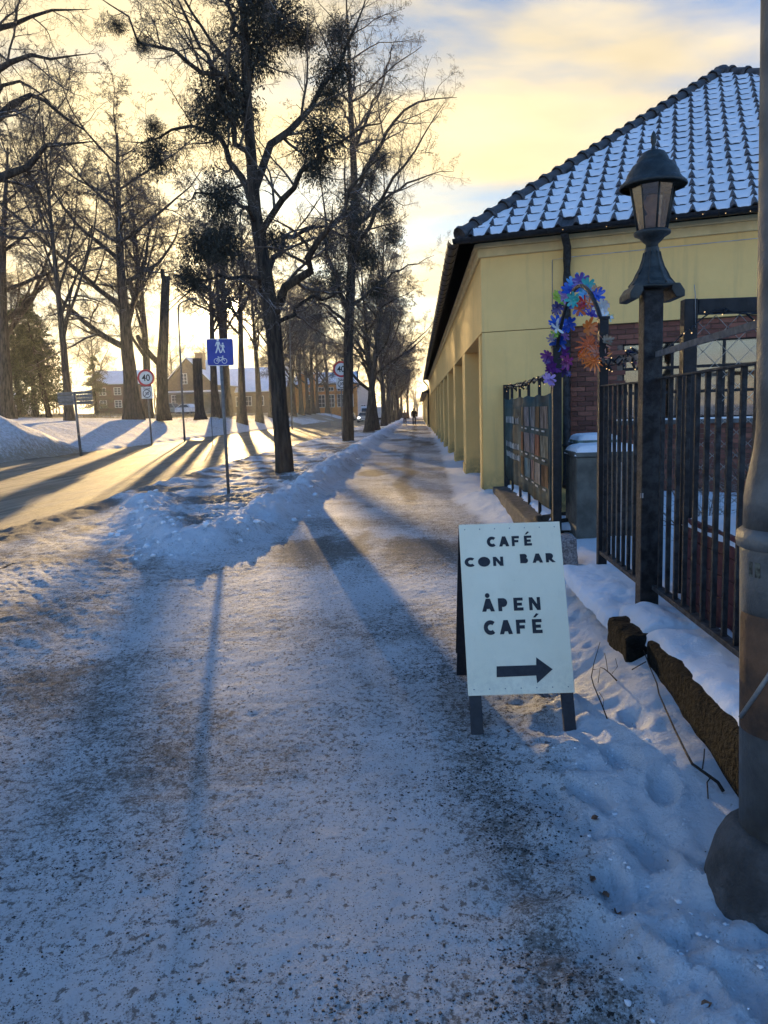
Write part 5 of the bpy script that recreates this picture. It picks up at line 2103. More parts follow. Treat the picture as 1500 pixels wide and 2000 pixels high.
# planter and shrubs in the yard
pl = thing('planter_box', (1.95, 4.1, 0.2), 'dark red planter box with a snowy rim behind the bar fence', 'planter')
REDP = mat('dark_red_board', (0.11, 0.022, 0.030), 0.7, 0, 0.2, 5)
for i in range(5):
    m = MB()
    m.box((1.72, 2.3, 0.22 + 0.128 * i), (1.76, 5.0, 0.343 + 0.128 * i))
    m.build('board', REDP, pl, 0.004)
    m = MB()
    m.box((1.76, 4.95, 0.22 + 0.128 * i), (2.9, 4.99, 0.343 + 0.128 * i))
    m.build('board', REDP, pl, 0.004)
m = MB()
m.box((1.76, 2.3, 0.3), (2.9, 4.95, 0.74))
m.build('soil', mat('soil', (0.03, 0.025, 0.02), 0.95), pl)
pp = []
snow_cap(pp, 1.70, 2.9, 2.3, 5.02, lambda x, y: 0.84 + 0 * x, 0.05, 0.05, 60, 0.02)
obj_np('snow_cap', pp[0][0], pp[0][1], SNOW_CAP, pl, True)


def shrub(base, n, h, spread, seed, label, name='bare_shrub', r=0.006, leafy=False):
    g = np.random.default_rng(seed)
    t = thing(name, base, label, 'shrub')
    a = g.uniform(0, 6.28, n)
    d = unit(np.stack([np.cos(a) * spread, np.sin(a) * spread, np.ones(n)], 1))
    K = 7
    P = np.empty((n, K, 3))
    P[:, 0] = np.array(base) + np.stack([np.cos(a), np.sin(a), 0 * a], 1) * 0.05
    for k in range(1, K):
        d = unit(d + 0.14 * g.normal(size=(n, 3)))
        P[:, k] = P[:, k - 1] + d * h / K * g.uniform(.8, 1.2, (n, 1))
    R = np.repeat(np.linspace(r, r * .4, K)[None], n, 0)
    parts = [tubes(P, R, 4)]
    P, R = grow(P, R, 7, .2, (25, 60), .4, 4, .25, 0.02, .7, g, rmin=.0015)
    parts.append(tubes(P, R, 3))
    P, R = grow(P, R, 4, .2, (25, 60), .5, 3, .25, 0.02, .7, g, rmin=.0012)
    parts.append(tubes(P, R, 3))
    V, F = join(parts)
    obj_np('twigs', V, F, TWIG, t)
    return t


shrub((2.2, 3.6, 0.8), 16, 0.8, 0.5, 31, 'bare twiggy shrub in the red planter behind the fence')
shrub((2.1, 4.6, 0.8), 14, 0.7, 0.5, 32, 'smaller bare shrub at the far end of the red planter')
shrub((2.5, 6.6, 0.25), 16, 1.2, 0.6, 33, 'bare shrub standing in the courtyard snow under the windows')

# bins behind the gate
def cabinet(x0, x1, y0, y1, z0, z1, label, col, name='storage_cabinet', lid=0.05):
    t = thing(name, ((x0 + x1) / 2, (y0 + y1) / 2, z0), label, 'bin')
    m = MB()
    m.box((x0, y0, z0), (x1, y1, z1))
    m.build('body', col, t, 0.012)
    m = MB()
    m.box((x0 - .015, y0 - .02, z1), (x1 + .015, y1 + .015, z1 + lid))
    m.build('lid', col, t, 0.01)
    m = MB()
    m.box((x0 + (x1 - x0) * .64, y0 - .012, z0 + .05), (x0 + (x1 - x0) * .64 + .02, y0, z1 - .06))
    m.build('hinge_strip', GALV, t)
    pp = []
    snow_cap(pp, x0 - .015, x1 + .02, y0 - .02, y1 + .02, lambda x, y: z1 + lid - 0.005 + 0 * x, .07, .03, int(x0 * 100), .02)
    obj_np('snow_cap', pp[0][0], pp[0][1], SNOW_CAP, t, True)
    return t


b0 = at(1126, 1050, 8.0)
b1 = at(1240, 1050, 8.0)
cabinet(b0[0], b1[0] + .1, 8.0, 8.6, 0.2, float(at(1150, 893, 8.0)[2]), 'grey metal bin with a curved cap of snow inside the gate', mat('dull_grey_green_metal', (0.10, 0.105, 0.095), .6, .3, .2, 5))
b0 = at(1129, 900, 9.6)
cabinet(b0[0], b0[0] + .5, 9.6, 10.1, 0.2, float(at(1140, 868, 9.6)[2]), 'pale green bin with snow on top by the brick wall', mat('pale_green_metal', (0.16, 0.24, 0.21), .6, 0, .2, 5))
for nm, px, py, Y, sc, lab in (('log', 1105, 1005, 8.9, .14, 'dark log lying in the snow inside the gate'), ('log', 1112, 1030, 8.5, .12, 'shorter dark log beside the gate opening')):
    p = at(px, py, Y)
    m = MB()
    m.tube([(p[0] - .35, p[1] - .1, .28), (p[0], p[1], .3), (p[0] + .4, p[1] + .08, .31)], [sc * .55, sc * .6, sc * .5], 10)
    tag(m.build(nm, BARK), lab, 'log')

# granite kerb stone by the gate
q = at(1107, 1120, 6.9)
V, F = rough_block(q[0] - .09, q[0] + .09, 6.85, 7.15, -.1, .42, 8, .012, 8, .04)
tag(obj_np('granite_stone', V, np.array(F), GRANITE, None, True), 'speckled granite stone standing behind the white pavement board', 'stone')

# banner fence between gate and building
XB = XF + 0.0
bf = thing('low_wall', (XB, 10.6, 0.0), 'low dark concrete wall under the dark banner', 'wall')
V, F = rough_block(XB - .24, XB + .20, 8.4, 12.95, -.2, .30, 14, .008, 12, .03)
obj_np('wall_body', V, np.array(F), CONC_D, bf, True)
pp = []
snow_cap(pp, XB - .02, XB + .24, 8.3, 12.9, lambda x, y: .292 + 0 * x, .05, .03, 77, .05)
obj_np('snow_cap', pp[0][0], pp[0][1], SNOW_CAP, bf, True)
ban_f = thing('banner_fence', (XB, 10.6, 0.3), 'black steel fence carrying the dark teal banner', 'fence')
for i, y in enumerate([8.5, 9.4, 10.3, 11.2, 12.1, 12.85]):
    m = MB()
    m.box((XB - .018, y - .018, .28), (XB + .018, y + .018, 1.93))
    m.build('post', BLACK, ban_f)
m = MB()
m.tube([(XB, YG2, 2.0), (XB, 9.5, 1.93), (XB, 11, 1.91), (XB, 12.88, 1.93)], .014, 6)
m.build('top_rail', GALV, ban_f)
m = MB()
m.box((XB - .045, 12.84, .25), (XB + .045, 12.94, 1.97))
m.build('end_post', BLACK, ban_f)
wp = []
for i in range(46):
    s = i / 45
    wp.append(Vector((XB + .03 * math.sin(i * 2.3), YG2 + .1 + (12.86 - YG2 - .1) * s, 1.92 + .035 * math.cos(i * 1.9))))
light_string('fairy_lights', wp, 'fairy lights tangled along the rail above the dark banner', 26, .07, .008, .006)

# the banner
TEAL = mat('teal_banner_vinyl', (0.040, 0.080, 0.090), 0.9, 0, .25, 2.5, spec=0.1)
y0, y1, zb, zt_ = 8.42, 12.78, .46, 1.73
nx, nz = 30, 8
V, F = [], []
xb = XB - .032


def bx(y, z):
    return xb + .012 * math.sin(y * 5.1 + z * 1.5) + .006 * math.sin(y * 13)


for j in range(nz + 1):
    for i in range(nx + 1):
        y = y0 + (y1 - y0) * i / nx
        z = zb + (zt_ - zb) * j / nz + (.012 * math.cos(i * math.pi / 3) if j in (0, nz) else 0)
        V.append((bx(y, z), y, z))
for j in range(nz):
    for i in range(nx):
        a = j * (nx + 1) + i
        F.append((a, a + nx + 1, a + nx + 2, a + 1))
ban = thing('banner', (xb, 10.6, zb), 'dark teal vinyl banner with rows of small photographs on the fence by the gate', 'banner')
bo = obj_np('sheet', np.array(V), np.array(F), TEAL, ban, True)
sm = bo.modifiers.new('thick', 'SOLIDIFY')
sm.thickness = .004


def photo_mat(i):
    n = NT('photo_print_%d' % i)
    g = random.Random(40 + i)
    base = [(.35, .27, .18), (.42, .42, .46), (.5, .5, .5), (.3, .2, .12), (.45, .38, .34), (.3, .12, .08), (.40, .38, .42), (.36, .36, .42), (.5, .2, .15), (.48, .45, .34), (.2, .12, .08), (.2, .4, .48), (.45, .3, .3), (.55, .52, .5), (.3, .17, .12)][i % 15]
    v = n.mapping((1, 9, 2.2), (0, 0, 0), (i * 3.1, 0, 0))
    col = n.mix(n.ramp(n.noise(2.2, 4, .6, v), .36, .64), tuple(c * .14 for c in base), tuple(min(1, c * .48) for c in base))
    return n.done(col, .9, None, None, 0.1)


k = 0
for r in range(3):
    for c in range(5):
        ya = 10.86 - c * .46
        za = 1.60 - r * .335
        m = MB()
        vs, fs = [], []
        for q in range(4):
            y = ya - .40 * q / 3
            for z in (za, za - .25):
                vs.append((bx(y, z) - .006, y, z))
        for q in range(3):
            fs.append((2 * q, 2 * q + 1, 2 * q + 3, 2 * q + 2))
        m.add(vs, fs)
        m.build('photo_print', photo_mat(k), ban)
        k += 1
m = MB()
pale = mat('pale_print', (.42, .46, .47), .9)
g = random.Random(3)
for (zz, hh, ya, yb) in [(1.36, .10, 12.55, 11.1), (.985, .085, 12.6, 11.1), (.83, .085, 12.6, 11.0)]:
    y = ya
    while y > yb:
        w = g.uniform(.025, .05)
        for s in range(2):
            yy = y - s * w * .9
            m.box((bx(yy, zz) - .010, yy - .012, zz), (bx(yy, zz) - .006, yy, zz + hh * g.choice([1, 1, .8])))
        if g.random() < .5:
            m.box((bx(y, zz) - .010, y - w, zz + hh * .42), (bx(y, zz) - .006, y, zz + hh * .58))
        y -= w + .05
        if g.random() < .12:
            y -= .07
for r in range(3):
    for c in range(5):
        y = 10.80 - c * .46
        z = 1.60 - r * .335 - .29
        m.box((bx(y, z) - .010, y - .2, z), (bx(y, z) - .006, y, z + .018))
m.build('print_lines', pale, ban)

# ------------------------------------------------------------------ steel pole at the right edge
PXC, PYC = 1.112, 2.30
_a, _b = at(1531, 1600, PYC), at(1549, 0, PYC)
KX = float((_b[0] - _a[0]) / (_b[2] - _a[2]))
PXC = float(_a[0] - KX * _a[2])
sp = thing('steel_pole', (PXC, PYC, 0.0), 'big grey steel street pole on a concrete foot at the right edge', 'pole')
POLE = mat('worn_zinc', (0.115, 0.12, 0.12), .55, .35, .22, 5, .003, 60)
m = MB()
zj = 1.175
m.lathe([(0.128, 0.05), (0.128, zj - .02), (0.128, zj), ], (PXC, PYC, 0), 32)
m.build('lower_shaft', POLE, sp)
m = MB()
m.lathe([(0.128, zj - .012), (0.137, zj - .008), (0.140, zj + .01), (0.137, zj + .035), (0.125, zj + .045), (0.118, zj + .05)], (PXC, PYC, 0), 32)
m.build('collar', POLE, sp)
m = MB()
m.lathe([(0.120, zj + .045), (0.118, zj + .14), (0.112, zj + .18), (0.092, zj + .28), (0.086, zj + .34), (0.080, 2.6), (0.064, 7.5)], (PXC, PYC, 0), 32)
m.build('upper_shaft', POLE, sp)
RUST = mat('rusty_hatch', (0.12, 0.062, 0.032), .7, .2, .3, 7, .003, 50, dark=(.04, .024, .016))
m = MB()
n = 12
vs, fs = [], []
for (z, r) in ((.60, .1305), (.615, .134), (.95, .134), (.97, .1305)):
    for k in range(n + 1):
        a = math.radians(178 + 88 * k / n)
        vs.append((PXC + r * math.cos(a), PYC + r * math.sin(a), z))
for i in range(3):
    for k in range(n):
        fs.append((i * (n + 1) + k, i * (n + 1) + k + 1, (i + 1) * (n + 1) + k + 1, (i + 1) * (n + 1) + k))
m.add(vs, fs, True)
m.build('service_hatch', RUST, sp)
m = MB()
m.tube([(PXC + .1365 * math.cos(math.radians(a)), PYC + .1365 * math.sin(math.radians(a)), z) for a, z in ((183, .64), (196, .68), (212, .74), (230, .82), (246, .88), (247, 1.12))], .007, 6)
m.build('scratched_stripe', GALV, sp)
m = MB()
for (a, z0, z1) in ((204, 1.085, 1.13),):
    vs = []
    for aa in (a - 9, a + 9):
        for z in (z0, z1):
            vs.append((PXC + .1292 * math.cos(math.radians(aa)), PYC + .1292 * math.sin(math.radians(aa)), z))
    m.add(vs, [(0, 1, 3, 2)])
m.build('sticker', mat('worn_sticker', (.09, .10, .08), .6, 0, .4, 60), sp)
m = MB()
m.lathe([(0.0, .275), (0.145, .275), (0.16, .268), (0.18, .25), (0.205, .20), (0.23, .10), (0.242, .02), (0.245, -.30)][::-1], (PXC, PYC, 0), 28)
fo = m.build('concrete_foot', CONC_D, sp)

for o in sp.children:
    if o.name.split('.')[0] != 'concrete_foot':
        for v in o.data.vertices:          # the pole leans a little towards the street
            v.co.x += KX * v.co.z

# ------------------------------------------------------------------ pavement board
LB_, RB_ = Vector(gnd(932, 1432)), Vector(gnd(1114, 1412))
LB_.z = zat(LB_.x, LB_.y)
bx_ = (RB_ - LB_)
bx_.z = 0
wd = 0.53
mid = Vector(gnd(1024, 1424, 0.03))
topc = Vector(at(996, 1012, mid.y + 0.40))
uy = Vector((topc.x - mid.x, topc.y - mid.y, 0)).normalized()
ux = Vector((uy.y, -uy.x, 0))
mid.z = 0.01
ab = thing('pavement_board', mid, 'cream folding pavement board lettered CAFÉ CON BAR with a black arrow', 'sign')
# front frame leans back: base at mid, top at height H
H, LEAN = 0.985, 0.40
up_ = (Vector((0, 0, H)) + uy * LEAN).normalized()
nrm_ = ux.cross(up_).normalized()          # towards the camera or away
if nrm_.y > 0:
    nrm_ = -nrm_
# small sideways lean as in the photograph (the left foot stands lower)
tilt = Matrix.Rotation(math.radians(0.3), 3, nrm_)
upv, uxv = tilt @ up_, tilt @ ux
org = mid + Vector((0, 0, 0.0))
MA = Matrix(((uxv.x, -nrm_.x, upv.x, org.x), (uxv.y, -nrm_.y, upv.y, org.y), (uxv.z, -nrm_.z, upv.z, org.z), (0, 0, 0, 1)))   # local x right, y away, z up the board
HB = math.hypot(H, LEAN)
m = MB()
m.box((-wd / 2, -.004, .185), (wd / 2, .006, HB), MA)
m.build('front_board', WHITE_SIGN, ab, .002)
for s in (-1, 1):
    m = MB()
    xx = s * (wd / 2 - .036)
    m.box((xx - .03, .0065, 0.0), (xx + .03, .034, HB - .012), MA)
    m.build('leg', INK, ab, .002)
m = MB()
m.box((-wd / 2 + .005, .0065, .20), (-wd / 2 + .0055 + wd - .011, .03, .25), MA)
m.build('cross_rail', INK, ab)
# rear frame opens the other way
up2 = (Vector((0, 0, H)) - uy * 0.42).normalized()
n2_ = uxv.cross(up2).normalized()
org2 = org + uy * (LEAN + 0.44)
MA2 = Matrix(((uxv.x, n2_.x, up2.x, org2.x), (uxv.y, n2_.y, up2.y, org2.y), (uxv.z, n2_.z, up2.z, org2.z), (0, 0, 0, 1)))
m = MB()
m.box((-wd / 2 - .004, -.004, .185), (wd / 2 - .004, .006, HB - .02), MA2)
m.build('rear_board', INK, ab)
for s in (-1, 1):
    m = MB()
    xx = s * (wd / 2 - .036)
    m.box((xx - .03, -.03, 0.0), (xx + .03, -.0045, HB - .03), MA2)
    m.build('leg', INK, ab)
m = MB()
for i in range(7):
    for z in (HB - .028, .215):
        m.lathe([(.0035, 0), (.003, .0012), (0, .0015)], (0, 0, 0), 7, MA @ Matrix.Translation((-wd / 2 + .03 + i * (wd - .06) / 6, -.004, z)) @ Matrix.Rotation(math.radians(90), 4, 'X'))
m.build('screw_head', GALV, ab)


def arc(cx, cy, r, a0, a1, n=14):
    return [(cx + r * math.cos(math.radians(a0 + (a1 - a0) * i / n)), cy + r * math.sin(math.radians(a0 + (a1 - a0) * i / n))) for i in range(n + 1)]


def glyph(ch):
    """solid stencil capitals in a 1 x 1 box"""
    if ch == 'C':
        return [arc(.55, .5, .52, 48, 312, 20) + arc(.57, .5, .22, 312, 48, 14)]
    if ch in 'AÅ':
        g = [[(0, 0), (.34, 1), (.68, 1), (1.02, 0), (.70, 0), (.62, .2), (.40, .2), (.32, 0)]]
        if ch == 'Å':
            g.append(arc(.48, 1.24, .19, 0, 345, 16))
        return g
    if ch == 'F':
        return [[(.05, 0), (.33, 0), (.33, .36), (.72, .36), (.72, .60), (.33, .60), (.33, .76), (.80, .76), (.80, 1), (.05, 1)]]
    if ch in 'EÉ':
        g = [[(.05, 0), (.82, 0), (.82, .24), (.34, .24), (.34, .38), (.72, .38), (.72, .61), (.34, .61), (.34, .77), (.80, .77), (.80, 1), (.05, 1)]]
        if ch == 'É':
            g.append([(.16, 1.12), (.34, 1.12), (.62, 1.36), (.42, 1.42)])
        return g
    if ch == 'O':
        return [arc(.5, .5, .54, 0, 348, 24)]
    if ch == 'N':
        return [[(.04, 0), (.30, 0), (.30, .56), (.66, 0), (.94, 0), (.94, 1), (.68, 1), (.68, .46), (.32, 1), (.04, 1)]]
    if ch == 'B':
        return [[(.06, 0)] + arc(.52, .28, .30, -80, 70, 8) + arc(.48, .74, .26, -60, 90, 8) + [(.06, 1)]]
    if ch == 'R':
        return [[(.06, 0), (.34, 0), (.34, .30), (.66, 0), (1.0, 0), (.66, .36)] + arc(.46, .68, .32, -50, 90, 8) + [(.06, 1)]]
    if ch == 'P':
        return [[(.06, 0), (.36, 0), (.36, .32)] + arc(.46, .66, .34, -85, 90, 10) + [(.06, 1)]]
    return []


import bmesh
from mathutils.geometry import tessellate_polygon


def letters(text, x0, z0, adv, h, w, wob=0.0):
    out = []
    for i, ch in enumerate(text):
        if ch == ' ':
            continue
        for poly in glyph(ch):
            out.append([(x0 + i * adv + p[0] * w, z0 + p[1] * h) for p in poly])
    return out


def print_polys(name, polys, M, m_, parent, y=-.0062, depth=.0016):
    bm = bmesh.new()
    for poly in polys:
        vs = [bm.verts.new(M @ Vector((p[0], y, p[1]))) for p in poly]
        for tri in tessellate_polygon([[Vector((p[0], p[1], 0)) for p in poly]]):
            try:
                bm.faces.new([vs[q] for q in tri])
            except ValueError:
                pass
    me = bpy.data.meshes.new(name)
    bm.to_mesh(me)
    bm.free()
    me.materials.append(m_)
    o = bpy.data.objects.new(name, me)
    return link(o, parent)


def bz(py):      # picture row on the board -> height along the board
    return .185 + (1357 - py) / (1357 - 1013.0) * (HB - .185)


sx = wd / 200.0      # metres per picture pixel across


def bxp(px, py):
    left = 903 + (1357 - 1013 - (1357 - py)) / 344.0 * 18
    right = 1088 + (py - 1013) / 344.0 * 33
    return -wd / 2 + (px - left) / (right - left) * wd


for (txt, pxs, pxe, pt, pb) in [('CAFÉ', 955, 1043, 1041, 1062), ('CON', 914, 989, 1083, 1102), ('BAR', 1016, 1084, 1079, 1098), ('ÅPEN', 947, 1059, 1168, 1194), ('CAFÉ', 950, 1066, 1212, 1240)]:
    n = len(txt)
    xa, xb2 = bxp(pxs, pb), bxp(pxe, pb)
    h = bz(pt) - bz(pb)
    adv = (xb2 - xa) / (n - .14)
    w = adv * .80
    print_polys('lettering', letters(txt, xa, bz(pb), adv, h, w), MA, INK, ab)
print_polys('arrow', [[(bxp(974, 1303), bz(1302)), (bxp(974, 1322), bz(1323)), (bxp(1048, 1322), bz(1322)), (bxp(1050, 1337), bz(1337)), (bxp(1079, 1312), bz(1311)), (bxp(1048, 1287), bz(1287)), (bxp(1048, 1302), bz(1302))]], MA, INK, ab)

# ------------------------------------------------------------------ small things in the snow
def twig(name, pts, r, label, side=()):
    m = MB()
    P = [Vector((float(p[0]), float(p[1]), float(p[2]))) for p in pts]
    m.tube(P, list(np.linspace(r, r * .35, len(P))), 6)
    for s in side:
        m.tube([Vector([float(c) for c in p]) for p in s], r * .4, 4)
    tag(m.build(name, BARK), label, 'twig')


def gp_(px, py, lift):
    """point above the snow seen at a picture position"""
    z = .15
    for _ in range(12):
        q = gnd(px, py, z)
        z = zat(q[0], q[1]) + lift
    return gnd(px, py, z)


twig('fallen_twig', [gp_(1413, 1546, .01), gp_(1402, 1528, .03), gp_(1380, 1512, .03), gp_(1352, 1492, .03), gp_(1340, 1470, .03), gp_(1318, 1425, .035), gp_(1300, 1385, .03), gp_(1287, 1355, .03), gp_(1283, 1335, .03), gp_(1268, 1300, .03), gp_(1257, 1270, .04)], .007, 'long curved twig lying on the snow along the mossy stone',
     [[gp_(1372, 1502, .03), gp_(1375, 1480, .07), gp_(1376, 1462, .1)], [gp_(1388, 1518, .03), gp_(1381, 1528, .03), gp_(1383, 1560, .01)], [gp_(1262, 1292, .03), gp_(1234, 1308, .02)]])
b = Vector(gp_(1186, 1404, 0))
twig('bare_sprig', [b, at(1175, 1375, b.y + .03), at(1160, 1340, b.y + .05), at(1155, 1322, b.y + .06), at(1160, 1295, b.y + .07), at(1172, 1254, b.y + .08)], .004, 'thin bare sprig standing in the snow right of the pavement board',
     [[at(1157, 1308, b.y + .06), at(1172, 1306, b.y + .04), at(1168, 1334, b.y + .02)], [at(1178, 1382, b.y), at(1179, 1366, b.y), at(1170, 1352, b.y)]])
b = Vector(gp_(1205, 1330, 0))
twig('bare_sprig', [b, at(1192, 1316, b.y + .02), at(1180, 1306, b.y + .05), at(1172, 1303, b.y + .07)], .0045, 'low branching sprig in the snow beside the thin sprig',
     [[at(1195, 1316, b.y), at(1206, 1302, b.y), at(1202, 1286, b.y)], [at(1187, 1312, b.y), at(1184, 1290, b.y), at(1181, 1276, b.y)]])
LEAF = mat('dead_leaf', (.20, .085, .04), .7, 0, .3, 60)


def leaf(px, py, s, rot, label, lift=.004):
    p = Vector(gp_(px, py, lift))
    m = MB()
    out = [(0, 0), (.3, .32), (.65, .36), (1, .1), (1.25, 0), (1, -.12), (.6, -.34), (.25, -.28)]
    vs = [(0, 0, 0)] + [((x - .6) * s, y * s, .18 * s * abs(y) + .1 * s * math.sin(3 * x)) for x, y in out]
    vs[0] = (0, 0, -.05 * s)
    fs = [(0, i, i % 8 + 1) for i in range(1, 9)]
    M = Matrix.Translation(p) @ Matrix.Rotation(rot, 4, 'Z') @ Matrix.Rotation(.3, 4, 'X')
    m.add([M @ Vector(v) for v in vs], fs)
    tag(m.build('dead_leaf', LEAF), label, 'leaf', 'dead leaves on the snow')


for (px, py, s, r, lab) in [(1164, 1598, .035, .2, 'curled brown leaf in the hollow of the smooth snow'), (1158, 1716, .03, 1.0, 'small reddish leaf at the edge of the trodden snow'), (1178, 1745, .045, 2.1, 'dark shrivelled leaf clump near the concrete foot'), (1206, 1780, .035, 1.2, 'thin dark leaf stuck upright near the leaf clump'), (1380, 1962, .03, .4, 'orange leaf on the snow below the concrete foot'), (992, 1428, .03, 1.6, 'brown leaf between the feet of the pavement board'), (1316, 1242, .05, .1, 'tan leaf on the snow cap of the stone edging')]:
    leaf(px, py, s, r, lab)
# ------------------------------------------------------------------ road signs and posts
def text_mesh(name, body, size, m_, M, parent, offset=0.0, sx_=1.0, label=None):
    cu = bpy.data.curves.new(name, 'FONT')
    cu.body = body
    cu.size = size
    cu.align_x = 'CENTER'
    cu.align_y = 'CENTER'
    cu.offset = offset
    cu.extrude = 0.0
    to = bpy.data.objects.new(name + '_tmp', cu)
    COL.objects.link(to)
    dg = bpy.context.evaluated_depsgraph_get()
    me = bpy.data.meshes.new_from_object(to.evaluated_get(dg))
    bpy.data.objects.remove(to)
    me.name = name
    me.materials.clear()
    me.materials.append(m_)
    me.transform(M @ Matrix.Rotation(math.radians(90), 4, 'X') @ Matrix.Diagonal((sx_, 1, 1, 1)))
    o = bpy.data.objects.new(name, me)
    return link(o, parent)


BLUE = mat('sign_blue', (0.012, 0.035, 0.30), .4, 0, .08, 3)
WHT_P = mat('sign_white', (0.72, 0.72, 0.70), .45, 0, .05, 4)
RED_P = mat('sign_red', (0.55, 0.025, 0.03), .45, 0, .08, 4)
GREY_P = mat('sign_grey_ring', (0.10, 0.10, 0.11), .5)
BLK_P = mat('sign_black', (0.012, 0.012, 0.014), .5)


def facing(p, yaw=0.0):
    """frame at p whose -Y side faces the camera side"""
    return Matrix.Translation(p) @ Matrix.Rotation(yaw, 4, 'Z')


# blue footpath and cycle sign
bs = gnd(447, 972)
Yb = float(bs[1])
zb_ = zat(bs[0], bs[1])
top = at(429, 664, Yb)
s_ = thing('path_sign', (bs[0], Yb, zb_), 'blue square sign with walking figures and a bicycle on a grey post', 'sign')
m = MB()
m.tube([(bs[0], Yb, zb_ - .2), (top[0], Yb, top[2] - .02)], .031, 12)
m.build('post', POSTGREY, s_)
c = at(430, 688, Yb - .05)
Mb = facing(Vector(c), .10) @ Matrix.Rotation(math.radians(.6), 4, 'Y')
q = .255
m = MB()
rr = .03
pts = []
for (cx, cz, a0) in ((q - rr, q - rr, 0), (-q + rr, q - rr, 90), (-q + rr, -q + rr, 180), (q - rr, -q + rr, 270)):
    pts += arc(cx, cz, rr, a0, a0 + 90, 4)
m.prism(pts, .004, Mb)
m.build('plate', WHT_P, s_)
pts2 = [(x * .955, z * .955) for x, z in pts]
print_polys('blue_face', [pts2], Mb, BLUE, s_, -.003)
polys = []


def person_poly(cx, cz, s):
    out = [arc(cx, cz + .40 * s, .055 * s, 0, 340, 10)]
    out.append([(cx - .07 * s, cz + .33 * s), (cx + .07 * s, cz + .33 * s), (cx + .13 * s, cz + .14 * s), (cx + .10 * s, cz + .13 * s), (cx + .055 * s, cz + .24 * s), (cx + .05 * s, cz + .08 * s), (cx + .13 * s, cz - .18 * s), (cx + .07 * s, cz - .18 * s), (cx, cz + .02 * s), (cx - .08 * s, cz - .18 * s), (cx - .14 * s, cz - .18 * s), (cx - .05 * s, cz + .08 * s), (cx - .055 * s, cz + .24 * s), (cx - .11 * s, cz + .13 * s), (cx - .14 * s, cz + .14 * s)])
    return out


polys += person_poly(-.035, .06, .42) + person_poly(.055, .045, .30)
for (cx, cz) in ((-.075, -.165), (.075, -.165)):
    ro, ri = .052, .041
    o_, i_ = arc(cx, cz, ro, 0, 360, 20), arc(cx, cz, ri, 0, 360, 20)
    for k in range(20):
        polys.append([o_[k], o_[k + 1], i_[k + 1], i_[k]])


def stroke(a, b, w):
    dx, dz = b[0] - a[0], b[1] - a[1]
    l = math.hypot(dx, dz)
    nx_, nz_ = -dz / l * w / 2, dx / l * w / 2
    return [(a[0] + nx_, a[1] + nz_), (a[0] - nx_, a[1] - nz_), (b[0] - nx_, b[1] - nz_), (b[0] + nx_, b[1] + nz_)]


bk = [((-.075, -.165), (-.04, -.10)), ((-.04, -.10), (.05, -.10)), ((.05, -.10), (.075, -.165)), ((-.04, -.10), (.0, -.165)), ((.0, -.165), (.05, -.10)), ((-.075, -.165), (.0, -.165)), ((.05, -.10), (.04, -.075)), ((.03, -.075), (.06, -.072)), ((-.055, -.085), (-.025, -.085))]
polys += [stroke(a, b, .011) for a, b in bk]
print_polys('white_symbol', polys, Mb, WHT_P, s_, -.005)


def limit_sign(px, py_c, py_base, Y, rad, label, px_base):
    b = at(px_base, py_base, Y)
    zz = zat(b[0], Y) - .1
    c = at(px, py_c, Y - .06)
    t = thing('speed_limit_sign', (b[0], Y, zz), label, 'sign', 'speed limit signs with a zone plate')
    m = MB()
    m.tube([(b[0], Y, zz), (c[0], Y, c[2] + rad * .9)], .042, 10)
    m.build('post', POSTGREY, t)
    M = facing(Vector(c), .06)
    m = MB()
    m.prism(arc(0, 0, rad, 0, 352, 40), .006, M)
    m.build('plate', RED_P, t)
    print_polys('white_face', [arc(0, 0, rad * .76, 0, 352, 40)], M, WHT_P, t, -.003)
    text_mesh('numerals', '40', rad * 1.05, BLK_P, M @ Matrix.Translation((0, -.006, -.01)), t, .02 * rad, .92)
    zc_ = -rad * 1.02 - rad * .62
    w, h = rad * .66, rad * .78
    m = MB()
    m.prism([(-w, zc_ - h + .0), (w, zc_ - h), (w, zc_ + h * .78), (-w, zc_ + h * .78)], .006, M)
    m.build('zone_plate', WHT_P, t)
    rng_ = []
    o_, i_ = arc(0, zc_ - h * .25, rad * .50, 0, 360, 28), arc(0, zc_ - h * .25, rad * .40, 0, 360, 28)
    for k in range(28):
        rng_.append([o_[k], o_[k + 1], i_[k + 1], i_[k]])
    rng_.append(stroke((-rad * .3, zc_ - h * .25 - rad * .3), (rad * .3, zc_ - h * .25 + rad * .3), rad * .07))
    print_polys('zone_ring', rng_, M, GREY_P, t, -.003)
    text_mesh('zone_numerals', '30', rad * .52, GREY_P, M @ Matrix.Translation((0, -.006, zc_ - h * .25)), t, .012 * rad, .95)
    text_mesh('zone_word', 'Sone', rad * .40, GREY_P, M @ Matrix.Translation((0, -.006, zc_ + h * .52)), t, .006 * rad, 1.0)


limit_sign(285, 738, 872, 38.0, .42, 'round red-rimmed 40 sign with a Sone 30 plate across the road', 297)
limit_sign(666, 721, 858, 45.0, .46, 'round 40 sign half hidden behind the second verge tree', 669)

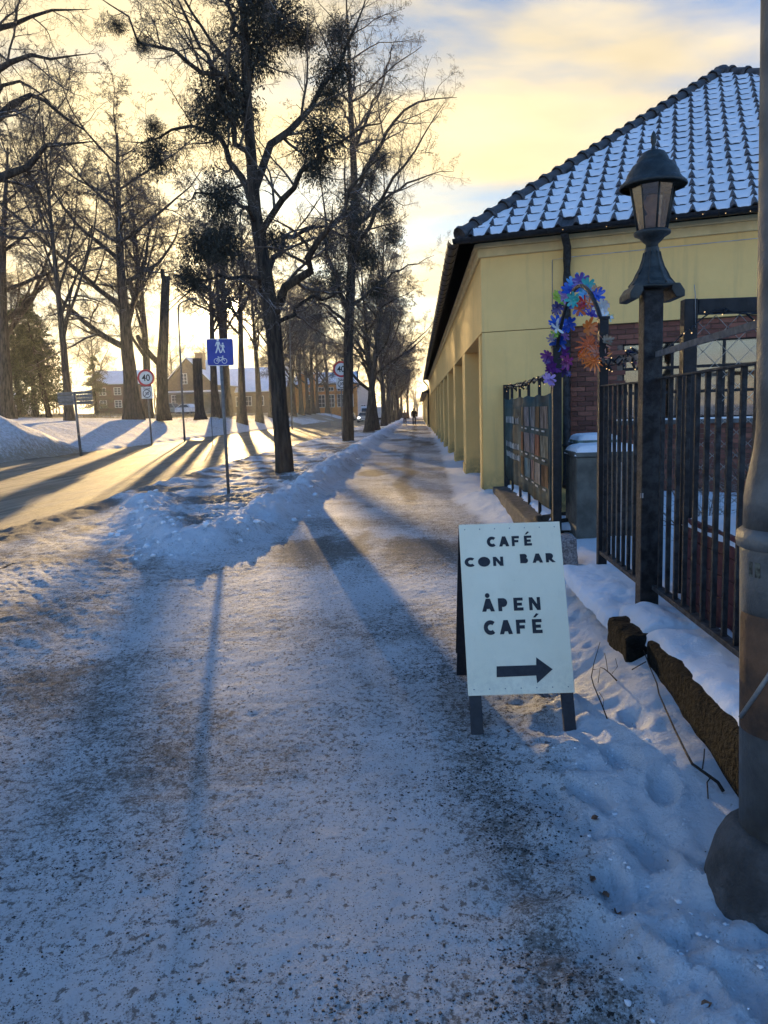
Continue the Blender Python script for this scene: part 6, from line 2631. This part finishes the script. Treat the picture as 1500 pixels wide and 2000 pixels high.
# grey board seen from behind
b = at(158, 886, 29.0)
zz = zat(b[0], 29.0)
t = thing('board_sign', (b[0], 29.0, zz), 'wide grey board sign seen from behind on a leaning dark post', 'sign')
tp = at(145, 765, 29.0)
m = MB()
m.tube([(b[0], 29, zz - .2), (tp[0], 29, tp[2])], .05, 10)
m.build('post', POSTGREY, t)
c = Vector(at(146.5, 777, 29.08))
M = facing(c, -.05) @ Matrix.Rotation(math.radians(-1.5), 4, 'Y')
w, h = .69, .255
for i in range(4):
    m = MB()
    z0 = -h + i * h / 2
    m.prism([(-w, z0), (w, z0), (w, z0 + h / 2 - .02), (-w, z0 + h / 2 - .02)], .03, M)
    m.build('board', mat('aluminium_back', (.20, .21, .21), .55, .4, .15, 6), t)
m = MB()
for z0 in (-.17, 0, .17):
    m.box((-w + .02, -.02, z0 - .015), (w - .02, 0, z0 + .015), M)
m.build('stiffener', POSTGREY, t)


# street lamps along the far edge of the road
def street_lamp(pxb, pyb, Y, pts, label, rp=.06):
    b = at(pxb, pyb, Y)
    zz = zat(b[0], Y)
    t = thing('street_lamp', (b[0], Y, zz), label, 'street lamp', 'slim lamp posts across the road')
    P = [(b[0], Y, zz - .2)] + [tuple(at(px, py, Y + dy)) for px, py, dy in pts]
    m = MB()
    m.tube(P, list(np.linspace(rp, rp * .55, len(P))), 10)
    m.build('pole', POSTGREY, t)
    e = Vector(P[-1])
    m = MB()
    m.lathe([(0, .05), (.10, .03), (.13, -.02), (.09, -.06), (0, -.07)], (0, 0, 0), 10, Matrix.Translation(e) @ Matrix.Diagonal((2.2, 1, 1, 1)))
    m.build('lamp_head', POSTGREY, t)


street_lamp(360, 848, 43, [(356, 780, 0), (352, 690, 0), (348, 610, 0), (349, 596, -.2), (357, 589, -.8), (376, 583, -2.0)], 'slim grey lamp post with a curved arm in front of the low sun')
street_lamp(570, 823, 72, [(569, 780, 0), (567, 700, 0), (566, 620, 0), (567, 612, -.2), (574, 606, -1.2)], 'slim grey lamp post before the dark row of trunks beyond the road', .07)
b = at(652, 826, 80)
for (px, py, pt, Y, lab) in [(648, 818, 795, 84, 'short dark marker post in the far roadside snow'), (415, 856, 815, 38, 'thin reflector stake at the far road edge')]:
    b = at(px, py, Y)
    zz = zat(b[0], Y)
    m = MB()
    m.tube([(b[0], Y, zz - .1), (b[0], Y, at(px, pt, Y)[2])], .022, 6)
    tag(m.build('marker_post', POSTGREY), lab, 'post')

# ------------------------------------------------------------------ houses
TIMBER = mat('brown_timber', (.13, .078, .05), .8, 0, .15, 3)
OCHRE = mat('ochre_timber', (.50, .22, .06), .8, 0, .12, 2)
REDB = mat('red_brown_timber', (.11, .05, .038), .8, 0, .15, 2)
DARKG = mat('dark_pane', (.03, .035, .045), .12, 0, .1, 2)
GREYW = mat('grey_shed', (.20, .20, .19), .8, 0, .12, 2)


def window(parent, M, x, z, w, h, cols_=2, rows_=3):
    m = MB()
    fr = .07 * max(w, .8)
    m.box((x - w / 2, -.06, z - h / 2), (x - w / 2 + fr, .0, z + h / 2), M)
    m.box((x + w / 2 - fr, -.06, z - h / 2), (x + w / 2, .0, z + h / 2), M)
    m.box((x - w / 2 + fr, -.06, z - h / 2), (x + w / 2 - fr, .0, z - h / 2 + fr), M)
    m.box((x - w / 2 + fr, -.06, z + h / 2 - fr), (x + w / 2 - fr, .0, z + h / 2), M)
    for i in range(1, cols_):
        xx = x - w / 2 + w * i / cols_
        m.box((xx - .035, -.045, z - h / 2 + fr), (xx + .035, -.012, z + h / 2 - fr), M)
    for j in range(1, rows_):
        zz = z - h / 2 + h * j / rows_
        m.box((x - w / 2 + fr, -.04, zz - .025), (x + w / 2 - fr, -.014, zz + .025), M)
    f = m.build('window', WHT_P, parent)
    m = MB()
    m.box((x - w / 2 + fr, -.012, z - h / 2 + fr), (x + w / 2 - fr, -.004, z + h / 2 - fr), M)
    m.build('pane', DARKG, f)


def house(name, p, yaw, w, d, hw, hr, wallm, label, gable_front=True, wins=(), chimney=None, over=.4):
    """front wall along local x at y=0; ridge along local y when the gable faces the front"""
    t = thing(name, p, label, 'house')
    M = Matrix.Translation(Vector(p)) @ Matrix.Rotation(yaw, 4, 'Z')
    m = MB()
    if gable_front:
        m.prism([(-w / 2, -1), (w / 2, -1), (w / 2, hw), (0, hr), (-w / 2, hw)], d, M)
    else:
        MM2 = M @ Matrix.Translation((w / 2, 0, 0)) @ Matrix.Rotation(math.radians(90), 4, 'Z')
        m.prism([(0, -1), (d, -1), (d, hw), (d / 2, hr), (0, hw)], w, MM2)
    m.build('wall', wallm, t)
    sl_ = (hr - hw)
    th = .22
    if gable_front:
        k = sl_ / (w / 2)
        for nme, th_, up3, mm in (('roof', .2, .02, TILE), ('roof_snow', .16, .225, SNOW)):
            m = MB()
            m.prism([(-w / 2 - over, hw - k * over + up3), (0, hr + up3), (w / 2 + over, hw - k * over + up3), (w / 2 + over, hw - k * over + up3 + th_), (0, hr + up3 + th_), (-w / 2 - over, hw - k * over + up3 + th_)], d + 2 * over, M @ Matrix.Translation((0, -over, 0)))
            m.build(nme, mm, t)
    else:
        k = sl_ / (d / 2)
        MM2 = M @ Matrix.Translation((w / 2 + over, 0, 0)) @ Matrix.Rotation(math.radians(90), 4, 'Z')
        for nme, th_, up3, mm in (('roof', .2, .02, TILE), ('roof_snow', .16, .225, SNOW)):
            m = MB()
            m.prism([(-over, hw - k * over + up3), (d / 2, hr + up3), (d + over, hw - k * over + up3), (d + over, hw - k * over + up3 + th_), (d / 2, hr + up3 + th_), (-over, hw - k * over + up3 + th_)], w + 2 * over, MM2)
            m.build(nme, mm, t)
    for wdw in wins:
        window(t, M, *wdw)
    if chimney:
        cx, cy, cw, ch = chimney
        m = MB()
        m.box((cx - cw, cy - cw, hw), (cx + cw, cy + cw, ch), M)
        m.box((cx - cw - .1, cy - cw - .1, ch), (cx + cw + .1, cy + cw + .1, ch + .2), M)
        m.build('chimney', mat('chimney_brick', (.2, .09, .06), .9), t)
    return t


YH = 140.0
hx = float(at(372, 815, YH)[0])
house('timber_house', (hx, YH, 2.2), math.radians(-8), 9.4, 13.0, 5.2, 9.8, TIMBER, 'brown gabled house with small white windows behind the sawn-off trunk', True,
      [(-.8, 6.3, 1.25, 1.9, 2, 3), (-2.8, 2.6, 1.4, 1.7), (2.6, 2.6, 1.4, 1.7)], (1.6, 2.2, .7, 10.8))
hx2 = float(at(470, 815, 152)[0])
house('timber_house', (hx2, 150, 2.0), math.radians(-6), 19.0, 9.0, 4.2, 8.6, TIMBER, 'long brown house with a broad snow-covered roof and a row of white windows', False,
      [(-7.6 + i * 2.45, 2.3, 1.4, 1.9, 2, 2) for i in range(7)], None)
hx3 = float(at(232, 800, 122)[0])
house('timber_house', (hx3, 122, 2.7), math.radians(12), 7.6, 7.0, 4.4, 6.4, REDB, 'dark red-brown house with white windows behind the thickest park tree', False,
      [(-2.3, 1.3, 1.1, 1.2), (-2.3, 3.3, 1.1, 1.2), (0, 1.3, 1.1, 1.2), (0, 3.3, 1.1, 1.2), (2.3, 1.3, 1.1, 1.2), (2.3, 3.3, 1.1, 1.2)], None)
YO = 152.0
hx4 = float(at(648, 800, YO)[0])
house('ochre_building', (hx4 - 1.0, YO, 1.5), math.radians(4), 12.0, 22.0, 5.6, 8.2, OCHRE, 'ochre timber building with tall white windows at the bend of the road', False,
      [(-4.6 + i * 1.85, 2.4, 1.35, 2.5, 2, 3) for i in range(6)] + [(-4.6 + i * 1.85, 4.7, 1.2, .8, 2, 1) for i in range(6)], None)
hx5 = float(at(693, 800, 190)[0])
house('pale_house', (hx5, 192, .6), 0, 9, 9, 5.5, 9, mat('pale_render', (.5, .48, .44), .8), 'small pale house far down the road behind the van', True, [(-2, 2, 1.2, 1.5), (2, 2, 1.2, 1.5), (0, 5, 1.2, 1.5)], None)

# ochre boards seen between the trunks
for i, (px, Y, w) in enumerate([(592, 140, 1.5), (612, 143, 1.0)]):
    p = at(px, 800, Y)
    t = thing('timber_gate_pillar', (p[0], Y, 1.2), ['wide ochre timber pillar between the dark trunks', 'narrow ochre timber pillar between the dark trunks'][i], 'pillar')
    m = MB()
    m.box((p[0] - w / 2, Y, 0.5), (p[0] + w / 2, Y + .6, 8.5))
    m.build('shaft', OCHRE, t, .05)
    m = MB()
    m.box((p[0] - w / 2 - .15, Y - .15, 8.5), (p[0] + w / 2 + .15, Y + .75, 8.75))
    m.build('capping', OCHRE, t)

# carport in front of the brown house
YC = 132.0
c0_, c1_ = at(330, 800, YC), at(425, 800, YC)
ct = thing('carport', (c0_[0], YC, 1.9), 'low grey carport with a snowy flat roof in front of the brown house', 'shed')
zr_ = float(at(380, 765, YC)[2])
m = MB()
m.box((c0_[0], YC, zr_ - .3), (c1_[0], YC + 4.5, zr_ - .05))
m.build('roof', GREYW, ct)
m = MB()
m.box((c0_[0] - .1, YC - .1, zr_ - .05), (c1_[0] + .1, YC + 4.6, zr_ + .2))
m.build('roof_snow', SNOW, ct)
m = MB()
m.box((c0_[0], YC + 4.3, 1.5), (c1_[0], YC + 4.5, zr_ - .3))
m.build('back_wall', GREYW, ct)
for s in (0, .34, .68, 1):
    m = MB()
    xx = c0_[0] + (c1_[0] - c0_[0]) * s
    m.box((xx - .08, YC, 1.5), (xx + .08, YC + .16, zr_ - .3))
    m.build('post', GREYW, ct)
# pale shed left of the thickest tree
c0_ = at(0, 800, 130)
c1_ = at(38, 800, 130)
sh = thing('shed', (c0_[0], 130, 3.3), 'low pale shed with a snowy roof behind the spruces', 'shed')
m = MB()
m.box((c0_[0], 130, 2.4), (c1_[0], 135, 5.2))
m.build('wall', mat('pale_render', (.5, .48, .44)), sh)
m = MB()
m.prism([(c0_[0] - .3, 5.2), (c1_[0] + .3, 5.2), ((c0_[0] + c1_[0]) / 2, 6.6)], 5.6, Matrix.Translation((0, 129.7, 0)))
m.build('roof', SNOW, sh)


# ------------------------------------------------------------------ vehicles
TYRE = mat('tyre', (.02, .02, .02), .9)
RIM = mat('rim', (.35, .35, .36), .4, .7)
CARGLASS = mat('car_glass', (.03, .04, .05), .08, 0, .05)
LAMP_ON = emissive('headlight_glow', (1.0, .95, .85), 6.0)


def car(name, p, yaw, col, label, L=4.3, W=1.78, Hh=1.48, lit=False, van=False, frosted=False):
    t = thing(name, p, label, 'van' if van else 'car')
    M = Matrix.Translation(Vector(p)) @ Matrix.Rotation(yaw, 4, 'Z')     # local -y is the front
    if van:
        prof = [(0, .35), (0.02, .95), (.35, 1.15), (.95, 1.25), (1.45, 2.15), (1.7, 2.4), (L - .1, 2.45), (L, 2.3), (L, .35)]
    else:
        prof = [(0, .30), (.0, .62), (.12, .74), (1.05, .90), (1.18, .93), (1.85, Hh - .05), (2.2, Hh), (3.2, Hh - .02), (3.95, .98), (L - .05, .92), (L, .6), (L, .30)]
    n = len(prof)
    vs, fs = [], []
    xs_ = (-W / 2, -W / 2 + .07, W / 2 - .07, W / 2)
    for k, x in enumerate(xs_):
        for (y, z) in prof:
            top_ = max(0, z - .92)
            ins = 0.24 * top_ / .6 if not van else .06 * top_
            sx2 = math.copysign(max(.2, abs(x) - ins), x)
            zz = z - (.05 if k in (0, 3) and z > .5 else 0)
            vs.append(M @ Vector((sx2, y - L / 2, zz)))
    for k in range(3):
        for i in range(n):
            j = (i + 1) % n
            fs.append((k * n + i, k * n + j, (k + 1) * n + j, (k + 1) * n + i))
    fs.append(tuple(range(n - 1, -1, -1)))
    fs.append(tuple(3 * n + i for i in range(n)))
    m = MB()
    m.add(vs, fs, False)
    m.build('body', col, t, .03)
    m = MB()
    if van:
        gl_ = [[(-W / 2 + .18, 1.0, 1.34), (W / 2 - .18, 1.0, 1.34), (W / 2 - .26, 1.40, 2.08), (-W / 2 + .26, 1.40, 2.08)]]
    else:
        gl_ = [[(-W / 2 + .16, 1.20, .955), (W / 2 - .16, 1.20, .955), (W / 2 - .32, 1.84, Hh - .07), (-W / 2 + .32, 1.84, Hh - .07)], [(-W / 2 + .2, 3.95, 1.0), (W / 2 - .2, 3.95, 1.0), (W / 2 - .34, 3.26, Hh - .08), (-W / 2 + .34, 3.26, Hh - .08)]]
    for qd in gl_:
        c_ = [Vector((a, b_ - L / 2, c2)) for a, b_, c2 in qd]
        nn_ = (c_[1] - c_[0]).cross(c_[3] - c_[0]).normalized()
        if nn_.z < 0:
            nn_ = -nn_
        m.add([M @ (v + nn_ * .015) for v in c_], [(0, 1, 2, 3)])
    m.build('windscreen', SNOW if frosted else CARGLASS, t)
    for s in (-1, 1):
        if not van:
            m = MB()
            m.add([M @ Vector((s * (W / 2 - .015 + .0), y - L / 2, z)) + M.to_3x3() @ Vector((-s * .24 * max(0, z - .92) / .6 + s * .02, 0, 0)) for y, z in ((1.35, .96), (3.75, .98), (3.15, Hh - .12), (2.0, Hh - .12))], [(0, 1, 2, 3)])
            m.build('side_window', CARGLASS, t)
        for yw in (.82, L - .85):
            m = MB()
            MW = M @ Matrix.Translation((s * (W / 2 - .1), yw - L / 2, .32)) @ Matrix.Rotation(math.radians(90), 4, 'Y')
            m.lathe([(.22, -.1), (.32, -.1), (.325, 0), (.32, .1), (.22, .1)], (0, 0, 0), 16, MW)
            w_ = m.build('wheel', TYRE, t)
            m = MB()
            m.lathe([(0, -.09), (.21, -.09), (.21, .09), (0, .09)], (0, 0, 0), 12, MW)
            m.build('rim', RIM, w_)
        m = MB()
        zz = .95 if van else .68
        m.lathe([(.0, -.03), (.11, -.02), (.12, .03), (0, .05)], (0, 0, 0), 12, M @ Matrix.Translation((s * (W / 2 - .26), -L / 2 - .0, zz)) @ Matrix.Rotation(math.radians(90), 4, 'X') @ Matrix.Diagonal((1.4, .8, 1, 1)))
        m.build('headlight', LAMP_ON if lit else mat('lamp_lens', (.55, .55, .55), .15), t)
    m = MB()
    m.box((-W / 2 + .25, -L / 2 - .015, .42), (W / 2 - .25, -L / 2 + .0, .56), M)
    m.build('grille', BLK_P, t)
    m = MB()
    m.box((-.26, -L / 2 - .03, .40), (.26, -L / 2 - .016, .51), M)
    m.build('number_plate', WHT_P, t)
    return t


SILVER = mat('silver_paint', (.40, .40, .39), .35, .5, .05, 2)
WPAINT = mat('white_van_paint', (.62, .63, .64), .4, 0, .05, 2)
FROST = mat('frosted_paint', (.55, .57, .60), .7, 0, .12, 3)
GREENP = mat('grey_green_paint', (.22, .25, .22), .5, .2, .1, 3)
p = at(711, 815, 112)
car('approaching_car', (p[0], 112, 0.08), .0, SILVER, 'silver car driving towards the camera with its headlights on', lit=True)
p = at(717, 808, 124)
car('white_van', (p[0], 124, 0.06), .0, WPAINT, 'white van close behind the silver car', L=5.2, W=2.0, van=True)
p = at(752, 812, 150)
car('white_van', (p[0] , 150, 0.02), math.radians(60), WPAINT, 'pale van parked beyond the street trees', L=5.4, W=2.0, van=True)
p = at(690, 812, 134)
car('dark_car', (p[0] - .6, 134, .12), math.radians(0), mat('dark_paint', (.03, .03, .035), .3), 'dark car parked at the far road edge beside the ochre building')
p = at(371, 812, 112)
car('parked_car', (p[0], 112, zat(p[0], 112)), math.radians(62), FROST, 'frost-covered pale car parked before the carport', frosted=True)
p = at(339, 806, 118)
car('parked_car', (p[0], 118, zat(p[0], 118)), math.radians(70), GREENP, 'grey-green car parked beside the frosted car', Hh=1.7, frosted=False)


# ------------------------------------------------------------------ people
def person(p, h, label, coat, legs, hair, stride=.16, wide=1.0, hood=False):
    """walking away from the camera along +y"""
    t = thing('person', p, label, 'person')
    x0, y0, z0 = p
    s = h / 1.75

    def body_mesh(name, nodes, edges, m_, sub=2):
        me = bpy.data.meshes.new(name)
        me.from_pydata([(x0 + a * s, y0 + b * s, z0 + c * s) for a, b, c, *_ in nodes], edges, [])
        o = bpy.data.objects.new(name, me)
        link(o, t)
        md = o.modifiers.new('skin', 'SKIN')
        md.use_smooth_shade = True
        sk = me.skin_vertices[0].data
        for i, nd in enumerate(nodes):
            sk[i].radius = (nd[3] * s, (nd[4] if len(nd) > 4 else nd[3]) * s)
            sk[i].use_root = (i == 0)
        sb = o.modifiers.new('sub', 'SUBSURF')
        sb.levels = sb.render_levels = sub
        me.materials.append(m_)
        return o

    k = stride
    nodes = [(0, 0, .95, .145, .115), (0, .01, 1.15, .135, .105), (0, .015, 1.36, .165, .11), (0, .015, 1.47, .075, .07), (0, .03, 1.56, .055), (0, .04, 1.64, .088, .098), (0, .04, 1.73, .07, .08),
             (-.10, .02, .86, .085), (-.11, k * .55 + .03, .50, .062), (-.11, k, .10, .048), (-.11, k + .12, .045, .04, .035),
             (.10, 0, .86, .085), (.11, -k * .35, .50, .062), (.11, -k - .05, .13, .048), (.11, -k + .06, .05, .04, .035),
             (-.20, .01, 1.42, .058), (-.27, -.03, 1.16, .046), (-.25, .10, .93, .036), (-.245, .14, .85, .032),
             (.20, .01, 1.42, .058), (.27, .02, 1.16, .046), (.25, -.06, .93, .036), (.245, -.07, .85, .032)]
    edges = [(0, 1), (1, 2), (2, 3), (3, 4), (4, 5), (5, 6), (0, 7), (7, 8), (8, 9), (9, 10), (0, 11), (11, 12), (12, 13), (13, 14), (2, 15), (15, 16), (16, 17), (17, 18), (2, 19), (19, 20), (20, 21), (21, 22)]
    body_mesh('body', nodes, edges, legs)
    w = wide
    cn = [(0, 0, .80, .175 * w, .14), (0, 0, .95, .17 * w, .135), (0, .01, 1.16, .155 * w, .125), (0, .015, 1.38, .185 * w, .13), (0, .015, 1.49, .085, .08),
          (-.20, .01, 1.41, .082), (-.255, -.02, 1.16, .07), (-.235, .09, .95, .055),
          (.20, .01, 1.41, .082), (.255, .02, 1.16, .07), (.235, -.05, .95, .055)]
    ce = [(0, 1), (1, 2), (2, 3), (3, 4), (3, 5), (5, 6), (6, 7), (3, 8), (8, 9), (9, 10)]
    body_mesh('coat', cn, ce, coat)
    hn = [(0, .03, 1.60, .10 if hood else .085), (0, .03, 1.68, .115 if hood else .10), (0, .035, 1.75, .08)]
    body_mesh('hood' if hood else 'hair', hn, [(0, 1), (1, 2)], hair)
    return t


YP = 82.0
DKC = mat('dark_cloth', (.012, .012, .014), .9)
p = at(809, 824, YP)
person((p[0], YP, zat(p[0], YP)), 1.84, 'person in a dark hooded coat walking away along the footpath', DKC, mat('dark_trousers', (.014, .014, .018), .9), DKC, .14, 1.25, True)
p = at(791, 824, YP - 1)
person((p[0], YP - 1, zat(p[0], YP - 1)), 1.66, 'person in a beige jacket and dark trousers walking away beside the bank', mat('beige_cloth', (.22, .16, .12), .9), mat('dark_trousers', (.014, .014, .018), .9), mat('brown_hair', (.06, .035, .02), .7), .15, 1.22)

# ------------------------------------------------------------------ frosty air
m = MB()
m.box((-1010, -410, -2.0), (1010, 1410, 30))
hz = m.build('haze', SNOW)
hz.data.materials.clear()
hm = bpy.data.materials.new('frosty_air')
hm.use_nodes = True
hm.node_tree.nodes.clear()
ho = hm.node_tree.nodes.new('ShaderNodeOutputMaterial')
hv = hm.node_tree.nodes.new('ShaderNodeVolumePrincipled')
hv.inputs['Color'].default_value = (0.9, 0.92, 0.95, 1)
hv.inputs['Density'].default_value = 0.00035
hv.inputs['Anisotropy'].default_value = 0.6
hm.node_tree.links.new(hv.outputs[0], ho.inputs['Volume'])
hz.data.materials.append(hm)
tag(hz, kind='stuff')
